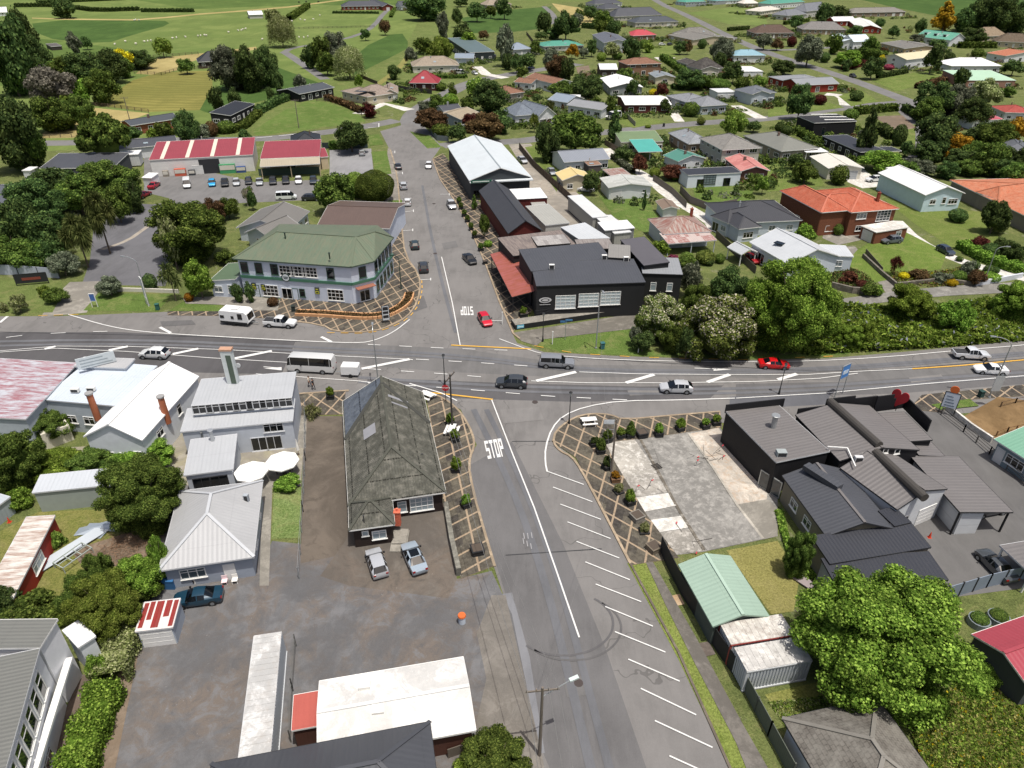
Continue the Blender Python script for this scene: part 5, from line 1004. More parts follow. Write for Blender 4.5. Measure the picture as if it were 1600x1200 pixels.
# green roofed shed, containers, tiled and red roofed houses at the near edge
h = house('green_shed', 'long shed with pale green iron gable roof beside the grass verge', 'shed', [((1060, 882), (1114, 979), (1201, 961), 2.8, 'g', .9, {})], corr('8fa596'), M('vboard', '4c5450'), fascia=corr('8fa596'), ov=.25, cap=corr('9db3a4'))
def container(u, v, u2, v2, u3, v3, hh, label, roofm, wallm, name='shipping_container', doors=None):
    A, d, n, L_, W_, sw = rect((u, v), (u2, v2), (u3, v3), hh); root = thing(name, label, 'container', (A.x, A.y, .06), math.atan2(d.y, d.x)); b = MB(); b.box(.06, .06, .12, L_-.06, W_-.06, hh-.05); 
    b2 = MB(); k = int(L_/.3)
    for i in range(k):
        x = .15+i*(L_-.3)/k; b2.box(x, 0, .2, x+.15, .06, hh-.2); b2.box(x, W_-.06, .2, x+.15, W_, hh-.2)
    k = int(W_/.3)
    for i in range(k):
        y = .15+i*(W_-.3)/k; b2.box(0, y, .2, .06, y+.15, hh-.2); b2.box(L_-.06, y, .2, L_, y+.15, hh-.2)
    b.build('body', wallm, root); b2.build('corrugation', wallm, root)
    b = MB(); b.box(0, 0, hh-.05, L_, W_, hh+.02); [b.box(x_*.55+.2, .1, hh+.02, x_*.55+.42, W_-.1, hh+.05) for x_ in range(int((L_-.5)/.55))]; b.build('roof', roofm, root); b = MB()
    for x in (0, L_-.14):
        for y in (0, W_-.14): b.box(x-.01, y-.01, 0, x+.15, y+.15, hh-.05)
    b.bar((0, 0, .1), (L_, 0, .1), .14, .16); b.bar((0, W_, .1), (L_, W_, .1), .14, .16); b.bar((0, 0, hh-.12), (L_, 0, hh-.12), .1, .14); b.build('frame', M('plain', '8d3a33') if doors is None else M('plain', 'b5b8ba'), root); return root
RW = M('concrete', 'cfcdc8', '5a5450')
container(1142, 1008, 1241, 992, 1220, 960, 2.7, 'white rusty shipping container by the green shed, farther of the pair', M('concrete', 'd0ccc4', '6a5a50'), corr('a8aeb4', p=.3)); container(1167, 1050, 1269, 1032, 1245, 996, 2.7, 'white rust streaked shipping container nearer the tiled house', RW, corr('b4b9be', p=.3), doors=1)
container(372, 1190, 397, 994, 440, 991, 2.8, 'long white shipping container standing in the yard', M('concrete', 'c4c4c2', '96918b'), corr('aeb4ba', p=.3), doors=1)
h = house('tiled_house', 'house under a weathered grey brown concrete tile hip roof', 'house', [((1222, 1122), (1370, 1089), (1500, 1285), 2.9, 'h', 2.4, {2: ''})], M('tile', '625e58', '8d8a82'), M('plain', 'c4c6c6'), fascia=DFR, cap=M('plain', '74716a'))
h = house('red_roof_house', 'house with faded red iron roof and dark side wall', 'house', [((1518, 991), (1609, 1076), (1720, 960), 3.2, 'G', 1.0, {})], corr('96404a'), M('plain', '3d4144'), fascia=WHITE, ov=.2)
h = house('charcoal_roof_house', 'house with large charcoal iron hip roof at the yard entrance', 'house', [((330, 1193), (672, 1127), (708, 1290), 4.2, 'h', 2.6, {})], SLATE, M('plain', '5a4a44'), fascia=BLF, cap=SLATE)
h = house('white_roof_shed', 'wide shed with speckled white iron gable roof and brown walls', 'shed', [((499, 1064), (724, 1026), (743, 1141), 3.0, 'g', .8, {}), ((459, 1086), (499, 1079), (499, 1136), 2.6, 's', .2, {}, {'roof': corr('a8584e')})], M('concrete', 'dddcd8', 'b8b5b0'), M('vboard', '4f3228', p=.3), fascia=WHITE, ov=.3, cap=corr('c9cac8'))
b_ = (499, 1064), (724, 1026), (743, 1141)
for u, v in ((570, 1073), (591, 1112)): b = MB(); b.box(-.45, -.4, 0, .45, .4, .45); part(h, 'roof_box', b, M('plain', 'd5d4ce'), P(u, v, 3.35), .15)
# white two storey hall at the near edge
SCH = M('plain', 'd3d4d6'); SCHR = corr('6b6c68', p=.35)
h = house('white_hall', 'tall white two storey hall with grey corrugated roof and long windows', 'hall', [((62, 1013), (-12, 1275), (-260, 1200), 7.2, 's', .3, {}, {'fascia': GUT}), ((90, 967), (62, 1012), (-200, 985), 7.2, 's', .2, {})], SCHR, SCH, fascia=WHITE, ov=.15)
wins(h, (62, 1013), (-12, 1275), (-260, 1200), 7.2, [('T', .05+.115*i, 4.1) for i in range(8)]+[('d', .1, .1), ('W', .3, .5), ('W', .55, .5)], pane=GLASS[1], ov=.12)
b = MB(); b.box(-.2, -1.1, -2.2, 22, .25, 0); a, c = P(112, 1028, 3.2), P(40, 1260, 3.2); d = c-a; b = MB(); b.box(0, -.45, -.15, d.length, .1, .12); part(h, 'ledge', b, WHITE, a, math.atan2(d.y, d.x)); 
h = house('white_lean_to', 'small white box shed against the tall white hall', 'shed', [((97, 985), (122, 1012), (113, 956), 4.0, 'f', 0, {})], WHR, M('plain', 'c2c6c8'), fascia=GUT)
h = house('garden_shed', 'small shed with red and white striped rusty roof and green door', 'shed', [((211, 987), (270, 980), (277, 937), 2.3, 's', .15, {})], corr('cfc8c4'), M('corr', 'a4adb8', p=.2), fascia=GUT, ov=.1)
wins(h, (211, 987), (270, 980), (277, 937), 2.3, [('D', .5, .02)], ov=.1)
A_, d_, n_, L_, W_, sw = rect((211, 987), (270, 980), (277, 937), 2.3); az = math.atan2(d_.y, d_.x)
for x0, x1, y0, y1 in ((.04, .16, .1, .95), (.2, .33, .35, .98), (.38, .58, .06, .97), (.64, .8, .4, .97), (.85, .97, .05, .95)): b = MB(); s_ = .15/W_; b.face([(x0*L_, y0*W_, 2.33+y0*W_*s_), (x1*L_, y0*W_, 2.33+y0*W_*s_), (x1*L_, y1*W_, 2.33+y1*W_*s_), (x0*L_, y1*W_, 2.33+y1*W_*s_)], 0, [(0, 0), (1, 0), (1, 2), (0, 2)]); part(h, 'rusty_sheet', b, M('rust', '8a2a28', '7a4038'), A_, az)

h = house('red_shed', 'long red vertical board shed with rusty white roof and lean window', 'shed', [((86, 805), (20, 935), (44, 807), 2.7, 's', .2, {})], M('rust', 'd0cdc6', '8b6a58', p=.25), M('vboard', '8d2a22', p=.25), fascia=GUT, ov=.1)
wins(h, (86, 805), (20, 935), (44, 807), 2.7, [('W', .5, .9)], ov=.1, pane=GLASSL)
h = house('grey_long_shed', 'long low grey green shed between the hedge and lawn', 'shed', [((50, 770), (178, 757), (178, 734), 2.9, 's', .3, {})], corr('b2b7bc'), M('plain', '929a94'), fascia=GUT, ov=.1)
h = house('small_grey_shed', 'small grey iron shed with red cone beside it', 'shed', [((-24, 806), (16, 776), (-10, 755), 2.3, 's', .2, {})], corr('aab1b7'), corr('9aa4a8'), fascia=GUT, ov=.1)
h = house('grey_green_house', 'blue grey weatherboard house with green iron roof by the ramp', 'house', [((1553, 686), (1635, 738), (1690, 668), 3.0, 'g', 1.0, {})], corr('6f9a84'), TEALW, fascia=WHITE)
wins(h, (1553, 686), (1635, 738), (1690, 668), 3.0, [('W', .45, .9), ('d', .12, .1)], pane=DGLASS)
h = house('grey_carport', 'flat taupe carport roof over dark space beside parked black coupe', 'carport', [((1562, 852), (1612, 898), (1640, 836), 2.8, 'f', 0, {}, {'posts': True})], TP, WHITE, fascia=GUT)
# the pub on the corner
PG = corr('566852'); PW = M('board', 'ccd4e0'); EZ = 7.2
foot = [(363, 404), (548, 417), (585, 408), (615, 371), (590, 352), (437, 350)]; E = [P(*q, EZ) for q in foot]
pub = thing('corner_pub', 'two storey white and green corner hotel with mossy green iron roof', 'pub', (E[0].x, E[0].y, 0)); o = pub.location.copy(); E = [p-o for p in E]
ctr = sum(E, Vector())/6; ins = [Vector((p.x+(ctr.x-p.x)*.045, p.y+(ctr.y-p.y)*.045, p.z)) for p in E]
R1, R2, R3 = P(432, 362, 9.4)-o, P(556, 370, 9.4)-o, P(586, 362, 9.4)-o; b = MB()
def rf(pts):
    V = [Vector(p) for p in pts]; nr = (V[1]-V[0]).cross(V[2]-V[0])
    if nr.z < 0: V = V[::-1]; nr = -nr
    nr.normalize(); ua = Vector((0, 0, 1)).cross(nr).normalized(); va = nr.cross(ua); b.face(V, 0, [(p.dot(ua), p.dot(va)) for p in V]); b.face([p-Vector((0, 0, .2)) for p in V[::-1]], 1)
rf([E[0], E[1], R2, R1]); rf([E[1], E[2], R2]); rf([E[2], E[3], R3, R2]) if False else (rf([E[2], E[3], R3]), rf([E[2], R3, R2])); rf([E[3], E[4], R3]); rf([E[4], E[5], R1]), rf([E[4], R1, R2]), rf([E[4], R2, R3]); rf([E[5], E[0], R1])
for i in range(6): p, q = E[i], E[(i+1) % 6]; z = Vector((0, 0, .22)); b.face([p-z, q-z, q, p], 1)
for p, q in ((R1, R2), (R2, R3), (E[1], R2), (E[2], R2), (E[0], R1), (E[3], R3)): b.bar(p+Vector((0, 0, .04)), q+Vector((0, 0, .04)), .3, .1, 0)
b.build('roof', [M('rust', '5d6a58', '676a58'), M('plain', '3c4f42')], pub)
b = MB()
for i in range(6): p, q = ins[i], ins[(i+1) % 6]; b.wquad(p, q, -.1, EZ-.15)
b.build('wall', PW, pub)
b = MB()
for i in (0, 1, 2): p, q = ins[i], ins[i+1]; d = (q-p).normalized(); n = Vector((d.y, -d.x, 0)); b.bar(Vector((p.x, p.y, 3.85))+n*.08, Vector((q.x, q.y, 3.85))+n*.08, .2, .5)
b.build('string_course', M('plain', '3f6b55'), pub)
for i, spec in ((0, [('N', .05, 4.5), ('N', .18, 4.5), ('N', .32, 4.5)]+[('L', .43+.104*k, 4.55) for k in range(3)]+[('N', .82, 4.5), ('b', .25, .4), ('t', .40, .1), ('d', .475, .1), ('n', .54, .7), ('b', .84, .5), ('D', .08, .1)]), (1, [('N', .5, 4.5), ('t', .5, .15)]), (2, [('N', .12+.19*k, 4.5) for k in range(5)]+[('N', .12+.19*k, .9) for k in range(5)])):
    p, q = ins[i], ins[i+1]; d = q-p; n = Vector((d.y, -d.x, 0)).normalized(); rz = math.atan2(d.y, d.x)
    for k, t, z in spec:
        me, pn = winmesh(k, True, WHITE if k in 'bWtL' else M('plain', '2d4a3c'), M('plain', 'c6cfda')); w_ = obj('door' if k in 'dD' else 'window', me, pub, Vector((p.x, p.y, z))+d*t+n*.04, rz)
        if pn: obj('pane', pn, w_, mat=DGLASS)
p, q = ins[0], ins[1]; d = (q-p); n = Vector((d.y, -d.x, 0)).normalized(); rz = math.atan2(d.y, d.x)
def pubpart(name, t, z, mb, mats): oo = mb.build(name, mats, pub); oo.location = Vector((p.x, p.y, z))+d*t+n*.12; oo.rotation_euler = (0, 0, rz); return oo
b = MB()
for i in range(20): a0, a1 = i/20*6.2832, (i+1)/20*6.2832; b.face([(0, -.1, 0), (.62*math.cos(a0), -.1, .62*math.sin(a0)), (.62*math.cos(a1), -.1, .62*math.sin(a1))], 0); b.face([(.62*math.cos(a0), -.1, .62*math.sin(a0)), (.78*math.cos(a0), -.1, .78*math.sin(a0)), (.78*math.cos(a1), -.1, .78*math.sin(a1)), (.62*math.cos(a1), -.1, .62*math.sin(a1))], 1); b.face([(.78*math.cos(a0), -.1, .78*math.sin(a0)), (.78*math.cos(a0), .1, .78*math.sin(a0)), (.78*math.cos(a1), .1, .78*math.sin(a1)), (.78*math.cos(a1), -.1, .78*math.sin(a1))], 1)
for k, w_ in ((.12, .45), (-.14, .35)): b.box(-w_, -.13, k-.06, w_, -.1, k+.06, 1)
pubpart('round_emblem', .415, 4.25, b, [M('plain', 'c9cfd0'), M('plain', '2b3a33')])
for t, s in ((.68, 1), (.19, .9), (.105, 1.0)):
    b = MB(); b.box(-.42*s, -.05, 0, .42*s, 0, 1.25*s, 0); b.box(-.36*s, -.07, .66*s, .36*s, -.05, 1.2*s, 1); b.box(-.36*s, -.07, .05, .36*s, -.05, .58*s, 2); b.box(-.22*s, -.085, .2*s, .22*s, -.07, .42*s, 0); b.box(-.22*s, -.085, .82*s, .22*s, -.07, 1.02*s, 2); pubpart('poster', t, 1.5, b, [M('plain', '1f211f'), M('plain', '37403a'), M('plain', 'b7b838')])
p, q = ins[1], ins[2]; d = (q-p); n = Vector((d.y, -d.x, 0)).normalized(); rz = math.atan2(d.y, d.x); b = MB(); b.box(-1.7, -1.2, 0, 1.7, 0, .12); pubpart('entrance_canopy', .5, 3.0, b, M('plain', '8a5a48'))
for u, v, hh in ((447, 378, 1.6), (563, 375, .8), (515, 402, .7)): flue(pub, u, v, 8.3, hh, .12, '3d4a40', 'flue_pipe')
h = house('pub_side_room', 'single storey green roofed annex on the side of the corner pub', 'annex', [((327, 438), (368, 440), (372, 412), 3.2, 'm', .5, {0: 'wn'})], PG, PW, fascia=WHITE, ov=.2)
h = house('brown_roof_annex', 'white annex with large brown iron roof behind the corner pub', 'building', [((495, 353), (609, 357), (608, 316), 4.6, 'g', 1.6, {0: 'wwww'})], corr('5d4f49'), PW, fascia=WHITE)
h = house('grey_bungalow', 'grey iron roofed blue weatherboard bungalow behind the pub', 'house', [((450, 360), (484, 330), (420, 317), 3.0, 'g', 1.9, 'wwww'), ((382, 363), (421, 372), (440, 345), 3.0, 'G', 1.5)], corr('6e6c68'), BLUEW, fascia=GUT)
# black venue opposite the pub
VB = M('plain', '191a1c'); h = house('black_venue', 'black painted commercial building with three large white gridded windows', 'venue', [
 ((838, 447), (1009, 441), (1001, 409), 6.2, 's', .6, {}, {'ov': .1}), ((830, 424), (960, 411), (944, 384), 6.6, 's', .8, {}, {'ov': .1}), ((1006, 415), (1046, 412), (1008, 372), 6.9, 'm', .3, {}, {'roof': TAUPE, 'ov': .1}), ((1004, 427), (1067, 429), (1050, 406), 6.0, 's', .4, {}, {'roof': corr('84878a'), 'ov': .1}),
 ((766, 397), (800, 464), (838, 460), 3.3, 's', .8, {}, {'posts': True, 'roof': M('rust', '9a5a56', '84492f', p=.4)}), ((802, 400), (905, 386), (892, 360), 5.4, 's', .4, {}, {'roof': M('rust', '6b625e', '857a72')}), ((950, 402), (985, 404), (972, 384), 7.2, 's', .2, {}, {'roof': corr('82807c'), 'ov': .1}), ((905, 390), (960, 388), (950, 374), 5.6, 's', .2, {}, {'roof': M('rust', '77706c', '8d8884')}), ((840, 384), (892, 380), (880, 366), 5.9, 'f', 0, {}, {'roof': M('patch', '8a8683', 'a9a6a2')})], SLATE, VB, fascia=BLF)
wins(h, (838, 447), (1009, 441), (1001, 409), 6.2, [('B', .27, 1.9), ('B', .485, 2.1), ('B', .69, 2.3)], pane=M('glass', 'aeb9bd'), ov=.1); wins(h, (1004, 427), (1067, 429), (1050, 406), 6.0, [('n', .3, 2.8), ('n', .72, 2.8)], pane=GLASSL, ov=.1)
for u, v in ((862, 420), (944, 405), (978, 408)): rooftop_unit(h, u, v, 6.7, .9, .5, .8, 'd6d6d2')
a, c = P(838, 447, 6.2), P(1009, 441, 6.2); d = c-a; rz = math.atan2(d.y, d.x); n = Vector((d.y, -d.x, 0)).normalized(); a = a+Vector((-d.y, d.x, 0)).normalized()*.1
b = MB()
for rx, rr, mi, yy in ((1.05, .5, 0, -.03), (.72, .3, 1, -.05), (.55, .2, 0, -.07)):
    for i in range(24): t0, t1 = i/24*6.2832, (i+1)/24*6.2832; b.face([(0, yy, 0), (rx*math.cos(t0), yy, rr*math.sin(t0)), (rx*math.cos(t1), yy, rr*math.sin(t1))], mi)
b.box(-.9, -.05, -.85, .9, -.02, -.78, 0); q = a+d*.085+n*.05; q.z = 3.6; part(h, 'oval_emblem', b, [M('plain', 'bdbdbd'), VB], q, rz)
a2 = P(805, 516); c2 = P(1002, 487); d2 = c2-a2; rz2 = math.atan2(d2.y, d2.x); b = MB(); b.box(0, 0, 0, d2.length, 2.2, .9); part(h, 'ramp', b, [VB], a2, rz2)
b = MB(); b.box(.05, .05, .9, d2.length-.05, 2.15, .93); part(h, 'ramp_deck', b, CONC, a2, rz2); b = MB()
for i in range(14): x = d2.length*(.18+.8*i/13); b.bar((x, 2.1, .9), (x, 2.1, 1.9), .05, .05)
b.bar((d2.length*.18, 2.1, 1.9), (d2.length*.98, 2.1, 1.9), .06, .06); b.bar((d2.length*.18, 2.1, 1.4), (d2.length*.98, 2.1, 1.4), .04, .04); part(h, 'railing', b, BLACKP, a2, rz2)
b = MB(); b.box(.3, -.05, .25, 1.5, -.01, .85); b.box(.4, -.06, .45, 1.4, -.05, .6, 1); part(h, 'notice', b, [M('plain', '6fb3c9'), M('plain', 'd5e4ea')], a2, rz2)
h = house('silver_lean_to', 'silver corrugated lean-to behind the black building with patched sheets', 'outbuilding', [((914, 380), (953, 372), (938, 346), 4.2, 's', .4, {}), ((945, 360), (992, 356), (980, 345), 3.8, 's', .2, {}, {'roof': WHR})], corr('b3b7ba', p=.6), M('plain', '77797a'), fascia=GUT, ov=.1)
h = house('white_roof_hall', 'large hall with white iron gable roof beside the main street', 'hall', [((699, 228), (733, 282), (831, 277), 5.0, 'g', 2.6, {})], corr('bfc6c9'), M('vboard', '3a3f42'), fascia=WHITE, ov=.3, cap=corr('8e979c'))
a, c = P(733, 284, 4.4), P(831, 279, 4.4); d = c-a; b = MB(); b.box(0, -1.6, 0, d.length, .3, .25); part(h, 'verandah', b, corr('c3c9cb'), a, math.atan2(d.y, d.x)); b = MB(); b.box(.2, -1.7, .1, d.length*.34, -1.62, .75); b.box(.6, -1.72, .3, d.length*.3, -1.7, .55, 1); part(h, 'name_board', b, [M('plain', '1f5a45'), M('plain', 'cfd8d0')], a, math.atan2(d.y, d.x))
wins(h, (699, 228), (733, 282), (831, 277), 5.0, [('b', .15+.17*i, .3) for i in range(5)], side='b', fr=BLF, pane=DGLASS, ov=.3)
h = house('red_gable_shop', 'long charcoal iron gable roof with red gable end facing the black venue', 'shop', [((748, 298), (794, 365), (846, 358), 4.0, 'g', 2.4, {}), ((800, 312), (856, 309), (842, 293), 3.4, 'f', 0, {}, {'roof': WHR})], CHAR, M('board', '5a2420'), fascia=BLF, ov=.3)
h = house('storage_container', 'pale ribbed storage container behind the charcoal shop', 'container', [((852, 352), (890, 348), (862, 318), 2.8, 'f', 0, {}), ((836, 328), (858, 327), (846, 312), 2.5, 'f', 0, {})], corr('9a9a94', p=.6), M('corr', 'a9a9a4', p=.3), fascia=GUT)
h = house('truck_trailer', 'long pale grey truck trailer parked along the fence', 'trailer', [((887, 306), (926, 340), (905, 301), 3.6, 'f', 0, {}, {'z0': .5}), ((929, 338), (960, 365), (950, 332), 3.4, 'f', 0, {}, {'z0': .5})], corr('c3c5c4'), M('corr', '9c9c96', p=.5), fascia=GUT)
RST = M('rust', '9a9088', '7a3a2a')
h = house('rusty_cottage', 'old cottage with rusty hip roof, striped verandah and brick chimney', 'cottage', [((1012, 342), (1036, 366), (1109, 359), 3.3, 'h', 1.9, {}), ((1044, 381), (1120, 375), (1110, 362), 2.7, 's', .5, {}, {'posts': True, 'roof': M('patch', 'b0a29c', '7c3026')})], RST, M('board', 'b5bcc4'), fascia=GUT)
wins(h, (1012, 342), (1036, 366), (1109, 359), 3.3, [('w', .2, .9), ('d', .5, .1), ('w', .8, .9)], 'b', pane=DGLASS); chimney(h, 1080, 336, 4.2, 1.3)
house('brown_roof_shed', 'little white garden shed with brown iron roof on the lawn', 'shed', [((1024, 314), (1035, 327), (1060, 324), 2.3, 'g', .6, {})], corr('7a6a5c'), WBOARD)
h = house('charcoal_hip_house', 'charcoal hip roofed pale blue house behind the wooden fence', 'house', [((1137, 349), (1254, 344), (1205, 313), 3.2, 'h', 2.4, 'wtww'), ((1110, 337), (1138, 349), (1165, 320), 3.2, 'h', 1.8, 'tw'), ((1154, 358), (1191, 354), (1184, 332), 3.2, 'h', 1.6, 'W')], CHAR, BLUEW); chimney(h, 1155, 325, 4.8, 1.2, 'c8cacb', .28)
h = house('white_villa', 'white weatherboard villa with pale grey iron gable roof', 'house', [((1171, 378), (1232, 413), (1317, 402), 3.3, 'g', 2.2, {}), ((1292, 399), (1334, 401), (1328, 384), 3.1, 'f', 0, {0: 'w'})], corr('b3b7ba'), M('board', 'd0d8e0'), fascia=WHITE)
wins(h, (1171, 378), (1232, 413), (1317, 402), 3.3, [('t', .3, .2), ('W', .6, .8)], pane=DGLASS); wins(h, (1171, 378), (1232, 413), (1317, 402), 3.3, [('w', .62, 1.0)], 'b', pane=DGLASS)
b = MB(); b.box(-.9, -.7, 0, .9, .7, .1); part(h, 'skylight', b, DGLASS, P(1218, 380, 4.6), -.8)
house('open_carport', 'small gabled white carport sheltering a red car', 'carport', [((1136, 386), (1158, 398), (1183, 393), 2.5, 'g', .9, {}, {'posts': True})], corr('a9adaf'), WHITE)
ORT = M('tile', 'a55640', 'b3705a')
h = house('orange_tile_house', 'two storey brown brick house with orange tile hip roofs and flat white deck', 'house', [((1283, 332), (1328, 328), (1292, 292), 5.4, 'h', 2, {0: 'W/_D', 3: 'w'}), ((1245, 311), (1284, 332), (1320, 300), 5.4, 'h', 2.2, 'ww/ww'), ((1330, 332), (1405, 326), (1372, 291), 5.4, 'h', 2.2, {0: 'wd/WB'}), ((1369, 363), (1420, 355), (1402, 344), 2.7, 'f', 0, {0: '_w', 3: 'D'}, {'roof': CONL, 'fascia': WHITE})], ORT, M('brick', '6b4432'), fascia=WHITE, cap=M('plain', 'b0654e')); chimney(h, 1371, 313, 6.6, 1.6)
h = house('pale_blue_villa', 'white and pale blue weatherboard house with white iron roof on the rise', 'house', [((1372, 270), (1446, 305), (1502, 299), 4.2, 'g', 1.8, {}), ((1384, 262), (1402, 268), (1412, 256), 3.5, 'f', 0)], WHR, M('board', 'c6dae2'))
wins(h, (1372, 270), (1446, 305), (1502, 299), 4.2, [('w', .25, 1.8), ('n', .55, 1.8), ('W', .8, 1.6)], 'b', pane=DGLASS)
h = house('terracotta_house', 'grey walled house with terracotta tile roof at the frame edge', 'house', [((1484, 281), (1650, 360), (1690, 300), 3.4, 'h', 2.4, {}), ((1525, 300), (1560, 312), (1590, 285), 3.6, 'h', 2)], M('tile', 'b0684c', 'b98a70'), M('plain', '7d756c'))
house('cream_garage', 'cream double garage with pale gable roof and two roller doors', 'garage', [((1265, 244), (1294, 263), (1343, 258), 3.1, 'g', .9, {1: 'DD', 0: ''})], corr('c9c6bb'), M('plain', 'cfcabb'), door=M('plain', '9b9fa2'))
# ================================================================== HOUSES FURTHER OUT
def hs(label, wings, roof, wall, cat='house', name=None, **k): return house(name or cat.replace(' ', '_'), label, cat, wings, roof, wall, **k)
BLK = corr('2c2e33'); DKG = corr('484c50'); TEALR = corr('4d8a78'); BLUEG = corr('7f8a96'); BEIGER = M('tile', '8d8272', '9c9284'); BRT = M('tile', '7a5a4a', '8c6a58'); GRT = M('tile', '6e6c68', '84827c'); REDT = M('tile', '96453f', 'a55a50')
FARFIX = True
tile(0, 0)
hs('small white farm shed at the top edge behind dark trees', [((-20, 78), (45, 76), (38, 42), 2.6, 'g', .8)], WHR, WBOARD, 'shed', 'farm_shed')
hs('little dark field shelter standing in the green paddock', [((318, 291), (386, 286), (380, 270), 2.0, 's', .3, {})], corr('5a5550'), M('plain', '332d28'), 'shed', 'field_shelter')
hs('dark roofed house behind grey green trees above the mown field', [((1235, 388), (1470, 376), (1462, 312), 3, 'h', 2.2)], BLK, DKBR)
hs('long house with dark grey roof between orange shrubs and the mown field', [((818, 786), (1122, 738), (1135, 700), 3.0, 'g', 1.2)], DKG, M('brick', '7a4a36'))
hs('black clad modern house with long monopitch roof behind a hedge', [((1592, 648), (1440, 722), (1300, 724), 3.4, 's', .8)], BLK, BLACKW, gl=GLASSL)
hs('long grey roofed building with white walls behind the red barn', [((690, 938), (1112, 895), (1085, 848), 3.2, 'g', 1.4)], SLATE, STUCCO, 'building')
hs('small grey roofed house beside the longer grey roofed building', [((1190, 908), (1348, 897), (1336, 866), 2.8, 'g', .9)], SLATE, STUCCO)
hs('long white truck body parked behind the dark barn', [((548, 980), (865, 963), (858, 938), 3.4, 'f', 0, {}, {'z0': .4})], WHR, M('corr', 'c2c4c4', p=.6), 'trailer', 'truck_box')
hs('dark open fronted barn with slate roof and skylight strips', [((245, 1052), (705, 1047), (765, 975), 3.4, 's', .9, {})], SLATE, M('plain', '3d4046'), 'barn')
hs('dark roofed house with red brown walls at the frame edge', [((-180, 1270), (85, 1295), (60, 1130), 4.2, 'g', 1.8)], corr('55585e'), BRICKR)
hs('tiny white kiosk among trees beside the dark barn', [((135, 1066), (190, 1066), (188, 1042), 2.2, 'f', 0, {})], WHR, WBOARD, 'kiosk')
hs('small white shed beside the red barn car park', [((885, 1110), (945, 1113), (940, 1086), 2.4, 's', .3, {})], WHR, WBOARD, 'shed')
rb = hs('big white barn with bright red iron roof and pale skylight strips', [((930, 1000), (1580, 966), (1574, 890), 4.4, 's', 1.4, {0: '___D____'})], REDR, M('board', 'd2d0cc', p=.6), 'barn', fascia=WHITE)
for f in (.12, .36, .6, .85):
    A_, d_, n_, L_, W_, sw = rect((930, 1000), (1580, 966), (1574, 890), 4.4); b = MB(); sl_ = 1.4/W_
    b.face([(-.5, .2, 4.47+.2*sl_), (.5, .2, 4.47+.2*sl_), (.5, W_-.3, 4.47+(W_-.3)*sl_), (-.5, W_-.3, 4.47+(W_-.3)*sl_)]); part(rb, 'skylight', b, M('plain', 'cbbcae'), A_+d_*(L_*f), math.atan2(d_.y, d_.x))
A_, d_, n_, L_, W_, sw = rect((930, 1000), (1580, 966), (1574, 890), 4.4); az = math.atan2(d_.y, d_.x)
b = MB(); b.box(-2.6, -.04, 0, 2.6, .02, 3.8); part(rb, 'dark_opening_panel', b, DARK, A_+d_*(L_*.56)+n_*.12, az)  # solid dark panel, coloured as the shade inside the open doorway
for t_, c_, w_, h_ in ((.13, '8a8378', .7, 1.6), (.27, 'b8553c', 1.4, 1.9), (.38, '3a3d40', .8, 1.4), (.73, '3f8a5c', 2.0, 2.4), (.86, '2f4a7c', 1.2, 1.6)): b = MB(); b.box(-w_, -.9, 0, w_, -.1, h_); b.box(-w_+.1, -.95, h_*.4, w_-.1, -.9, h_*.9, 1); part(rb, 'goods_rack', b, [M('plain', c_), M('plain', 'c4c0b4')], A_+d_*(L_*t_), az)
hs('little pale farm shed in the far paddock', [((1555, 93), (1645, 90), (1640, 66), 2.6, 'g', .6, '')], WHR, M('plain', 'b4b2aa'), 'shed')
tile(400, 0)
hs('large brick farmhouse with dark roof at the head of the drive', [((535, 40), (800, 36), (795, 2), 3, 'h', 3), ((788, 42), (862, 40), (850, 6), 3, 'G', 2.2, 'D')], SLATE, M('brick', '6b3a30'))
hs('black weatherboard house beside the paddock drive', [((270, 588), (490, 545), (404, 514), 3.0, 'g', 1.2, 'wtwtw')], DKG, BLACKW, gl=GLASSL)
sp = hs('brown tile house with solar panel on its roof', [((692, 606), (888, 578), (735, 528), 3, 'h', 2.0, 'ww'), ((528, 568), (692, 606), (720, 560), 3, 'h', 1.8, 'wwww'), ((790, 584), (889, 582), (830, 540), 3, 'G', 1.4, 'DD')], M('tile', '86796f', '978b80'), M('plain', 'b8ae98'))
b = MB(); b.box(-4, -.9, 0, 4, .9, .08); part(sp, 'solar_panel', b, M('glass', '10151d'), P(683, 572, 4.3), -.16)
hs('house with beige tile hip roof and white garage door', [((975, 414), (1272, 408), (1200, 348), 3, 'h', 2.2, 'wwwD')], BEIGER, M('plain', 'c3beb2'))
hs('small house with bright red iron roof and dark red walls', [((955, 518), (1140, 520), (1095, 440), 3, 'h', 2.6)], corr('8a2c34'), M('board', '4a2a28'))
hs('dark two level house with grey green roof', [((1335, 328), (1492, 322), (1448, 248), 4.2, 's', 1.6)], corr('59686a'), M('board', '2c3436'))
hs('little pale blue garage beside the beige roofed house', [((1240, 363), (1362, 364), (1340, 333), 2.6, 'g', .8, 'sD')], BLUEG, BLUEW, 'garage')
hs('beige tile house behind burgundy trees on the street corner', [((1278, 746), (1405, 706), (1290, 666), 3, 'g', 1.4), ((1170, 694), (1290, 682), (1280, 654), 3, 'g', 1.2, {}, {'roof': SLATE})], M('tile', '918672', '9f9583'), M('board', '8f9aa0'))
hs('black pyramid roofed pavilion behind the red roofed cafe', [((215, 905), (410, 894), (400, 818), 3, 'h', 3.2, {})], BLK, BLACKW, 'pavilion')
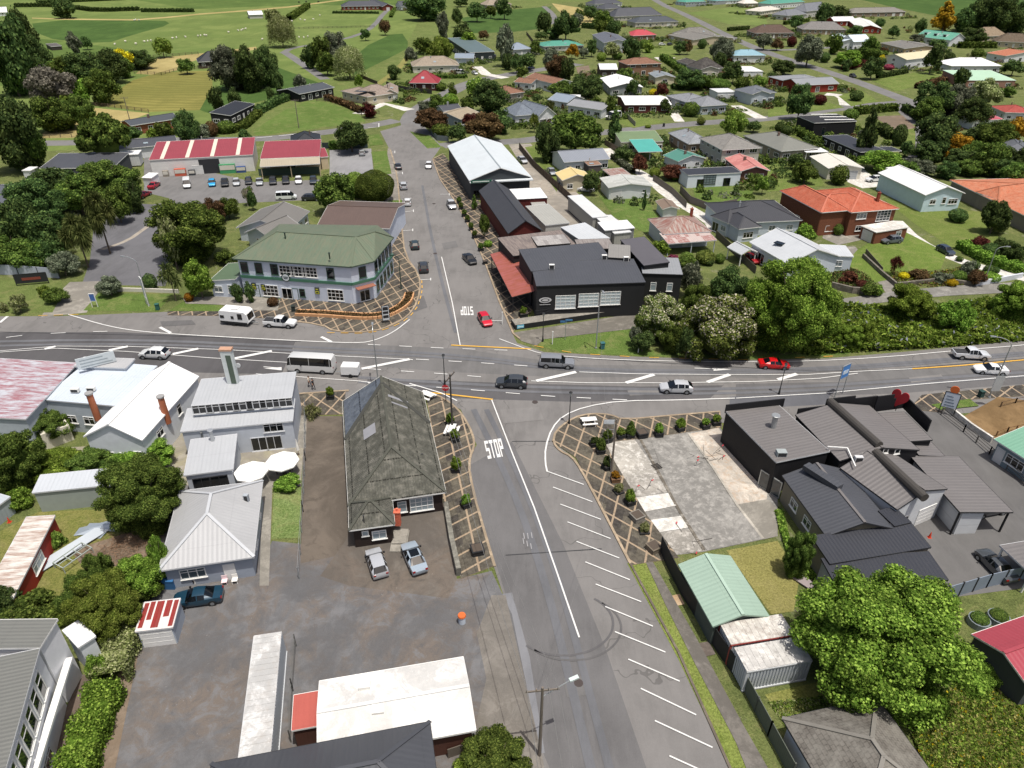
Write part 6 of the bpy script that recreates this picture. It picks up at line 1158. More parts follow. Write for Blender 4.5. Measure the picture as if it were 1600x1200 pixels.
cf = hs('red roofed barn shop with beige verandah over parked cars', [((25, 992), (397, 977), (390, 898), 4.0, 's', 1.2, 'd_W__'), ((24, 1042), (400, 1022), (397, 985), 3.4, 's', .5, {}, {'posts': True, 'roof': corr('a39a86')}), ((402, 982), (452, 978), (448, 936), 3.4, 's', .6, {})], corr('883d45'), M('plain', 'b9a98c'), 'barn', 'barn_shop')
b = MB(); b.box(-3, -.6, 2.5, 3, .6, 2.6); part(cf, 'awning', b, M('plain', '9aa0a6'), P(165, 1050), -.03)
hs('grey house at the top edge beyond the round trees', [((905, 40), (948, 38), (945, 5), 3, 'g', 1.2)], SLATE, STUCCO)
hs('beige roofed house at the top edge among trees', [((1440, 32), (1600, 26), (1590, -14), 3, 'h', 2)], BEIGER, BEIGEW)
hs('brown roofed house beside the white van driveway', [((1545, 592), (1682, 574), (1600, 530), 3, 'h', 1.8)], BRT, M('plain', '9c9488'))
tile(800, 0)
hs('blue grey iron roof house beside leafy garden', [((0, 312), (126, 304), (90, 262), 3.2, 'h', 2)], BLUEG, M('board', 'a7acac'))
hs('low house with teal green hip roof', [((192, 290), (452, 282), (400, 250), 2.8, 'h', 1.6)], TEALR, M('plain', 'a9a79f'))
hs('two storey grey gabled house behind the pale blossoming tree', [((500, 216), (572, 268), (712, 246), 5.0, 'g', 1.6, {0: 'ww/ww', 1: 'ww/WW'})], corr('5c5f66'), M('board', 'b2b6b8'))
hs('brown house with faded red roof between hedges', [((755, 224), (905, 217), (890, 180), 3.2, 'h', 1.6)], corr('a8454c'), M('brick', '7a6250'))
hs('wide brown grey tiled house with white garage', [((975, 218), (1130, 250), (1190, 200), 3.0, 'g', 1.6, 'Dww'), ((1080, 222), (1280, 212), (1182, 168), 3.0, 'h', 2.2)], GRT, BEIGEW)
hs('big slate hip roofed house beside the upper street', [((640, 104), (940, 92), (850, 20), 3.2, 'h', 3.4), ((580, 56), (690, 48), (665, 18), 3.2, 'h', 2.4)], SLATE, M('plain', 'a8a49a'))
hs('long low house with dark grey hip roof and pale walls', [((770, 142), (1042, 134), (1000, 98), 3.0, 'h', 1.8, 'wwtwwDw')], DKG, M('plain', 'b5aea0'))
hs('white house with grey roof at the top edge', [((515, 26), (692, 18), (688, -14), 3.2, 'h', 1.8)], SLATE, WBOARD)
hs('house with teal roof behind the grey boundary wall', [((1085, 14), (1215, 8), (1205, -20), 3, 'h', 1.8)], TEALR, BLUEW)
hs('second teal roofed house along the top street', [((1275, 6), (1440, 0), (1430, -24), 3, 'h', 1.8)], corr('5d8f86'), STUCCO)
hs('cream house at the top edge by the mown verge', [((1445, 22), (1545, 20), (1530, -8), 3, 'h', 1.6)], corr('c9c4b8'), BEIGEW)
hs('house with flat white roof and dark brown walls', [((550, 434), (662, 434), (590, 397), 3.6, 'g', .3), ], WHR, M('board', '4c4138'))
hs('two storey brown brick house with red brown tile roof', [((718, 404), (938, 396), (888, 356), 5.0, 'h', 1.8, {0: 'wtw/WWW'})], BRT, M('brick', '7a5f4c'))
hs('split level house with dark mossy roof above the white garage', [((1180, 434), (1322, 423), (1200, 356), 3.6, 'h', 1.8, 'tW'), ((1028, 380), (1180, 434), (1210, 400), 3.6, 'g', 1.2)], M('oldtile', '4d4a48', '66635e'), M('plain', 'bcb6a8'))
hs('pale blue roofed weatherboard house on the street bend', [((1385, 348), (1590, 346), (1540, 308), 3.4, 'h', 1.6)], corr('7fa0ac'), WBOARD)
hs('white flat roofed garage with dark door by round trees', [((1440, 447), (1572, 446), (1505, 414), 3, 'f', 0, 'DD')], WHR, WBOARD, 'garage')
hs('house with dazzling white gable roof and grey walls', [((550, 487), (612, 547), (802, 530), 3.2, 'g', 1.6, {0: 'ww', 1: 'WtW'})], corr('e4e5e4'), M('plain', '8a8f90'))
hs('small beige cottage with grey gable roof beside the brick house', [((850, 456), (896, 484), (998, 468), 2.9, 'g', 1.0, {0: 'w', 1: 'W'})], corr('7d8488'), M('board', 'cdc3aa'))
hs('long white house with brown tile roof behind leafy trees', [((84, 482), (262, 524), (380, 510), 3.6, 'g', 1.4), ((10, 512), (120, 522), (95, 490), 3, 'g', 1)], BRT, STUCCO)
hs('long house with low white gable roof over dark red walls', [((655, 598), (706, 655), (995, 650), 3.0, 'G', 1.0, {1: 'tWtW'})], corr('dcdcd8'), M('board', '5c2f2c'))
hs('blue grey house with wide grey tile hip roof and round bush', [((1180, 664), (1350, 653), (1240, 597), 3.1, 'h', 1.8, 'WwW'), ((960, 597), (1090, 640), (1180, 600), 3.1, 'h', 1.6)], M('tile', '7b7e83', '8c8f92'), M('board', 'a3acb4'))
hs('white box shaped garage with flat roof on the slope', [((1285, 577), (1402, 574), (1380, 550), 3.2, 'f', 0, 'DD')], corr('c6c8c8'), WBOARD, 'garage')
hs('grey hip roof house on pale blue basement by the concrete drive', [((1500, 590), (1655, 577), (1560, 530), 4.0, 'h', 1.8, 'WtW'), ((1418, 562), (1500, 590), (1560, 565), 4.0, 'g', 1.2)], corr('62666c'), M('board', 'b4bcc2'))
hs('steep blue grey tiled villa with white gables', [((18, 724), (165, 712), (192, 582), 3.2, 'h', 3.6, 'ww'), ((165, 730), (278, 714), (240, 655), 3.2, 'G', 2.8, 'WW')], M('tile', '6a727c', '7d858d'), WBOARD)
hs('long grey roofed house with white gable beside the motorhome', [((342, 656), (562, 688), (660, 655), 3.1, 'g', 1.4, 'wWwW')], corr('85878a'), WBOARD)
hs('small blue roofed cottage next to a white sheet roof', [((222, 622), (345, 642), (412, 600), 2.9, 'g', 1.2), ((338, 612), (428, 614), (420, 592), 3.0, 'f', 0, {}, {'roof': WHR})], BLUEG, WBOARD, 'cottage')
hs('cream house with moss green iron roof behind the teal awning', [((682, 888), (946, 882), (944, 836), 3.1, 's', 1.0, 'wWdwW')], corr('6b7d5c'), M('board', 'c6bfa8'))
hs('teal shade roof over the backyard trampoline', [((790, 950), (942, 946), (940, 888), 2.8, 's', 1.0, {}, {'posts': True})], corr('4c9a90'), GREYW, 'shelter', 'shade_shelter')
hs('white cottage with green teal gable roof', [((943, 970), (1038, 1010), (1207, 985), 3.0, 'g', 1.3, {1: 'ww', 0: ''})], corr('4c7d70'), WBOARD, 'cottage')
hs('beige house with pale grey tile hip roof behind the teal cottage', [((975, 830), (1100, 900), (1232, 880), 3.1, 'h', 2.0)], M('tile', '85898e', '96999c'), M('brick', '9a8570'))
hs('large two storey beige house with grey tile hip roof', [((1168, 862), (1312, 938), (1548, 916), 5.0, 'h', 2.4, {0: 'wwww/wwww', 1: 'DwW/wWW'})], M('tile', '7a7874', '8b8984'), M('plain', 'b0aca0'))
hs('house with plain grey hip roof between the beige house and black modern house', [((1445, 846), (1680, 945), (1920, 925), 3.1, 'h', 2.2)], corr('75766f'), M('brick', '8c8478'))
fw = hs('grey roofed white bungalow with rusty porch behind the truck trailer', [((325, 1014), (614, 993), (580, 925), 3.3, 'g', 1.4, 'wwtwW'), ((478, 1034), (562, 1028), (555, 990), 2.9, 's', .2, {}, {'roof': M('rust', '8a7260', '7a5544'), 'wall': M('board', '5c5550')})], corr('7f848c'), WBOARD)
hs('cream cottage with pale yellow gable roof and brick base', [((268, 1080), (314, 1128), (488, 1101), 3.2, 'g', 1.3, {1: 'w_', 0: 'w'})], corr('c9b682'), M('board', 'c8bfa6'), 'cottage')
hs('white garage shed with streaky grey iron roof by the concrete path', [((548, 1112), (602, 1173), (870, 1150), 3.1, 'g', .8, {1: 'D_s'})], M('patch', 'a3a59f', 'b9bbb6'), WBOARD, 'shed')
hs('white modern box house with flat charcoal roof and dark windows', [((1100, 1094), (1436, 1078), (1385, 1040), 3.4, 'f', 0, '_tB_t_')], CHARD, M('plain', 'ccd3da'), fr=BLF)
hs('house with faded pink iron roof behind the white modern box', [((1328, 988), (1430, 1070), (1602, 1058), 3.0, 'g', 1.2)], M('patch', 'b0706a', 'c08a82'), M('board', '6b4a44'))
hs('rusty sheet roof lean-to in the backyard', [((618, 1100), (742, 1090), (702, 1052), 2.5, 's', .2, {}, {'posts': True})], RST, M('plain', '7a756e'), 'shelter', 'lean_to')
tile(1200, 0)
hs('tall grey gabled villa with two roofs near the top edge', [((120, 98), (245, 86), (212, 50), 3.2, 'h', 2), ((240, 72), (400, 54), (335, 8), 4.6, 'h', 2.8)], M('tile', '6d7076', '7d8085'), M('plain', 'b3b1ac'))
hs('teal and white house cut by the top edge', [((20, 26), (232, 10), (220, -20), 4, 'h', 1.6)], TEALR, WBOARD)
hs('cream fronted low house near the top edge', [((-45, 72), (82, 56), (62, 30), 3, 'h', 1.2)], corr('c2bdb0'), M('plain', 'c8c0b0'))
hs('brown brick house with wide grey hip roof below the green hill', [((525, 80), (864, 73), (782, 44), 3.2, 'h', 2.2, 'wwwttDD')], M('tile', '77746e', '86837c'), M('brick', '7d6f60'))
hs('red brick house with white gable roofs', [((500, 124), (562, 174), (692, 164), 3.2, 'g', 1.8), ((412, 132), (552, 130), (540, 102), 3.2, 'g', 1.4)], corr('cfcfcb'), BRICKR)
hs('brown house with grey tile hip roof and clipped garden', [((212, 182), (492, 186), (370, 134), 3.1, 'h', 2.2)], M('tile', '74716e', '848280'), M('brick', '8a7a68'))
hs('brown walled house with dark brown hip roof beside palms', [((-85, 207), (168, 206), (92, 153), 3.1, 'h', 2.4)], M('tile', '57483f', '665850'), M('brick', '6f6254'))
hs('white two level house with two pale blue roofs', [((398, 222), (470, 258), (536, 246), 4.6, 'g', 1.4), ((536, 262), (646, 257), (600, 214), 4.6, 'g', 1.4)], corr('c6d2da'), WBOARD)
hs('beige house with grey gable roof behind the cream roof house', [((703, 268), (852, 304), (962, 268), 3.1, 'g', 1.4)], GRT, M('plain', 'b59e80'))
gd = hs('green roofed white house with three dormer windows', [((922, 226), (1140, 252), (1200, 238), 3.4, 'g', 3.4, 'wwWt')], corr('5c9480'), WBOARD)
for f in (.2, .48, .74):
    A_, d_, n_, L_, W_, sw = rect((922, 226), (1140, 252), (1200, 238), 3.4); b = MB(); b.box(-1.1, W_*.16, 3.6, 1.1, W_*.4, 5.9, 0, 1); b.box(-.8, W_*.16-.04, 4.3, .8, W_*.16, 5.5, 2); part(gd, 'dormer', b, [WBOARD, corr('5c9480'), DGLASS], A_+d_*(L_*f), math.atan2(d_.y, d_.x))
hs('white house with pale cream iron roof above the sloping lawn', [((868, 374), (1094, 347), (1062, 308), 4.4, 'g', 1.4, {0: 'tWwt', 3: 'w/w'})], corr('c3bc9c'), WBOARD)
hs('white house with gleaming white hip roof', [((1145, 412), (1464, 412), (1382, 360), 3.3, 'h', 2.0, 'wtwtt')], corr('e6e6e4'), WBOARD)
hs('brown pyramid roofed house at the edge of the dark trees', [((1335, 228), (1502, 222), (1440, 152), 3.1, 'h', 3)], M('tile', '82735f', '8f816e'), M('plain', 'a39882'))
hs('dark brown hip roofed house at the frame edge', [((1425, 258), (1660, 268), (1610, 186), 3.1, 'h', 2.8)], M('tile', '625648', '6f6456'), BEIGEW)
hs('white house with orange tile roof at the frame edge', [((1365, 330), (1486, 350), (1655, 322), 3.2, 'g', 1.6, {0: 'w', 1: 'wtww'})], M('tile', 'a3664e', 'b0785f'), WBOARD)
hs('brick house with long pale green iron roof', [((1240, 502), (1552, 502), (1520, 456), 3.2, 's', 1.2, 'WwtW')], corr('a5c2a8'), M('brick', '87685a'))
hs('white house with dusky red hip roof among the trees', [((1388, 662), (1480, 702), (1645, 690), 3.2, 'h', 1.6)], REDT, WBOARD)
hs('low white house with red roof and dark end wall', [((1288, 754), (1474, 744), (1402, 708), 3.0, 's', .8, 'wwww')], corr('a8525c'), WBOARD)
hs('red brick house with long grey roof and forecourt', [((190, 534), (447, 522), (402, 480), 3.1, 'g', 1.4, 'WtW'), ((0, 478), (190, 530), (250, 470), 3.1, 'h', 1.8)], corr('84878a'), BRICKR)
hs('black modern box house with three white roof lights', [((290, 768), (556, 757), (512, 712), 4.4, 'f', 0, {0: '_T____'})], M('plain', '1b1c1f'), M('vboard', '17171a', p=.3), fr=BLF)
bm_ = bpy.data.objects[[o.name for o in bpy.data.objects if o.get('label', '').startswith('black modern box')][0]]
for x0, x1, y in ((268, 432, 716), (322, 488, 732), (352, 538, 749)):
    a, c = P(x0, y, 4.45), P(x1, y-1, 4.45); d = c-a; b = MB(); b.box(0, -.35, 0, d.length, .35, .12); part(bm_, 'roof_light', b, WHITE, a, math.atan2(d.y, d.x))
hs('long low black house with flat charcoal roof beside tall conifer', [((340, 848), (578, 950), (650, 905), 3.0, 'f', 0, 'wtwtw')], CHARD, BLACKW)
hs('dark flat carport with slim posts by the lane', [((695, 948), (836, 942), (810, 914), 2.6, 'f', 0, {}, {'posts': True})], CHARD, BLACKP, 'carport')
hs('small white awning roof on the side of the grey hip roofed house', [((240, 952), (378, 948), (350, 922), 2.6, 'f', 0, {}, {'posts': True})], WHR, WHITE, 'awning')
hs('tiny white garden shed under trees beside the frame edge', [((1420, 885), (1478, 882), (1470, 860), 2.3, 'g', .5, '')], WHR, WBOARD, 'shed')
hs('grey roofed house mostly hidden by trees beside the frame edge', [((1480, 930), (1640, 945), (1600, 885), 3, 'h', 1.6)], corr('5c5f64'), STUCCO)
# ================================================================== TREES, SHRUBS, HEDGES  (u vt vb w kind colour | label # group)
tile(0, 0)
CL = 'dense dark evergreen in the tall stand beside the paddock # dark stand beside the paddock'
trees(f'''
30 90 560 260 d d | {CL}
140 80 430 180 d d | {CL}
215 230 500 170 d d | {CL}
110 300 560 220 d d | {CL}
405 0 106 135 d d | dark broad paddock tree breaking the far hedge line
460 203 328 80 d e | slim grey green tree standing in the paddock
536 230 292 64 r d | small round tree in the paddock beside the slim one
1010 238 332 112 r m | lone round tree by the sheep at the paddock edge
540 335 530 250 d d | dark tree in the belt above the mown field # belt above the mown field
420 360 520 230 d g | dark tree in the belt above the mown field # belt above the mown field
680 320 510 220 d d | dark tree in the belt above the mown field # belt above the mown field
770 340 480 110 d g | dark tree in the belt above the mown field # belt above the mown field
330 390 520 170 d g | dark tree in the belt above the mown field # belt above the mown field
760 312 440 130 d y | bright yellow foliage tree among the dark belt
885 318 425 150 d d | dark rounded tree at the end of the belt by the yellow tree
250 370 500 170 d g | dark tree in the belt above the mown field # belt above the mown field
500 600 760 150 r g | leafy tree at the lower end of the belt by the hay field
390 640 800 180 d g | olive tree filling the hay field corner
1480 320 540 170 d d | dark tree between silvery tree and rounded tree
1620 330 540 150 d d | dark tree ending the group above the black houses
630 440 640 190 d g | mid green rounded tree below the yellow one
500 500 625 130 r n | light green tree next to the bare grey tree
318 425 665 280 d a 1 | large bare grey leafless tree among evergreens
320 615 820 230 d g | olive green tree at the top corner of the lower hay field
440 600 710 110 r n | small bright tree beside the hay field track
70 620 1060 340 d d | huge dark evergreen beside the country road
10 640 900 260 d d | dark tree behind the huge evergreen beside the road
190 760 1000 150 r g | lower leafy side tree of the roadside evergreens
645 718 900 300 u g | wide umbrella shaped dark tree by the country road
575 850 942 150 r d | bushy dark tree under the umbrella shaped tree
800 790 872 160 r d | spreading low tree beside the umbrella shaped one
1165 700 905 150 d d | dark tree between the grey roofed buildings
1030 765 872 130 r g | low shrubbery tree before the mown field house
1255 785 872 120 r e | grey green bush behind the red barn
960 800 860 90 r n | leafy bush near the mown field house
290 1045 1265 370 r d | broad dark tree beside the dark open barn
650 1010 1240 390 r g | broad light green tree beside the car park entrance
480 1100 1300 260 r g | green tree between the two broad trees by the dark barn
1420 302 552 200 d e | grey green silvery tree screening the black roofed house
1550 300 560 160 d d | dark rounded tree beside the silvery one above the black house
1348 548 694 94 d d | slim dark poplar beside the mown field
1460 550 664 76 d d | shorter slim poplar between mown field and black house
1160 368 442 104 r g | small round tree at the corner of the black roofed house
1410 755 830 110 s g | green shrub before the black clad house
1530 810 880 80 r d | small dark tree on the road verge by the black house
1320 760 850 80 s b | brownish shrub beside the black house hedge
''')
hedge([(95, 45), (340, 42), (480, 58), (600, 76), (880, 66)], 3, 2.6, 'd', 'long dark boundary hedge across the far paddock'); hedge([(885, 76), (1215, 76)], 3, 2.4, 'd', 'short dark hedge at the end of the long paddock hedge')
hedge([(230, 22), (460, 14), (780, 0)], 3, 2.2, 'd', 'upper far hedge behind the paddock boundary hedge'); hedge([(1320, 835), (1500, 830), (1620, 720)], 2.2, 1.8, 'g', 'clipped hedge curving round the black clad house')
railfence('paddock_fence', [(840, 460), (1010, 470), (1110, 440), (1320, 430)], 1.3, M('plain', '5a4c3c'), 'brown post and rail fence above the mown field'); railfence('paddock_fence', [(560, 660), (760, 680), (930, 705)], 1.3, M('plain', '6a5a48'), 'post and rail fence between mown field and lower hay field'); railfence('paddock_fence', [(960, 360), (1240, 340)], 1.3, M('plain', '5a4c3c'), 'dark rail fence across the upper hay field'); railfence('paddock_fence', [(240, 862), (520, 858)], 1.1, M('plain', '7a6c58'), 'wire fence along the road at the lower hay field')
tile(400, 0)
trees('''
1050 -40 116 250 d d | large dark round tree above the brick farmhouse paddock
155 108 272 170 w v | pale weeping willow by the paddock drive
105 60 136 112 r v | round pale tree behind the weeping willow
804 128 198 72 r b | small round plum coloured tree beside the farm drive
682 184 238 66 r d | small dark tree on the bend of the farm drive
330 280 420 110 d d | dark tree at the bend of the sealed drive
405 238 432 130 d g | leafy green tree in the clump beside the drive
510 212 420 150 d e | tall grey green tree in the clump beside the drive
440 330 440 130 r g | low dark bush in the clump beside the drive
578 298 472 190 w v | broad weeping willow in the paddock gully
135 420 582 70 d d | slim dark tree beside the black weatherboard house
270 466 540 84 r e | small bush behind the black weatherboard house
86 545 630 50 d d | narrow dark shrub by the long hedge
60 300 530 150 d d | dark full tree at the foot of the mown slope
1165 82 242 78 d e | tall narrow poplar standing on the green slope
1255 55 142 66 r d | small round dark tree on the slope
1290 145 288 124 d d | dark green tree behind the grey green roofed house
1380 20 108 124 r d | dark hedge tree near the top edge, before beige roof
1468 38 96 70 r g | round clipped tree near the top edge
1552 -6 90 110 r d | broad dark tree at the top edge by the green field
1280 -10 30 90 r d | dark bush at the top edge behind the slope
1420 192 238 64 r b | small brownish tree behind the dark two level house
1322 205 288 116 r n | olive bush beside the dark two level house
1150 238 362 156 r m | yellow green tree behind the beige hip roof
1042 238 332 124 d g | mid green tree beside the yellow green one
968 300 380 78 r e | grey leaf shrub tree on the slope fence
640 468 532 54 r n | small tree at the corner of the brown tile house
858 408 492 86 d d | dark bush beside the red roofed house
706 640 732 92 d r | burgundy leaved tree before the brown tile house
1096 682 802 204 r b | large coppery round tree on the street corner
1156 518 566 64 s g | clipped round shrub before the red roofed house
590 755 912 226 r d | dark spreading tree beside the red barn shop
1060 630 692 96 r e | grey green shrub on the corner behind the coppery tree
1130 590 692 96 r g | green garden tree behind the coppery tree
1216 585 665 100 s n | bright shrub along the corner garden
1232 540 612 54 d g | upright shrub beside the curve in the side street
1378 488 592 126 r m | yellow green tree on the curve of the side street
1462 508 702 206 d d | large dark tree behind the beige corner house
1320 610 700 90 r g | leafy bush beside the beige corner house
1432 712 852 226 r b | brown green broad tree behind the white roof hall
1340 712 802 96 r r | burgundy bush next to the beige corner house
1150 770 852 104 s g | green shrub under the coppery tree
1262 785 872 116 r d | dark shrub by the corner fence
1530 680 830 120 d d | dark slim tree beside the broad brown green tree
1560 165 402 124 d e | tall grey feathery tree beside the side street
1578 340 432 76 d d | dark shrub below the grey feathery tree
1000 395 440 90 s g | hedge like bush beside the beige hip roof
940 585 612 42 s g | small round shrub by the garage of the brown tile house
480 1085 1290 240 r g | large rounded clipped tree beside the black wagon
740 1068 1262 240 s g 2 | broad clipped dome hedge tree above the parked cars
620 1080 1230 150 s m | middle clipped dome between the two clipped trees
''')
hedge([(210, 130), (260, 95), (325, 48)], 4, 3.2, 'g', 'slanting hedge on the paddock beside the farmhouse'); hedge([(0, 720), (120, 655), (210, 620)], 3, 2, 'd', 'dark hedge sloping to the black weatherboard house'); hedge([(440, 622), (560, 660), (660, 708)], 2, 1.6, 'b', 'brown hedge between the green paddock and brown tile house')
hedge([(465, 932), (535, 930)], 2.2, 2, 'g', 'small hedge beside the dark fence by the pavilion'); hedge([(1130, 490), (1330, 488)], 1.6, 1.2, 'g', 'low hedge above the red roofed house lawn'); hedge([(480, 84), (770, 86)], 2, 1.4, 'd', 'dark hedge under the brick farmhouse'); hedge([(865, 62), (842, 110)], 2.2, 1.6, 'g', 'hedge along the top of the farm drive')
FB, FG = M('plain', '4b3f35'), M('plain', '77706a')
fence('board_fence', [(815, 535), (900, 565), (1100, 588)], 1.7, M('plain', '2d2b2a'), 'black board fence round the red roofed house'); fence('board_fence', [(1095, 835), (1130, 878), (1205, 885)], 1.6, M('plain', '5b6266'), 'grey board fence on the street corner'); fence('mesh_fence', [(415, 930), (700, 925)], 1.8, M('plain', '2c3a3c'), 'dark mesh fence beside the red barn shop')
railfence('paddock_fence', [(380, 632), (540, 640), (660, 720), (770, 712)], 1.2, M('plain', '4a4038'), 'dark post fence round the green paddock'); fence('board_fence', [(640, 480), (760, 530)], 1.4, FB, 'brown fence up the grassy lane'); railfence('paddock_fence', [(740, 170), (240, 182)], 1.2, M('plain', '4a4a38'), 'wire fence across the farm paddock')
fence('mesh_fence', [(20, 1100), (400, 1085)], 1.9, M('plain', '39493f'), 'green mesh fence behind the parked cars')
tile(800, 0)
trees('''
205 82 192 96 r d | dark round tree by the curved drive on the green field
340 74 208 136 r d | large dark round tree at the corner of the green field
408 85 170 80 d e | grey green tree beside the dry grass field
640 128 212 90 r d | dark tree before the big slate roofed house
575 68 152 120 r g | leafy tree between dry field and slate house
420 60 152 60 d g | slim tree at the top of the dry field
490 40 110 90 r d | dark bush by the white top edge house
376 278 348 78 r o | golden orange round bush by the teal hip roof
250 305 462 120 d e | tall greyish tree by the side street
352 368 502 90 d d | dark upright tree beside the side street corner
290 350 482 140 d b | brown green tree at the side street corner
28 342 432 76 r d | dark garden tree beside the blue grey iron roof
92 338 420 110 r d | dark leafy tree on the side street
145 255 322 66 r g | garden tree between blue grey and teal roofs
630 268 346 104 r v | pale blossoming tree before the grey gabled house
742 238 372 112 d d | dark tall tree beside the grey gabled house
852 256 326 64 d m | yellow green conifer shrub on the front lawn
820 248 302 44 s g | round shrub by the faded red roof
712 200 252 54 s v | pale shrub behind the dark tall tree
1310 236 362 158 r e | broad grey green tree on the street bend
1054 258 322 84 r d | garden shrub beside the wide tiled house
1190 245 302 54 s d | round dark shrub before the wide tiled house
1122 438 554 184 d d | dark bushy tree behind the garage of the mossy roof house
1390 390 492 116 r d | dark shrubby tree beside the white flat garage
1310 456 512 54 s d | ball shaped shrub by the white flat garage
940 524 598 84 r r | burgundy round bush by the beige cottage
886 556 602 64 s y | yellow flowering bush beside the burgundy one
486 478 614 186 d d | big dark tree beside the dazzling white roof
310 508 594 156 r g | leafy tree before the long brown tile roof
702 428 502 106 r g | round tree beside the two storey brick house
420 470 560 90 r d | dark tree behind the leafy tree by the brown tile roof
1118 638 724 104 s g | perfectly round ball tree before the blue grey house
1390 700 832 154 r m | olive round tree on the side street verge
1512 758 814 92 r d | spreading tree before the plain grey hip roof
1182 734 778 54 s f | white flowering shrub by two dark bins
400 708 925 330 r g | big green spreading tree at the side street corner
215 768 1004 156 d d | dark upright tree by the wooden fence corner
645 698 894 98 c d | narrow dark conical tree beside the street
242 628 692 56 k k | small palm by the steep blue grey villa
140 712 792 66 k m | cordyline palm in front of the white gabled villa
700 908 1006 116 d d | dense dark shrub beside the teal awning
800 968 1062 96 r r | reddish shrub along the concrete path
1012 1026 1106 156 r r | large burgundy bush before the teal cottage
894 1048 1104 70 s m | yellow green ball shrub by the concrete path
1022 1080 1126 54 s n | small bright ball shrub under the burgundy bush
490 1082 1192 106 r d | dark bush beside the cream cottage
1214 1016 1052 64 s r | red leaved shrub between teal cottage and pink roof
1130 1024 1056 60 s g | green shrub against the teal cottage wall
1520 1084 1160 106 d g | bushy tree beside the pink roof
1572 1098 1192 76 r m | light green bush in the overgrown lot
1292 505 545 150 s g | hedge like shrub under the white box garage
1552 478 536 84 r m | yellowish bush by the concrete drive
530 600 650 50 d g | small tree by the white gable roof
60 350 400 60 s g | shrub in the garden below the blue grey iron roof
180 200 240 80 r d | low bush at the lower corner of the green field
660 330 370 60 s g | round shrub by the front lawn path
560 330 380 60 s m | shrub under the pale blossoming tree
450 300 350 60 r e | shrub by the path of the teal hip roof
1220 470 545 80 r g | shrub on the slope by the split level house
620 600 700 70 r g | shrub between the white and dazzling roofs
1440 480 560 110 r g | shrubby tree on the bank below the white flat garage
960 620 690 70 r d | dark shrub beside the blue grey house eave
500 250 330 70 r d | dark shrub by the grey gabled house steps
1300 330 420 80 r d | dark shrub before the pale blue roofed house
60 420 480 80 r g | green shrub on the side street verge
270 170 240 110 d d | dark tree along the foot of the green field
560 130 200 90 r g | leafy tree before the long low hip roof
750 500 580 80 r d | dark bush between beige cottage and brick house
1100 250 320 60 r b | brownish shrub by the wide tiled house drive
850 780 800 40 s n | tuft on the white roofed house lawn
''')
hedge([(940, 372), (1000, 410), (1090, 472)], 3, 2.4, 'g', 'thick hedge between brick house and mossy roof house'); hedge([(440, 175), (560, 185)], 3, 3, 'd', 'dark clipped hedge below the dry grass field'); hedge([(1000, 560), (1270, 545)], 2.4, 1.8, 'd', 'dark hedge behind the blue grey house'); hedge([(200, 215), (420, 200)], 2.4, 2, 'd', 'dark hedge along the foot of the green field'); hedge([(1260, 385), (1400, 390)], 2, 1.6, 'r', 'burgundy hedge before the pale blue roofed house'); hedge([(630, 990), (760, 1090)], 1.4, 1.2, 'e', 'low grey green border beside the grey roofed bungalow')
hedge([(1350, 195), (1480, 185)], 2.2, 2, 'd', 'dark hedge at the upper street bend')
fence('board_fence', [(45, 930), (130, 1040), (290, 1190), (420, 1310)], 1.8, M('plain', '4f4236'), 'long brown board fence beside the gravel yard', FB); fence('board_fence', [(580, 905), (690, 970)], 1.6, M('plain', '5a4c40'), 'brown board fence behind the moss green roof'); fence('board_fence', [(700, 720), (770, 790)], 1.5, M('plain', '8b857c'), 'grey board fence beside the motorhome'); fence('boundary_wall', [(1085, 45), (1440, 18)], 2.0, M('plain', '8b8f90'), 'long grey boundary wall below the teal roofs', cat='wall'); fence('board_fence', [(1270, 985), (1330, 1045), (1430, 1110)], 1.6, M('plain', '55504a'), 'dark fence between the cottages and pink roof')
fence('board_fence', [(90, 215), (140, 280)], 1.8, FB, 'brown fence beside the blue grey iron roof garden')
fence('board_fence', [(1040, 960), (990, 915)], 1.6, FB, 'short fence at the side of the teal cottage')
tile(1200, 0)
RC = 'dark tree in the wood at the top corner # wood at the top corner'
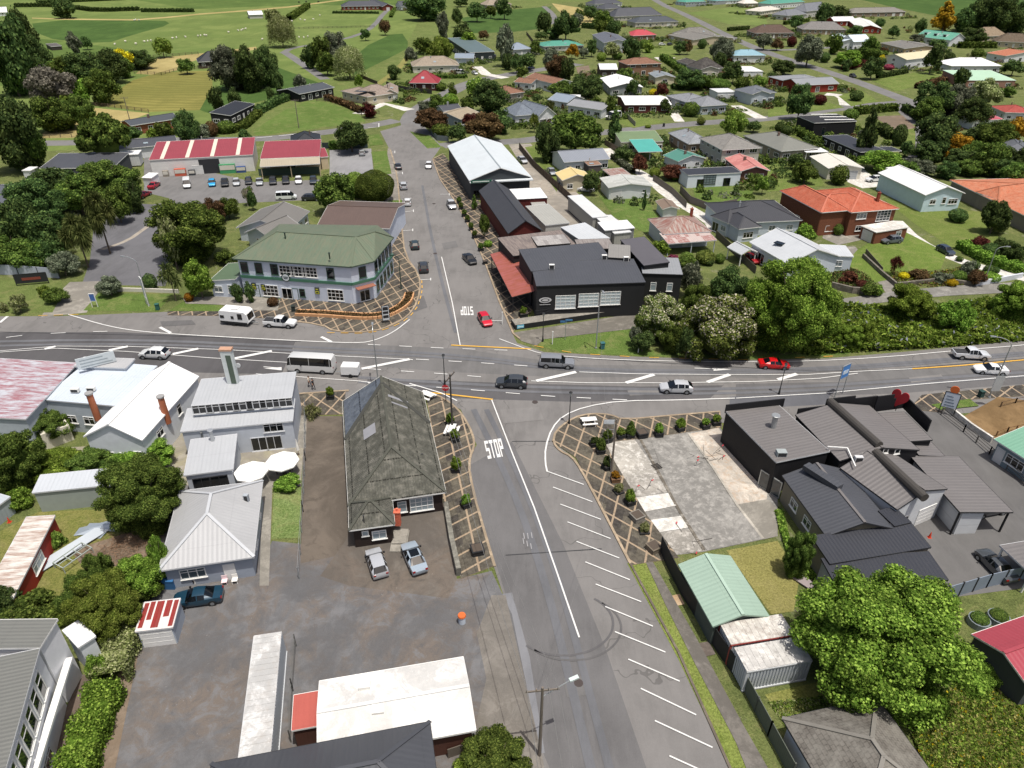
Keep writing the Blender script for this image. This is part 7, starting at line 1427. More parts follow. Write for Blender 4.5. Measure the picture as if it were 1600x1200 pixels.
trees(f'''
1115 18 178 134 c o | golden brown conical conifer by the green roof
1290 30 180 190 d d | {RC}
1390 -40 180 180 d d | {RC}
1480 -10 192 190 d d | {RC}
1570 20 190 170 d d | {RC}
1230 60 190 110 d d | {RC}
345 24 138 116 r d | dark tree beside the tall grey villa
452 40 112 130 r d | dark tree behind the red brick white roofs
420 216 332 106 d g | upright tree in front of the white two level house
262 224 372 182 r e | broad grey green tree on the street corner bend
356 328 388 64 s d | round shrub below the broad corner tree
500 318 402 156 r n | light green spreading tree on the front lawn
545 160 212 90 r d | dark shrub beneath the white gable roofs
790 164 222 70 r d | round dark tree behind the retaining hedge
702 118 176 60 d d | small dark tree beside the brick white roofs
1292 180 272 150 d d | dense dark tree by the green roofed house
1060 248 312 126 r d | dark tree beside the dormer house
722 298 342 56 r b | brown bush by the beige grey roof house
940 215 262 90 r e | grey shrub below the lawn with a hedge
490 372 442 64 d d | dark conical shrub on the front lawn
756 402 436 64 s p | bright pink flowering bush by the cream roof house
708 345 412 40 s y | yellow flowering shrub beside the tall block hedge
660 360 466 130 r d | dark bush in front of the cream roof house
210 534 705 154 r d | large dark ball tree before the red brick house
325 592 652 82 s r | round burgundy shrub by the forecourt
555 568 628 82 s d | round dark shrub on the corner lawn island
92 378 446 136 r d | dark tree beside the street above the brick house
520 680 750 92 s g | rounded end shrub of the street corner hedge
637 680 965 104 c d | tall slim conifer beside the black long house
824 782 908 88 s d | dark round topped shrub beside the lane
700 938 1045 246 r n | light green spreading tree by the flat carport
1050 520 722 210 d d | tall dark tree beside the lane end
1190 540 722 210 d e | grey green tree near the lane end
1372 500 642 190 r v | yellow green willow like tree before the pale green roof
1212 428 545 96 d d | dark slim tree by the gleaming white house
1060 720 965 270 d d | big dark tree below the lane
1168 835 992 210 d o | orange golden tree among the dark ones
1330 770 905 190 d d | dark tree beside the low red roofed house
1400 890 1075 210 d g | green tree in the dark clump behind the pale villa
1555 738 882 120 d o | orange leaved tree at the frame edge
1560 930 1095 140 d d | dark tree at the frame edge below the orange one
1255 1000 1095 160 d g | leafy tree behind the pale blue villa
1120 1010 1112 136 d d | dark tree next to the pale blue villa roof
965 1000 1100 156 d e | grey green tree behind the pale blue villa
1480 1000 1120 150 d d | dark green tree beside the terracotta roof
240 1010 1122 156 r g | bushy tree in the overgrown lot below the grey hip roof
448 1034 1152 112 s g | ball clipped tree before the cream garage
180 960 1040 100 r d | dark shrub against the grey hip roofed house
1540 378 452 120 r d | dark tree beside the orange roofed white house
1312 303 358 74 s g | round shrub in front of the small cream shed
1136 330 382 64 s d | round shrub by the gleaming white roof
1502 540 602 90 d g | green tree beside the pale green roof
75 765 825 60 s d | first dark ball shrub by the grey hip roofed house corner
118 785 840 70 s d | second dark ball shrub beside the driveway corner
1240 880 1000 130 d d | dark bushy tree close against the orange golden one
870 880 960 90 r d | low dark bush by the lane bend
1450 800 900 110 r d | bush before the tiny white garden shed
1290 620 790 190 d d | dark tree above the narrow lane by the red roofed house # dark wood below the diagonal street
1000 610 760 170 d g | dark tree above the narrow lane by the red roofed house # dark wood below the diagonal street
1440 760 930 200 d g | dark tree above the narrow lane by the red roofed house # dark wood below the diagonal street
1240 940 1060 220 d d | dark tree above the narrow lane by the red roofed house # dark wood below the diagonal street
1000 880 1010 190 d d | dark tree above the narrow lane by the red roofed house # dark wood below the diagonal street
1560 1020 1180 200 d g | dark tree above the narrow lane by the red roofed house # dark wood below the diagonal street
1420 985 1100 180 d g | dark tree above the narrow lane by the red roofed house # dark wood below the diagonal street
1300 890 1040 200 d g | dark tree above the narrow lane by the red roofed house # dark wood below the diagonal street
880 1010 1120 130 r g | leafy bush behind the pale blue villa ridge
1040 280 420 110 r d | dark bush between cream and gleaming white roofs
640 230 330 110 r g | leafy shrub beside the pale blue roofs
960 120 200 70 r d | dark shrub by the green roofed dormer house
180 100 170 90 r d | dark shrub in front of the tall grey villa
60 245 300 80 r b | brown bush at the street bend garden
-20 215 290 100 r e | grey green bush beside the dark brown hip roof
150 230 290 60 s r | small dark red shrub at the corner garden
''')
hedge([(575, 372), (650, 385), (720, 396)], 5, 5.0, 'g', 'tall clipped block hedge beside the front lawn'); hedge([(1190, 300), (1420, 300)], 4, 2.8, 'g', 'long clipped hedge below the brown roofs'); hedge([(470, 440), (530, 425), (610, 405)], 2.6, 2, 'r', 'burgundy hedge beside the front lawn'); hedge([(680, 492), (770, 475), (870, 455)], 1.8, 1.6, 'd', 'low dark hedge along the sloping lawn'); hedge([(930, 555), (1040, 530), (1150, 500)], 2.6, 2, 'b', 'brown hedge between the lawns')
hedge([(545, 715), (680, 700), (800, 690)], 3, 2.2, 'g', 'clipped hedge on the street corner'); hedge([(850, 690), (900, 720), (965, 770)], 2.4, 2, 'd', 'dark hedge beside the narrow lane'); hedge([(690, 815), (740, 850), (785, 880)], 3, 2.2, 'd', 'dark hedge round the bare garden plot'); hedge([(165, 825), (260, 880), (350, 920)], 2.4, 1.8, 'g', 'row hedge in front of the black modern house'); hedge([(100, 155), (250, 135)], 2.4, 2, 'g', 'hedge below the tall grey villa'); hedge([(920, 690), (1040, 700)], 2.4, 1.8, 'd', 'hedge at the end of the diagonal street')
fence('board_fence', [(780, 420), (880, 440), (980, 410), (1150, 395)], 1.5, M('plain', '8c8a84'), 'grey retaining fence below the cream roof house'); fence('board_fence', [(310, 1060), (400, 1120)], 1.6, FG, 'grey fence beside the cream garage')
tile(0, 300)
LM = 'dark leafy tree in the thick clump beside the long driveway # clump beside the long driveway'
trees(f'''
200 -80 330 350 d d 2 | {LM}
130 40 420 260 d d | {LM}
300 130 430 250 d d 1 | {LM}
60 270 480 240 d g 1 | {LM}
190 300 490 240 d g 1 | {LM}
300 300 480 150 d d 1 | {LM}
830 -70 130 120 d d | dark tree behind the parked red cars
720 -40 150 160 r g | green tree by the driveway gate
210 270 400 130 r o | orange tinted bush in the dark driveway clump
615 5 275 150 k k | tall cabbage tree overhanging the driveway
485 140 380 180 k k | wide cabbage tree on the driveway bank
385 370 502 170 r e | grey green shrub at the fence end
1190 55 440 420 d g 2 | large full tree beside the driveway and car park
1060 150 420 130 r v | feathery tree on the driveway side of the large tree
1420 30 140 150 r g | bush behind the large full tree
1330 40 200 140 d b | brownish tree beside the large full tree
1235 430 625 160 r n | bright green tree next to the pub annex
1060 438 615 120 k k | small cabbage tree beside the driveway lawn
935 508 612 84 s d | round clipped shrub behind the low white wall
680 528 632 140 r e | grey shrub beside the white gate post
350 598 685 150 r g | green bush on the roadside bank
270 580 640 80 r m | light bush on the roadside bank
1478 570 690 76 d d | dark shrub in the pot corner by the pub annex
1180 628 686 58 s o | orange brown ball shrub before the pub annex
108 640 738 100 r v | pale tussock bush on the roadside grass
20 690 740 50 r v | pale tuft at the frame edge on roadside grass
1540 -20 90 90 b a | small bare tree at the edge of the car park
1400 360 440 130 r g | bush between the large tree and the pub roof
1500 390 470 150 r d | dark bush against the pub roof end
1560 -30 60 80 r g | garden bush behind the grey bungalow
''')
tile(400, 300)
trees('''
-30 -10 90 60 r d | dark bush beside the small bare tree
105 655 715 72 s b | rusty brown ball shrub before the pub
-40 560 690 60 d d | dark shrub beside the pub annex corner
1365 20 110 36 c g | narrow conical shrub outside the charcoal roofed shop
1425 140 260 66 r g | green bush by the steps of the charcoal shop
1450 300 345 56 s n | small green shrub outside the charcoal shop
''')
PLN = 'black planters along the patterned pavement'
for u, v, lab in ((1270, 75, 'black planter with clipped shrub, uppermost along the far pavement'), (1282, 110, 'black planter with flat shrub beside the silver parked car'), (1302, 155, 'black planter with leafy bush between the flat shrub and the tall bush'), (1322, 190, 'black planter with tall bush below the leafy one'), (1345, 240, 'black planter with wide low bush on the far pavement'), (1366, 290, 'black planter with big round bush near the black car'), (1406, 370, 'black planter with dark bush beside the black sedan'), (1432, 450, 'empty dark planter outside the red verandah')):
    planter(u, v, lab, .7, .9, 0 if 'empty' in lab else 1.1, 'g', group=PLN)
kb = thing('garden_bed', 'curved raised brick garden bed in front of the corner pub', 'garden bed', P(560, 770)); pts = [p-P(560, 770) for p in chaikin([P(*q) for q in ((255, 765), (420, 770), (600, 785), (720, 790), (820, 775), (900, 735), (950, 690), (960, 645))], 2)]; b = MB(); b2 = MB()
for a, c in zip(pts, pts[1:]):
    d = (c-a).normalized(); n = Vector((-d.y, d.x, 0))
    for s in (-.75, .75): b.bar(a+n*s+Vector((0, 0, .3)), c+n*s+Vector((0, 0, .3)), .25, .6)
    b2.face([a-n*.65+Vector((0, 0, .45)), c-n*.65+Vector((0, 0, .45)), c+n*.65+Vector((0, 0, .45)), a+n*.65+Vector((0, 0, .45))])
b.build('brick_edging', M('brick', 'a07a58'), kb); b2.build('soil', M('yard', '4a3c2c', '5c4a34'), kb); kc = []
V = []
for a, c in zip(pts, pts[1:]):
    n_ = 60; t = NR.random((n_, 1)); w_ = NR.uniform(-.6, .6, (n_, 1)); d = (c-a); nn = np.array([-d.y, d.x, 0])/max(d.length, .01); V.append(quads(np.array(a)[None]+np.array(d)[None]*t+nn[None]*w_+np.array([[0, 0, .55]])+NR.normal(size=(n_, 3))*.1, NR.normal(size=(n_, 3))+[0, 0, 1], .12))
obj('plants', fol_mesh('plants', np.concatenate(V), leafmat('b')), kb)
tile(800, 300)
trees('''
925 635 900 290 f f 2 | rounded blossoming tree dotted with cream flowers beside the ramp
1290 640 1010 460 f f 2 | wide blossoming tree with cream flowers above the roadside bank
1140 570 850 190 d g 2 | dark green tree between the two blossoming trees
1330 470 700 210 d d 1 | dark fern like tree behind the wide blossoming tree
1480 540 860 230 d d 2 | dark tree in the gap beside the big bright tree
1740 450 1010 500 d n 3 | very large bright green tree beside the highway
1080 395 490 150 r g | bright shrub in front of the cottage
1120 440 620 130 r e | grey green shrub beside the black venue
925 300 405 120 r n | light green shrub against the cottage wall
1210 362 450 120 s f | mound of white flowers before the cottage
1095 375 420 80 s f | pale pink flowering mound at the cottage step
1230 410 460 66 s d | round dark shrub beside the white flowers
1300 385 445 64 s g | round green shrub on the cottage lawn
1010 390 430 70 r p | mauve flowering bush at the cottage wall
1005 830 1005 140 d g | low bright shrub at the foot of the blossoming tree
820 870 985 140 r d | dark leafy shrub on the verge slope
770 840 940 80 r e | pale flowering clump on the verge
1100 850 1020 110 r d | dark shrub beneath the wide blossoming tree
830 -10 110 26 c d | slim young tree on the back lawn
''')
pl_ = planter(70, 780, 'black planter box with clipped shrub by the black venue', .8, 1.3, 1.2, 'n')
tile(1200, 300)
trees('''
900 590 815 270 d n 2 | large round clipped bush above the highway bank
1175 665 850 190 r n | spreading light bush on the highway bank
1580 560 810 300 d n 2 | huge round bush by the lane at the frame edge
500 830 980 160 d n 2 | rounded clipped bush low on the bank
610 820 960 120 d n 1 | second rounded bush beside the low clipped one
300 720 930 180 d d 1 | dark shrub under the very large bright tree
800 400 490 84 k r | small purple cabbage tree on the lawn
1190 105 188 112 s d | round shrub on the white villa lawn
1430 58 225 160 r d | dark green tree by the terracotta house
1440 135 255 124 s v | pale green round bush by the terracotta house
240 200 300 120 r n | leafy bush beside the orange tile house
850 500 545 64 s y | orange yellow flower clump in the rockery
1145 540 588 80 s y | yellow flower clump in the rockery
1195 490 560 90 s g | green clump in the rockery
1250 430 520 90 r e | lavender bush in the rockery
1310 490 570 110 r b | brownish shrub in the rockery
1290 430 490 66 s d | dark ball shrub by the pale drive
1380 455 520 66 s d | second dark ball shrub by the pale drive
1425 468 512 44 s d | small dark ball shrub along the pale drive
1198 402 434 46 s d | ball shrub behind the parked blue car
1250 310 350 70 s f | white flowering mound in the hillside garden
1330 280 350 120 r r | reddish shrub in the hillside garden
1400 320 400 110 s d | dark round shrub in the hillside garden
1320 335 380 80 s e | pale grey mound in the hillside garden
1480 290 380 150 r d | broad dark shrub in the hillside garden
1560 320 420 140 r d | dark bush at the edge of the hillside garden
1510 380 430 80 s g | green shrub above the pale hedge
640 570 640 110 r g | leafy shrub on the stone wall corner
510 495 560 110 r r | dark red rose bush by the white villa
590 550 610 70 s r | reddish shrub by the stone wall
690 580 640 60 r n | light shrub at the end of the stone wall
1390 500 560 120 s n | bright shrub at the end of the white wall
1090 500 560 120 r e | grey heather clump in the rockery
950 480 540 120 r b | brown heather clump in the rockery
440 200 270 60 s g | climbing shrub on the brick stairs
''')
hedge([(1200, 350), (1330, 425), (1450, 470), (1620, 520)], 2.2, 1.6, 'n', 'long clipped hedge bordering the pale curved drive', leaf=.14)
cover('bank_plants', [(330, 735), (650, 730), (900, 745), (1300, 700), (1700, 690), (1700, 930), (1500, 940), (1200, 965), (900, 985), (640, 1000), (500, 1005), (250, 1030), (180, 1000), (220, 850)], 26000, 1.7, .19, [leafmat('n'), leafmat('m'), M('leaf', '9a9eae', 'c0c2c0')], 2.2)
cover('rockery_plants', [(770, 560), (760, 500), (1000, 510), (1250, 470), (1400, 540), (1300, 580), (1000, 600)], 3500, .7, .13, [leafmat('b'), leafmat('m'), leafmat('y')], 1.2)
cover('garden_plants', [(380, 520), (500, 470), (640, 540), (700, 640), (620, 640), (400, 600)], 2000, .7, .13, [leafmat('d'), leafmat('b'), leafmat('f')], 1.2)
tile(0, 600)
trees('''
300 160 370 260 d g 2 | round dense tree beside the patchwork roof shop
100 285 640 300 d g 2 | leafy tree at the frame end of the long tree row
330 400 600 330 d n 2 | spreading tree second along the row behind the grey shed
600 370 580 300 d g 2 | leafy tree in the row below the white warehouse
880 350 560 350 d n 2 | leafy tree at the shop end of the row
-20 340 700 200 d g 1 | leafy tree cut by the frame edge in the row
900 470 930 470 d g 3 | large open tree leaning over the grey hipped roof
100 650 770 160 r n | shrub beside the small grey shed
350 920 1010 90 r m | climbing plant on the red shed
''')
trees('''
600 1050 1270 190 r g 2 | dark shrub below the pile of twigs
850 1060 1330 330 r n 2 | leafy bush between the twigs and the grey hipped house
980 940 1180 110 r n 1 | narrow bush against the grey hipped house wall
''')
tile(400, 600)
trees('''
190 560 660 160 r n 1 | leafy bush edging the umbrella patio
''')
tile(0, 900)
trees('''
640 10 420 390 d m 3 | large yellow green leafy tree beside the garden shed
870 -40 170 260 d g 2 | leafy tree behind the garden shed roof
500 20 330 230 d g 2 | dark leafy tree beside the white lean-to
150 140 300 330 r g 1 | leafy growth behind the white hall roof
330 160 290 200 r m 1 | yellowish bush behind the white hall
20 60 260 200 r d 1 | dark bush at the frame edge beside red shed
600 490 640 130 r n 1 | small bush on the grass strip beside the long hedge
''')
hedge([(860, 270), (790, 420), (740, 560), (700, 730)], 2.6, 1.9, 'v', 'pale variegated upper half of the long yard hedge', leaf=.085); hedge([(690, 740), (640, 880), (570, 1050), (500, 1260), (470, 1400)], 2.4, 1.9, 'n', 'bright green lower half of the long yard hedge', leaf=.09)
tile(400, 900)
trees('''
1500 985 1280 420 r g 2 | bushy dark shrub beside the power pole
1330 1120 1300 200 r n 1 | leafy shrub with orange flowers by the wooden fence
''')
tile(1200, 900)
trees('''
715 -40 810 980 d n 3 | enormous bright green spreading tree beside the tiled house
1330 500 680 260 r n 2 | leafy bush between the enormous tree and red roof
''')
trees('''
190 -280 10 160 d g 2 | dark climbing shrub at the corner of the black restaurant
''')
cover('weeds', [(900, 1000), (1190, 650), (1380, 620), (1600, 820), (1700, 1300), (1000, 1300)], 36000, .8, .08, [leafmat('n'), M('leaf', '6f7540', 'b0a868'), leafmat('y')], 1.8)
cover('rough_grass', [(0, 790), (450, 740), (640, 800), (560, 880), (120, 960)], 5000, .18, .06, [leafmat('v'), leafmat('n')], 1.8)
tile(1200, 600)
cover('creeper', [(40, 800), (90, 790), (130, 980), (250, 1090), (330, 1200), (240, 1240), (120, 1080)], 5000, .5, .09, [leafmat('n'), leafmat('m')], 1.4)
# ================================================================== VEHICLES
tile(0, 0, 1)
HW = 'vehicles driving on the highway'
car('hatch', 'd4d6d6', 267, 559, 218, 557, 'white car passing behind the patchwork roof', sc=1.08)
car('bus', 'c9cac8', 526, 581, 451, 577, 'white and silver minibus with dark windows towing a small trailer')
tr = thing('box_trailer', 'small white enclosed box trailer behind the minibus', 'trailer', P(549, 586), math.atan2(-.06, 1)); b = MB(); b.box(-1.25, -.75, .45, 1.25, .75, 1.75); b.box(-1.2, -.7, 1.75, 1.2, .7, 1.83); b.build('body', M('plain', 'd6d7d6'), tr)
for s in (-1, 1): b = MB(); b.tube((.1, s*.78-.1, .3), (.1, s*.78+.1, .3), .3, .3, 12); b.build('wheel', TYRE, tr)
b = MB(); b.bar((-1.25, 0, .5), (-2.3, 0, .5), .1, .1); b.build('drawbar', STEEL, tr)
car('canopy', '7d8085', 841, 571, 899, 574, 'grey double cab pickup with canopy on the highway')
car('hatch', '3c4044', 824, 604, 775, 602, 'dark grey wagon turning through the junction', sc=1.1); car('suv', 'b3b6b9', 1082, 612, 1029, 611, 'silver four wheel drive passing the vacant lot')
car('sedan', 'c01218', 1184, 573, 1232, 575, 'red sedan on the highway below the bank'); car('ute', 'c8ccd0', 1486, 558, 1544, 561, 'white pickup with black tray cover on the highway'); car('sedan', 'dfe1e1', 1568, 584, 1524, 581, 'white sedan beside the tall highway lamp')
car('hatch', 'c0142c', 750, 492, 766, 517, 'bright red hatchback waiting at the far stop line')
cv = thing('caravan', 'white touring caravan with black lower trim parked on the shoulder', 'caravan', P(373, 505), math.atan2(P(400, 508).y-P(347, 503).y, P(400, 508).x-P(347, 503).x)); b = MB(); prof = [(-2.5, .5), (2.2, .5), (2.55, .9), (2.3, 2.3), (1.9, 2.65), (-2.3, 2.65), (-2.5, 2.4)]
for i in range(len(prof)): p, q = prof[i], prof[(i+1) % len(prof)]; b.face([(p[0], -1.15, p[1]), (q[0], -1.15, q[1]), (q[0], 1.15, q[1]), (p[0], 1.15, p[1])][::-1])
b.face([(x, -1.15, z) for x, z in prof]); b.face([(x, 1.15, z) for x, z in prof[::-1]]); b.build('body', M('plain', 'd9dad8'), cv)
b = MB(); b.box(-2.48, -1.18, .5, 2.3, -1.15, .85); b.build('lower_trim', BLACKP, cv)
for x, w_, h_ in ((-2.0, .7, .5), (-.2, .5, .5), (1.15, .8, 1.0)): b = MB(); b.box(x-w_/2, -1.19, 1.35, x+w_/2, -1.15, 1.35+h_); b.build('window', DGLASS, cv)
b = MB(); b.face([(2.52, -.9, 1.2), (2.52, .9, 1.2), (2.36, .9, 2.2), (2.36, -.9, 2.2)]); b.build('front_window', DGLASS, cv); b = MB(); b.box(-.6, -.5, 2.66, .6, .5, 2.85); b.build('roof_hatch', M('plain', 'cfd0ce'), cv); b = MB(); b.bar((2.4, 0, .5), (3.6, 0, .5), .12, .1); b.build('drawbar', STEEL, cv)
for s in (-1, 1): b = MB(); b.tube((-.2, s*1.05-.1, .34), (-.2, s*1.05+.1, .34), .34, .34, 12); b.build('wheel', TYRE, cv)
car('ute', 'd9dbda', 412, 508, 466, 511, 'white pickup with black wheels hitched to the caravan')
PK = 'cars parked along the main street'
for ty, c_, a in (('hatch', '2c3a3c', (650, 394, 646, 379, 'dark green hatchback parked just up from the dark grey wagon')), ('suv', '34373c', (663, 430, 661, 413, 'dark grey wagon parked by the pub corner')), ('sedan', '17191b', (727, 402, 741, 416, 'black sedan at the kerb opposite the corner pub')), ('suv', 'b5b8ba', (702, 317, 709, 331, 'silver car parked by the planters on the main street')),
  ('hatch', 'dddfdf', (671, 255, 669, 269, 'white car parked opposite the green verge')), ('hatch', 'd8dada', (637, 325, 637, 314, 'white hatchback parked beside the pale footpath')), ('suv', 'b4b7b9', (632, 300, 629, 288, 'pale silver car behind the white hatchback')), ('sedan', '33373b', (625, 270, 619, 257, 'charcoal car farthest up the parking bays')), ('hatch', 'a2a6a8', (566, 248, 566, 236, 'silver car alone in the small car park'))):
    car(ty, c_, *a, group=PK)
CPK = 'cars in the barn car park row'
for ty, c_, u, v, lab in (('van', 'd5d7d6', 293, 292, 'white people mover at the barn end of the parked row'), ('hatch', '2f9bd0', 332, 290, 'sky blue hatchback in the parked row'), ('suv', '1f2225', 352, 290, 'black car beside the sky blue hatchback'), ('hatch', 'a9adaf', 370, 289, 'silver hatchback between two dark cars in the row'), ('hatch', '26292c', 389, 287, 'dark car third before the barn shop'), ('sedan', '9ba0a2', 406, 288, 'grey sedan at the barn shop fence'),
  ('suv', '2b2e32', 427, 287, 'dark wagon beside the grey sedan'), ('suv', '25282c', 447, 286, 'second dark wagon in front of the awning'), ('hatch', 'e0e1e0', 467, 286, 'white hatchback in front of the barn shop'), ('suv', '2d3742', 490, 286, 'navy wagon at the end of the parked row')): car(ty, c_, u, v-6, u, v+5, lab, group=CPK)
car('sedan', 'a0182c', 236, 297, 247, 289, 'dark red sedan beside the bushes, upper of two'); car('sedan', '8f1430', 217, 311, 233, 304, 'maroon car in front of the leafy clump'); car('van', 'd8dcdc', 436, 312, 460, 311, 'white van parked behind the grey bungalow'); car('suv', '2a2c30', 473, 313, 502, 313, 'black wagon under the clipped dome tree')
car('sedan', '2f4a8a', 465, 268, 493, 270, 'blue car beside the barn shop fence')
car('hatch', 'a9acb0', 596, 905, 583, 866, 'silver hatchback parked behind the mossy roofed building'); cvt = car('sedan', '98a5b0', 657, 899, 638, 856, 'pale blue grey coupe with black glass roof'); b = MB(); b.face([(-.7, -.46, 1.425), (-.1, -.46, 1.465), (.3, -.46, 1.43), (.3, .46, 1.43), (-.1, .46, 1.465), (-.7, .46, 1.425)]); b.build('glass_roof', CARG, cvt)
car('sedan', '16384a', 344, 935, 279, 944, 'dark teal sedan beside the red striped shed'); car('sedan', '4a4e52', 1575, 912, 1532, 868, 'dark grey coupe parked on the black yard'); car('suv', '3a3d42', 1527, 803, 1553, 798, 'dark car under the taupe lean-to roof')
car('hatch', '96131c', 1170, 404, 1181, 413, 'red car inside the white carport'); car('suv', '5f656c', 1408, 378, 1375, 381, 'grey wagon parked on the sloping lawn'); car('hatch', '2f3a48', 1466, 390, 1487, 401, 'dark blue hatchback on the pale curved drive'); car('suv', 'd6d8d8', 1372, 283, 1358, 284, 'white four wheel drive by the cream garage')
car('suv', '15171a', 1322, 117, 1343, 125, 'black four wheel drive on the diagonal street'); car('van', 'd9dbda', 676, 112, 688, 112, 'white van between beige and red roofed houses'); car('van', 'dcdddc', 713, 115, 725, 116, 'white van on the concrete apron'); car('hatch', 'd5d7d6', 735, 114, 749, 119, 'white hatchback beside the second white van'); car('suv', '2b3038', 772, 93, 773, 87, 'dark car by the grey green roofed house')
car('sedan', '1d2a44', 821, 110, 839, 106, 'navy sedan on the side street by the hedge'); car('hatch', 'dadbda', 1031, 71, 1038, 71, 'white car on the drive before the tiled house'); car('suv', '35383c', 1042, 72, 1051, 70, 'grey car on the drive beside the white one'); car('suv', '8f9498', 858, 268, 866, 277, 'grey wagon beside the cream cottage fence'); car('sedan', 'e0e1e1', 900, 298, 930, 300, 'white car tail beside the garage shed')
car('suv', 'b2b5b8', 810, 250, 822, 258, 'silver car beside the white roof hall on the gravel')
mh = car('van', 'dfe0df', 972, 183, 944, 188, 'white motorhome parked on the lawn', 'motorhome', sc=1.25)
# ================================================================== LAMPS, POLES, WIRES
street_lamp(233, 478, 9, 'tall steel street lamp on the grass by the driveway', (-1.9, .2)); street_lamp(592, 606, 9.5, 'steel street lamp on the traffic island beside the trailer', (-.2, 1.2)); street_lamp(1545, 622, 9.5, 'curved steel street lamp with a banner at the paved corner', (-2.2, .5)); street_lamp(931, 545, 10.5, 'tall steel lamp standing before the black venue', (.2, -1.5)); street_lamp(1536, 444, 7.5, 'steel lamp over the white lane wall', (1.5, -.2)); street_lamp(627, 452, 6.5, 'green lamp post on the pub corner pavement', (-.9, .1), M('plain', '1f3a30'))
for u, v, lab in ((695, 602, 'black heritage lamp at the mossy building corner'), (889, 663, 'black heritage lamp on the vacant lot corner'), (848, 534, 'black heritage lamp at the foot of the ramp'), (1217, 616, 'small black heritage lamp behind the black parapet'), (540, 470, 'dark lamp post against the pub wall')): heritage_lamp(u, v, 5.2 if u != 540 else 6, lab)
pp = power_pole(843, 1180, 8.6, 'timber power pole with street light arm in the near street', 1, .12); b = MB(); b.tube((0, 0, 7.5), (2.2, .6, 8.3), .04, .04, 6); b.build('lamp_arm', STEEL, pp); b = MB(); b.bar((2.1, .57, 8.3), (2.8, .76, 8.38), .3, .14); b.build('lamp_head', M('plain', 'b9c4c2'), pp)
power_pole(955, 738, 7.8, 'slim timber pole among the planters of the vacant lot', 0); power_pole(707, 672, 8.5, 'dark power pole on the pavement by the picnic table', 1, 1.2, M('plain', '3a3632')); power_pole(467, 200, 9, 'timber power pole in the green paddock corner', 1, .4); power_pole(205, 196, 9, 'power pole beside the dark roofed mown field house', 1, .2)
A1 = P(843, 1180); tp = [A1+Vector((x, .1*x, 8.5)) for x in (-1.15, .45, 1.15)]
q = P(707, 672, 8.3)
for i, t_ in enumerate(tp): wire([q+Vector((.4*i-.4, 0, 0)), t_, t_+Vector((3.5, -28, .0))], 'three overhead cables along the near street', .02, .9)['group'] = 'overhead cables along the near street'
wire([P(935, 470, 6), P(955, 738, 7.6), A1+Vector((0, 0, 7.8))], 'thin single cable crossing from the vacant lot pole', .009, .7)
# ================================================================== SIGNS, BINS, PLANTERS, TABLES, UMBRELLAS
sign_board(231, 477, 1.6, 1.1, 3.6, M('plain', 'c9cdd0'), 'tall white framed sign board beside the lamp on the grass', True, -.9, legc=WHITE); sign_board(149, 480, 1.2, .8, 1.3, M('plain', '3b5f9b'), 'blue round-cornered sign on a white post by the driveway', True, .1, legc=WHITE)
sg = sign_board(52, 445, .5, 5.2, 1.7, M('plain', '1f2022'), 'wide dark sign with black frame on the roadside grass', True, .25); b = MB(); b.box(-1.5, -.07, 1.0, 1.6, -.05, 1.5); b.build('faded_panel', M('plain', '7a3a2c'), sg)
bin_(247, 484, '24564c', 'green litter bin beside the mown verge'); bin_(941, 545, '2b5c60', 'teal wheelie bin on the verge by the tall lamp'); bin_(1531, 621, '1f3d38', 'dark green bin near the timber deck stairs'); bin_(459, 487, '1f2a26', 'dark bin at the end of the curved garden bed')
for u, v, lab in ((1037, 198, 'dark bin beside the white flowering shrub'),): bin_(u, v, '1c1d1f', lab)
sb = sign_board(604, 505, .6, 1.1, 2.6, M('plain', 'bfc4c6'), 'double post black and white street sign at the curved garden bed', True, .3); b = MB(); b.box(-.45, -.07, 1.0, .45, -.05, 1.5); b.box(-.45, -.07, 1.75, .45, -.05, 2.2); b.box(-.45, -.07, 2.4, .45, -.05, 3.0); b.build('black_panel', BLACKP, sb)
sb = sign_board(1477, 648, 1.2, 1.7, 2.3, M('plain', 'b9c2cc'), 'free standing business sign with orange disc beside the ramp rail', True, -.5); b = MB(); b.tube((0, -.06, 4.0), (0, .06, 4.0), .55, .55, 18); b.build('orange_disc', M('plain', 'c0602a'), sb)
for i in range(4): b = MB(); b.box(-.6, -.07, 1.5+i*.45, .6-.15*i, -.05, 1.62+i*.45); b.build('text_line', M('plain', '5f6d7c'), sb)
sb = sign_board(1310, 618, 3.0, 1.7, 2.0, M('plain', '3f78b8'), 'blue sign board standing above the black parapet', True, .6, legc=STEEL); b = MB(); b.box(-.6, -.07, 3.6, .6, -.05, 4.2); b.build('pale_panel', M('plain', 'b9c8d6'), sb)
st = thing('stop_sign', 'red stop sign on a post at the patterned corner', 'sign', P(697, 630)); b = MB(); b.tube((0, 0, 0), (0, 0, 2.4), .05, .05, 8); b.build('post', BLACKP, st); b = MB(); b.tube((0, -.04, 2.5), (0, 0, 2.5), .5, .5, 8, cap=True); b.build('octagon', M('plain', 'b0202a'), st); t_ = obj('lettering', text_mesh('STOP', .34, WHITE), st, (0, -.05, 2.5)); t_.rotation_euler = (math.pi/2, 0, 0)
sd = thing('road_sign', 'pale street name signs on a slim post by the verge', 'sign', P(883, 531)); b = MB(); b.tube((0, 0, 0), (0, 0, 3.6), .05, .05, 8); b.build('post', STEEL, sd); b = MB(); b.box(-.9, -.03, 3.1, .2, .03, 3.4); b.build('blade', M('plain', '3f6f9a'), sd); b = MB(); b.box(-.1, -.1, 3.42, 1.0, -.05, 3.72); b.build('blade', M('plain', '46759c'), sd)
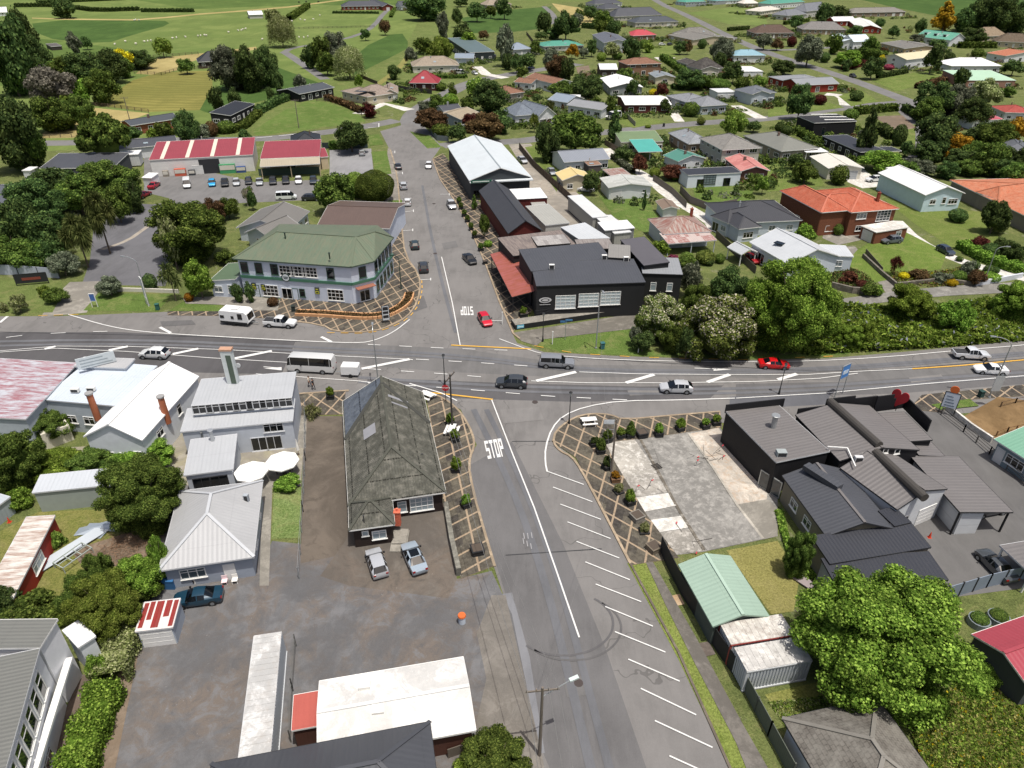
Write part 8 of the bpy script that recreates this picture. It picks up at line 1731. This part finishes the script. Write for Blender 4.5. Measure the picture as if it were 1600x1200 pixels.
for u, v, lab in ((863, 538, 'plain white marker post on the verge'), (997, 551, 'white marker post beneath the blossoming tree'), (785, 507, 'white post sign by the far stop line')): mp = thing('marker_post', lab, 'post', P(u, v)); b = MB(); b.box(-.07, -.07, 0, .07, .07, 2.3); b.build('post', WHITE, mp); b = MB(); b.box(-.3 if u > 990 else -.1, -.09, 2.1, .3 if u > 990 else .1, .0, 2.35); b.build('cap', WHITE, mp)
bn = thing('banner', 'grey banner hanging on the curved highway lamp', 'banner', P(1549, 611, 2.6)); b = MB(); b.box(-.1, -.03, 0, 1.1, .03, 2.4); b.build('cloth', M('plain', 'a3a7a8'), bn); b = MB(); b.bar((-.2, 0, 2.4), (1.2, 0, 2.4), .04, .04); b.build('rod', STEEL, bn)
VP = 'planters round the vacant lot'
for u, v, pl_h, col, lab, kw in ((928, 697, .8, 'd', 'black planter with dark low shrub at the head of the vacant lot', {}), (938, 708, 1.6, 'g', 'black planter with tall bushy shrub below the dark one', {}), (948, 733, 1.3, 'd', 'black planter at the foot of the slim pole', {}), (949, 690, 1.1, 'g', 'black planter behind the sign frame', {}), (969, 684, .9, 'l', 'planter with pale leafy plant behind the sign frame', {}), (984, 683, 1.9, 'g', 'black planter with pointed conical shrub', {'kind': 'c'}), (1029, 681, 1.3, 'n', 'black planter with round bright shrub, mid row', {}), (1062, 673, 1.3, 'n', 'black planter with large shrub in the highway row', {}), (1101, 669, .9, 'n', 'black planter second along from the black restaurant wall', {}), (1118, 664, 1.0, 'n', 'black planter against the black restaurant wall', {}),
  (961, 752, .8, 'o', 'wooden planter with orange brown foliage', {'box': M('plain', '6e5238')}), (966, 770, 1.0, 'v', 'pale round shrub in a low pot', {}), (984, 788, 1.5, 'n', 'black planter with the biggest round bush', {}), (1006, 832, 1.0, 'v', 'pale variegated ball in a low pot', {})):
    planter(u, v, lab, .7 if 'low pot' not in lab else .35, 1.0, pl_h, col, group=VP, **kw)
for u, v, lab, mt in ((1002, 682, 'empty black square planter in the highway row', BLACKP), (995, 812, 'empty grey concrete planter beside the parking bays', CONC), (1021, 860, 'empty timber planter near the black fence end', M('plain', '6d6456')), (746, 864, 'black square planter with bare soil by the stone wall', BLACKP)): planter(u, v, lab, .8, 1.25, 0, box=mt)
SP_ = 'planters beside the mossy roofed building'
for u, v, pl_h, lab in ((517, 623, 1.2, 'planter with round shrub on the pavement behind the gate'), (704, 665, 1.2, 'uppermost planter beside the picnic table'), (711, 690, 1.2, 'planter with bush just below the picnic table'), (713, 737, 1.5, 'planter with tall bush beside the mossy eave'), (728, 792, 1.2, 'planter with bright bush near the stone wall')): planter(u, v, lab, .75, 1.0, pl_h, 'n', group=SP_)
def picnic(u, v, rz, label):
    root = thing('picnic_table', label, 'picnic table', P(u, v, .12), rz); b = MB()
    for i in range(4): b.box(-1, -.42+i*.215, .72, 1, -.42+i*.215+.19, .77)
    b.build('tabletop', WHITE, root)
    for s in (-1, 1): b = MB(); b.box(-1, s*.75-.15, .42, 1, s*.75+.15, .47); b.build('bench_seat', WHITE, root)
    for s in (-.7, .7): b = MB(); b.bar((s, -.8, .02), (s, -.1, .72), .08, .08); b.bar((s, .8, .02), (s, .1, .72), .08, .08); b.bar((s, -.8, .4), (s, .8, .4), .08, .08); b.build('leg', WHITE, root)
picnic(920, 662, .15, 'white picnic table on the vacant lot corner pavement'); picnic(706, 676, 1.4, 'white picnic table between two planters'); picnic(668, 622, -.6, 'white bench table behind the mossy building corner')
def umbrella(u, v, label, r=1.95, z=2.6, tilt=0):
    g = P(u, v, z); root = thing('market_umbrella', label, 'umbrella', (g.x, g.y, .05)); b = MB(); b.tube((0, 0, 0), (0, 0, z), .035, .035, 8); b.build('pole', M('plain', '8a6a48'), root); b = MB()
    for i in range(8):
        a0, a1 = i*math.pi/4+.2, (i+1)*math.pi/4+.2; p, q = (r*math.cos(a0), r*math.sin(a0), z-.55), (r*math.cos(a1), r*math.sin(a1), z-.55); b.face([p, q, (0, 0, z)]); b.face([q, p, (0, 0, z-.04)]); b.face([(p[0], p[1], p[2]-.15), (q[0], q[1], q[2]-.15), q, p])
    b.build('canopy', M('plain', 'e8e7e2'), root); b = MB(); b.tube((0, 0, 0), (0, 0, .12), .3, .28, 12); b.build('base', DARK, root)
umbrella(391, 731, 'open white market umbrella closer to the grey hipped house'); umbrella(440, 715, 'open white market umbrella next to the timber patio edge')
um = thing('closed_umbrella', 'closed white umbrella by the patio fence', 'umbrella', P(467, 712)); b = MB(); b.tube((0, 0, 0), (0, 0, 1.0), .035, .035, 6); b.build('pole', M('plain', '8a6a48'), um); b = MB(); b.tube((0, 0, .9), (0, 0, 1.4), .22, .17, 8); b.tube((0, 0, 1.4), (0, 0, 2.5), .17, .03, 8); b.build('canopy', M('plain', 'dcdad2'), um)
pt = thing('patio_table', 'brown patio table beneath the white umbrella', 'table', P(445, 738)); b = MB(); b.box(-.9, -.5, .7, .9, .5, .76); b.build('tabletop', M('plain', '5a3a26'), pt)
for x in (-.8, .8):
    for y in (-.4, .4): b = MB(); b.box(x-.04, y-.04, 0, x+.04, y+.04, .7); b.build('leg', M('plain', '5a3a26'), pt)
dr = thing('drum', 'white drum with orange lid standing in the yard', 'drum', P(722, 973)); b = MB(); b.tube((0, 0, .05), (0, 0, .95), .34, .34, 16); b.build('barrel', M('plain', 'b9c2cc'), dr); b = MB(); b.tube((0, 0, .95), (0, 0, 1.1), .4, .36, 16); b.build('lid', M('plain', 'c0602a'), dr)
cn = thing('traffic_cone', 'orange traffic cone beside the small grey shed', 'cone', P(15, 816)); b = MB(); b.box(-.2, -.2, 0, .2, .2, .04); b.build('foot', M('plain', 'b03a1c'), cn); b = MB(); b.tube((0, 0, .04), (0, 0, .72), .15, .03, 10); b.build('cone', M('plain', 'c03a1c'), cn)
c2 = thing('traffic_cone', 'orange traffic cone by the white gable doors', 'cone', P(1452, 840)); b = MB(); b.box(-.2, -.2, 0, .2, .2, .04); b.build('foot', M('plain', 'b03a1c'), c2); b = MB(); b.tube((0, 0, .04), (0, 0, .8), .16, .03, 10); b.build('cone', M('plain', 'c03a1c'), c2)
# construction marking frames on the slab
for u, v, rz, lab in ((1110, 720, .3, 'pile of bent steel rods with red caps on the stained slab'), (1018, 772, .1, 'steel rods with red caps on the white slab edge'), (1060, 845, .8, 'short steel rods with a red cap near the green shed')):
    rt = thing('rebar_pile', lab, 'rods', P(u, v, .1), rz); b = MB(); b2 = MB(); rr = random.Random(u)
    for i in range(14 if u > 1100 else 5):
        p_ = Vector((rr.uniform(-1.6, 1.6), rr.uniform(-1.6, 1.6), .05)); e_ = p_+Vector((rr.uniform(-1.4, 1.4), rr.uniform(-1.2, 1.2), rr.choice((.02, .03, .9)))); b.tube(p_, e_, .025, .025, 5)
        if i % 4 == 0: b2.tube(e_-Vector((0, 0, .03)), e_+Vector((.25, .08, .05)), .07, .07, 6)
    b.build('rod_tangle', M('plain', '4c4642'), rt); b2.build('red_cap', M('plain', 'b3363e'), rt)
lt = thing('log_grate', 'small black grate lying on the bare slab', 'grate', P(1026, 729, .1), .5); b = MB()
for i in range(5): b.box(-.5, -.5+i*.22, 0, .5, -.42+i*.22, .08)
b.build('grate', M('plain', '34302c'), lt)
sf = thing('bare_sign', 'steel sign frame leaning behind the planters', 'sign', P(950, 684)); b = MB()
for s in (-.7, .7): b.bar((s, 0, 0), (s, .3, 2.6), .07, .07)
for z in (1.2, 2.0, 2.6): b.bar((-.7, .12*z, z), (.7, .12*z, z), .06, .06)
b.build('frame', STEEL, sf); b = MB(); b.box(-.65, .26, 2.05, .65, .3, 2.55); b.build('panel', M('plain', 'c2c8cc'), sf)
# walls, fences, rails near the crossroads
WD = M('plain', '6a5a48'); fence('panel_fence', [(-30, 428), (30, 430), (94, 435)], 2.0, M('plain', 'aab0bc'), 'pale grey panel fence with dark posts along the roadside', M('plain', '3f4148'), gap=3); fence('low_wall', [(183, 455), (225, 456), (280, 458)], .7, M('plain', 'c6c2b6'), 'low white wall between car park and verge', cat='wall', wd=.25)
fence('stone_wall', [(697, 795), (706, 850), (717, 900)], 1.1, M('concrete', '77756c', '99978c'), 'grey stone wall beside the patterned pavement', cat='wall', wd=.5); fence('black_fence', [(1031, 862), (1062, 925), (1118, 1015), (1160, 1075)], 2.2, M('plain', '1d1e20'), 'tall black fence behind the green shed'); fence('board_fence', [(1160, 1075), (1200, 1150), (1235, 1215)], 1.9, M('vboard', '5c6258', p=.2), 'grey green board fence below the containers', M('plain', '4a4d46'), gap=2)
railfence('steel_fence', [(478, 640), (478, 720), (474, 800), (468, 905)], 1.7, STEEL, 'slim steel fence beside the brown driveway', 2, 2.6, t=.04); railfence('wire_fence', [(463, 1010), (458, 1080), (455, 1160)], 1.7, M('plain', '5c5c58'), 'wire fence beside the long container', 3, 2.5, t=.04)
railfence('ramp_rail', [(1470, 648), (1505, 675), (1545, 710), (1600, 760)], 1.2, M('plain', '5d5a56'), 'timber rail along the ramp beside the black yard', 3, 2.2, t=.06); fence('deck_wall', [(1478, 640), (1515, 670), (1548, 692)], .9, CONL, 'pale concrete wall below the timber deck', cat='wall', wd=.3)
railfence('deck_rail', [(1555, 684), (1572, 678), (1600, 672)], 1.1, M('plain', '7a5a38'), 'timber rail at the deck by the green roof', 2, 1.5, t=.06); railfence('deck_rail', [(1562, 638), (1585, 632), (1610, 628)], 1.1, M('plain', '5f4a34'), 'dark timber rail along the garden edge', 2, 1.6, t=.06)
fence('iron_fence', [(1474, 938), (1540, 918), (1640, 895)], 1.9, M('plain', '7b8694'), 'blue grey sheet fence with dark posts behind the yard', BLACKP, gap=1.7); fence('board_fence', [(700, 1185), (720, 1178), (735, 1180)], 1.2, M('plain', '5d564c'), 'short wooden fence beside the charcoal roof')
fence('stone_wall', [(1298, 450), (1330, 458), (1364, 460)], 1.2, M('concrete', '7a746a', '948e84'), 'stone retaining wall below the white villa', cat='wall', wd=.4); fence('stone_wall', [(1348, 402), (1378, 430), (1400, 448), (1470, 440), (1520, 447)], .8, M('concrete', '6f6a60', '8e887c'), 'stone edging wall round the rockery', cat='wall', wd=.4); fence('white_wall', [(1524, 447), (1560, 441), (1596, 434)], 1.0, M('plain', 'c2c6cc'), 'white stepped wall along the lane', cat='wall', wd=.3)
fence('board_fence', [(1062, 300), (1078, 318), (1110, 330), (1150, 322)], 1.8, M('vboard', '6d665e', p=.25), 'weathered paling fence behind the charcoal hip house'); fence('board_fence', [(1118, 370), (1145, 395), (1180, 428)], 1.5, M('vboard', '5f5a52', p=.25), 'paling fence between cottage and carport'); fence('board_fence', [(1020, 282), (1050, 303), (1072, 325)], 1.6, M('vboard', '6a625a', p=.25), 'paling fence along the concrete drive'); fence('board_fence', [(1352, 395), (1378, 425)], .9, M('plain', '5d564e'), 'low timber edging beside the sloping drive')
wp_ = thing('roofing_sheets', 'silver roofing sheets lying on the lawn', 'sheets', P(152, 826, .05), .3)
b = MB(); b.face([(-2.2, -.6, .1), (1.2, -.9, .05), (2.2, .5, .5), (-1.8, .5, .15)]); b.face([(-1.2, .1, .2), (2.0, -1.2, .12), (2.4, -.4, .6), (-.8, .8, .3)]); b.face([(0, -1.6, .05), (.6, -1.8, .05), (2.0, .1, .5), (1.5, .3, .5)]); b.build('sheet', M('metal', 'a9b4bc'), wp_)
ws = thing('leaning_sheet', 'long pale iron sheet beside the red shed', 'sheet', P(98, 868, .05), 1.0); b = MB(); b.bar((-5, 0, .25), (5, 0, .25), 1.5, .06); b.build('sheet', corr('b4bcc2'), ws)
gf = thing('cold_frame', 'grey cold frame with open glazing bars on the lawn', 'garden frame', P(117, 876), 1.1); b = MB()
for x in (-1.6, -.5, .5, 1.6): b.bar((x, -.8, .8), (x, .8, .8), .08, .08)
for y in (-.8, 0, .8): b.bar((-1.6, y, .8), (1.6, y, .8), .08, .08)
for x in (-1.6, 1.6):
    for y in (-.8, .8): b.bar((x, y, 0), (x, y, .8), .08, .08)
b.build('frame', M('plain', '9aa39c'), gf)
tw = thing('twig_pile', 'heap of dry brown twigs under the leaning tree', 'twigs', P(195, 858)); b = MB(); rr = random.Random(4)
for i in range(420):
    p_ = Vector((rr.gauss(0, 1.7), rr.gauss(0, 1.3), 0)); p_.z = max(0, .7-.18*p_.length)*rr.random()+.03; d_ = Vector((rr.gauss(0, 1), rr.gauss(0, 1), rr.gauss(0, .35))).normalized()*rr.uniform(.4, 1.1); b.tube(p_-d_/2+Vector((0, 0, .1)), p_+d_/2+Vector((0, 0, .1)), .018, .01, 3, cap=False)
b.build('twig_tangle', M('plain', '7a5f48'), tw)
for u, v, lab in ((1527, 975, 'round grey raised bed by the iron fence, closer to the tree'), (1557, 970, 'round grey raised bed with leafy plants beside the red roof')):
    rb_ = thing('raised_bed', lab, 'raised bed', P(u, v)); b = MB(); b.tube((0, 0, 0), (0, 0, .7), .95, .95, 20); b.build('tank', corr('7a8488'), rb_); obj('plants', crown('s', 1, 0), rb_, (0, 0, .8), 0, (.8, .8, .4), leafmat('g'))
rs = thing('junk_trough', 'rusty roofing panel lying on the dry lawn', 'panel', P(1258, 912), -.9); b = MB(); b.bar((-1.8, 0, .15), (1.8, 0, .3), 1.1, .12); b.build('panel', M('rust', 'a5a5a6', '6b3a34'), rs)
ac = thing('wheelie_bin', 'blue bin against the grey hipped house', 'bin', P(268, 917)); b = MB(); b.box(-.5, -.4, 0, .5, .4, 1.1); b.build('tub', M('plain', '2a5a86'), ac); b = MB(); b.box(-.54, -.44, 1.1, .54, .44, 1.2); b.build('lid', M('plain', '2f6596'), ac)
ht = thing('heat_pump', 'white heat pump box on the grey hipped house wall', 'heat pump', P(300, 912)); b = MB(); b.box(-.5, -.2, .1, .5, .2, .8); b.build('case', M('plain', 'd2d2ce'), ht); b = MB(); b.tube((.15, -.22, .45), (.15, -.2, .45), .26, .26, 14); b.build('fan_grille', DARK, ht)
for u, v, c_, lab in ((352, 912, 'd8c2c4', 'pale pink chair by the grey house door'), (368, 910, 'd8d6d0', 'white plastic chair by the grey house door')):
    ch = thing('chair', lab, 'chair', P(u, v), .2); b = MB(); b.box(-.28, -.28, .4, .28, .28, .45); b.build('seat', M('plain', c_), ch); b = MB(); b.box(-.28, .24, .45, .28, .29, .9); b.build('backrest', M('plain', c_), ch)
    for x in (-.24, .24):
        for y in (-.24, .24): b = MB(); b.box(x-.025, y-.025, 0, x+.025, y+.025, .4); b.build('leg', M('plain', c_), ch)
fl = thing('driftwood_stump', 'bunch of dead flax and grey stalks by the gate', 'dead plant', P(488, 652)); b = MB(); rr = random.Random(9)
for i in range(46): a_ = rr.uniform(0, 6.28); e_ = Vector((math.cos(a_)*rr.uniform(.3, 1.2), math.sin(a_)*rr.uniform(.3, 1.2), rr.uniform(.9, 3.0))); b.tube((0, 0, 0), e_, .03, .008, 3, cap=False)
b.build('leaf_tangle', M('plain', '6a5a4c'), fl); obj('foliage', crown('k', 0, 0), fl, (0, 0, .9), 0, (1.2, 1.2, 1.0), leafmat('v'))
wq = thing('leaning_window', 'large framed dark window pane leaning on the black restaurant wall', 'window pane', P(1200, 768, .1), -.95); b = MB(); b.box(-1.5, -.05, 0, 1.5, .05, 2.3); b.build('frame', STEEL, wq); b = MB(); b.box(-1.38, -.07, .12, 1.38, -.05, 2.18); b.build('pane', GLASS[2], wq)
# ================================================================== SHEEP, CATTLE, PEOPLE
tile(0, 0)
shm = skin('body', [(0, 0, .62), (-.38, 0, .64), (.35, 0, .66), (.55, 0, .82), (.75, 0, .72), (-.35, .16, .35), (-.35, .16, .05), (-.35, -.16, .35), (-.35, -.16, .05), (.3, .15, .35), (.3, .15, .05), (.3, -.15, .35), (.3, -.15, .05)], [(0, 1), (0, 2), (2, 3), (3, 4), (1, 5), (5, 6), (1, 7), (7, 8), (2, 9), (9, 10), (2, 11), (11, 12)], [.3, .28, .27, .15, .08, .08, .04, .08, .04, .08, .04, .08, .04]); shm.materials.append(M('plain', 'd2cdbd'))
SHP = 'sheep scattered over the far paddocks'
for x, y in ((720, 283), (785, 266), (850, 281), (905, 267), (925, 263), (945, 262), (1080, 246), (1105, 241), (1160, 237), (1240, 232), (1255, 228), (1280, 227), (1292, 229), (1490, 197), (1510, 195), (1520, 190), (1535, 186), (1430, 208), (850, 128), (840, 132), (870, 131), (1870, 238), (1900, 240), (1925, 236), (1880, 128), (1905, 132), (1960, 126), (1825, 138), (2000, 102), (1640, 252)):
    g = P(x, y); s_ = thing('sheep', 'small white sheep grazing on the sunny far paddock', 'sheep', g, R.uniform(0, 6.28), SHP); obj('body', shm, s_); s_.scale = (1.3,)*3
cwm = skin('body', [(0, 0, 1.05), (-.7, 0, 1.08), (.65, 0, 1.1), (1.0, 0, 1.15), (1.35, 0, .75), (-.65, .24, .6), (-.65, .24, .05), (-.65, -.24, .6), (-.65, -.24, .05), (.6, .22, .6), (.6, .22, .05), (.6, -.22, .6), (.6, -.22, .05)], [(0, 1), (0, 2), (2, 3), (3, 4), (1, 5), (5, 6), (1, 7), (7, 8), (2, 9), (9, 10), (2, 11), (11, 12)], [.42, .4, .4, .24, .13, .13, .07, .13, .07, .13, .07, .13, .07]); cwm.materials.append(M('plain', '1f1a18'))
for x, y, lab in ((2300, 207, 'black cow grazing on the green slope'), (1990, 17, 'black cow in the upper paddock, closest to the farmhouse'), (1915, 16, 'black cow standing alone in the upper paddock'), (1870, 20, 'black cow at the far end of the upper paddock')):
    c_ = thing('cow', lab, 'cow', P(x, y), R.uniform(0, 6.28)); obj('body', cwm, c_)
tile(0, 0, 1)
def person(u, v, rz, label, top, legs, hair, arm=.25, stride=.28):
    root = thing('person', label, 'person', P(u, v, .12), rz)
    vs = [(0, 0, .95), (0, 0, 1.2), (0, 0, 1.42), (0, 0, 1.52), (.02, 0, 1.66), (.02, 0, 1.76), (0, .1, .9), (stride*.5, .1, .5), (stride*.75, .1, .08), (stride*.75+.16, .1, .03), (0, -.1, .9), (-stride*.1, -.1, .5), (-stride*.9, -.1, .1), (-stride*.9+.14, -.1, .03), (0, .2, 1.4), (-arm*.4, .24, 1.12), (-arm*.2, .25, .88), (-.02, .26, .78), (0, -.2, 1.4), (arm*.4, -.24, 1.12), (arm*.9, -.24, .92), (arm, -.25, .82)]
    es = [(0, 1), (1, 2), (2, 3), (3, 4), (4, 5), (0, 6), (6, 7), (7, 8), (8, 9), (0, 10), (10, 11), (11, 12), (12, 13), (2, 14), (14, 15), (15, 16), (16, 17), (2, 18), (18, 19), (19, 20), (20, 21)]
    rad = [.15, .14, .15, .06, .1, .075, .095, .07, .045, .04, .095, .07, .045, .04, .06, .047, .035, .04, .06, .047, .035, .04]
    me = skin('body', vs, es, rad); me.materials.append(M('plain', 'b08468')); me.materials.append(M('plain', top)); me.materials.append(M('plain', legs)); me.materials.append(M('plain', hair)); me.materials.append(M('plain', '2a2624'))
    for p_ in me.polygons: z = p_.center.z; y = abs(p_.center.y); p_.material_index = 4 if z < .1 else 2 if z < .98 and y < .2 else (1 if .98 <= z < 1.48 and not (y > .2 and z < 1.15) else 0); p_.use_smooth = True
    obj('body', me, root); hb = bmesh.new(); bmesh.ops.create_icosphere(hb, subdivisions=2, radius=.115)
    for v_ in hb.verts: v_.co.z = v_.co.z*.95 if v_.co.z > -.02 else -.02; v_.co.x -= .015
    hm = bpy.data.meshes.new('hair'); hb.to_mesh(hm); hb.free(); hm.materials.append(M('plain', hair)); obj('hair', hm, root, (.01, 0, 1.70))
    return root
person(484, 604, -.4, 'person in a pale top walking behind the grey shop', 'bdb4a6', '3a3c46', '3a2a1c'); person(490, 608, -.5, 'person in dark clothes with a dark bag beside the pale topped walker', '2c2c30', '24262c', '1c1613')
# low planting round the further houses: one mass nobody could count
RD = []
for o in bpy.data.objects:
    if o.name.startswith(('road', 'driveway')) and o.type == 'MESH' and len(o.data.vertices) < 400: RD += [v.co.to_2d() for v in o.data.vertices]
RD = np.array([(p.x, p.y) for p in RD]); HC = np.array([(c.x, c.y, r) for c, r in GPOS]); V = []
for c, r in GPOS:
    if c.y < 150 or c.y > 760: continue
    for _ in range(34):
        a = R.uniform(0, 6.28); q = Vector((c.x+math.cos(a)*(r+R.uniform(1, 9)), c.y+math.sin(a)*(r*.8+R.uniform(1, 8)), 0)); pv = proj(q)
        if pv[0] < 620 and pv[1] < 330: continue
        if len(RD) and np.min(np.hypot(RD[:, 0]-q.x, RD[:, 1]-q.y)) < 5.5 or np.any(np.hypot(HC[:, 0]-q.x, HC[:, 1]-q.y) < HC[:, 2]*.9): continue
        w_ = R.uniform(.7, 2.3); hh = R.uniform(.6, 2.6); n_ = 90; dr = NR.normal(size=(n_, 3)); dr[:, 2] = abs(dr[:, 2]); dr /= np.linalg.norm(dr, axis=1, keepdims=True)
        V.append(quads(np.array(q)[None]+dr*[w_*R.uniform(.8, 2), w_, hh]*(.7+.3*NR.random((n_, 1))), dr+NR.normal(size=(n_, 3))*.4, .26))
V = np.concatenate(V); nq = len(V)//4; blob = np.arange(nq)//90; mi = np.array([R.choice([0, 0, 0, 0, 1, 1, 1, 2, 3, 4]) for _ in range(blob.max()+1)])[blob]
struct(obj('garden_plants', fol_mesh('garden_plants', V, [leafmat(c) for c in 'dgbve'], None, mi)), 'stuff')
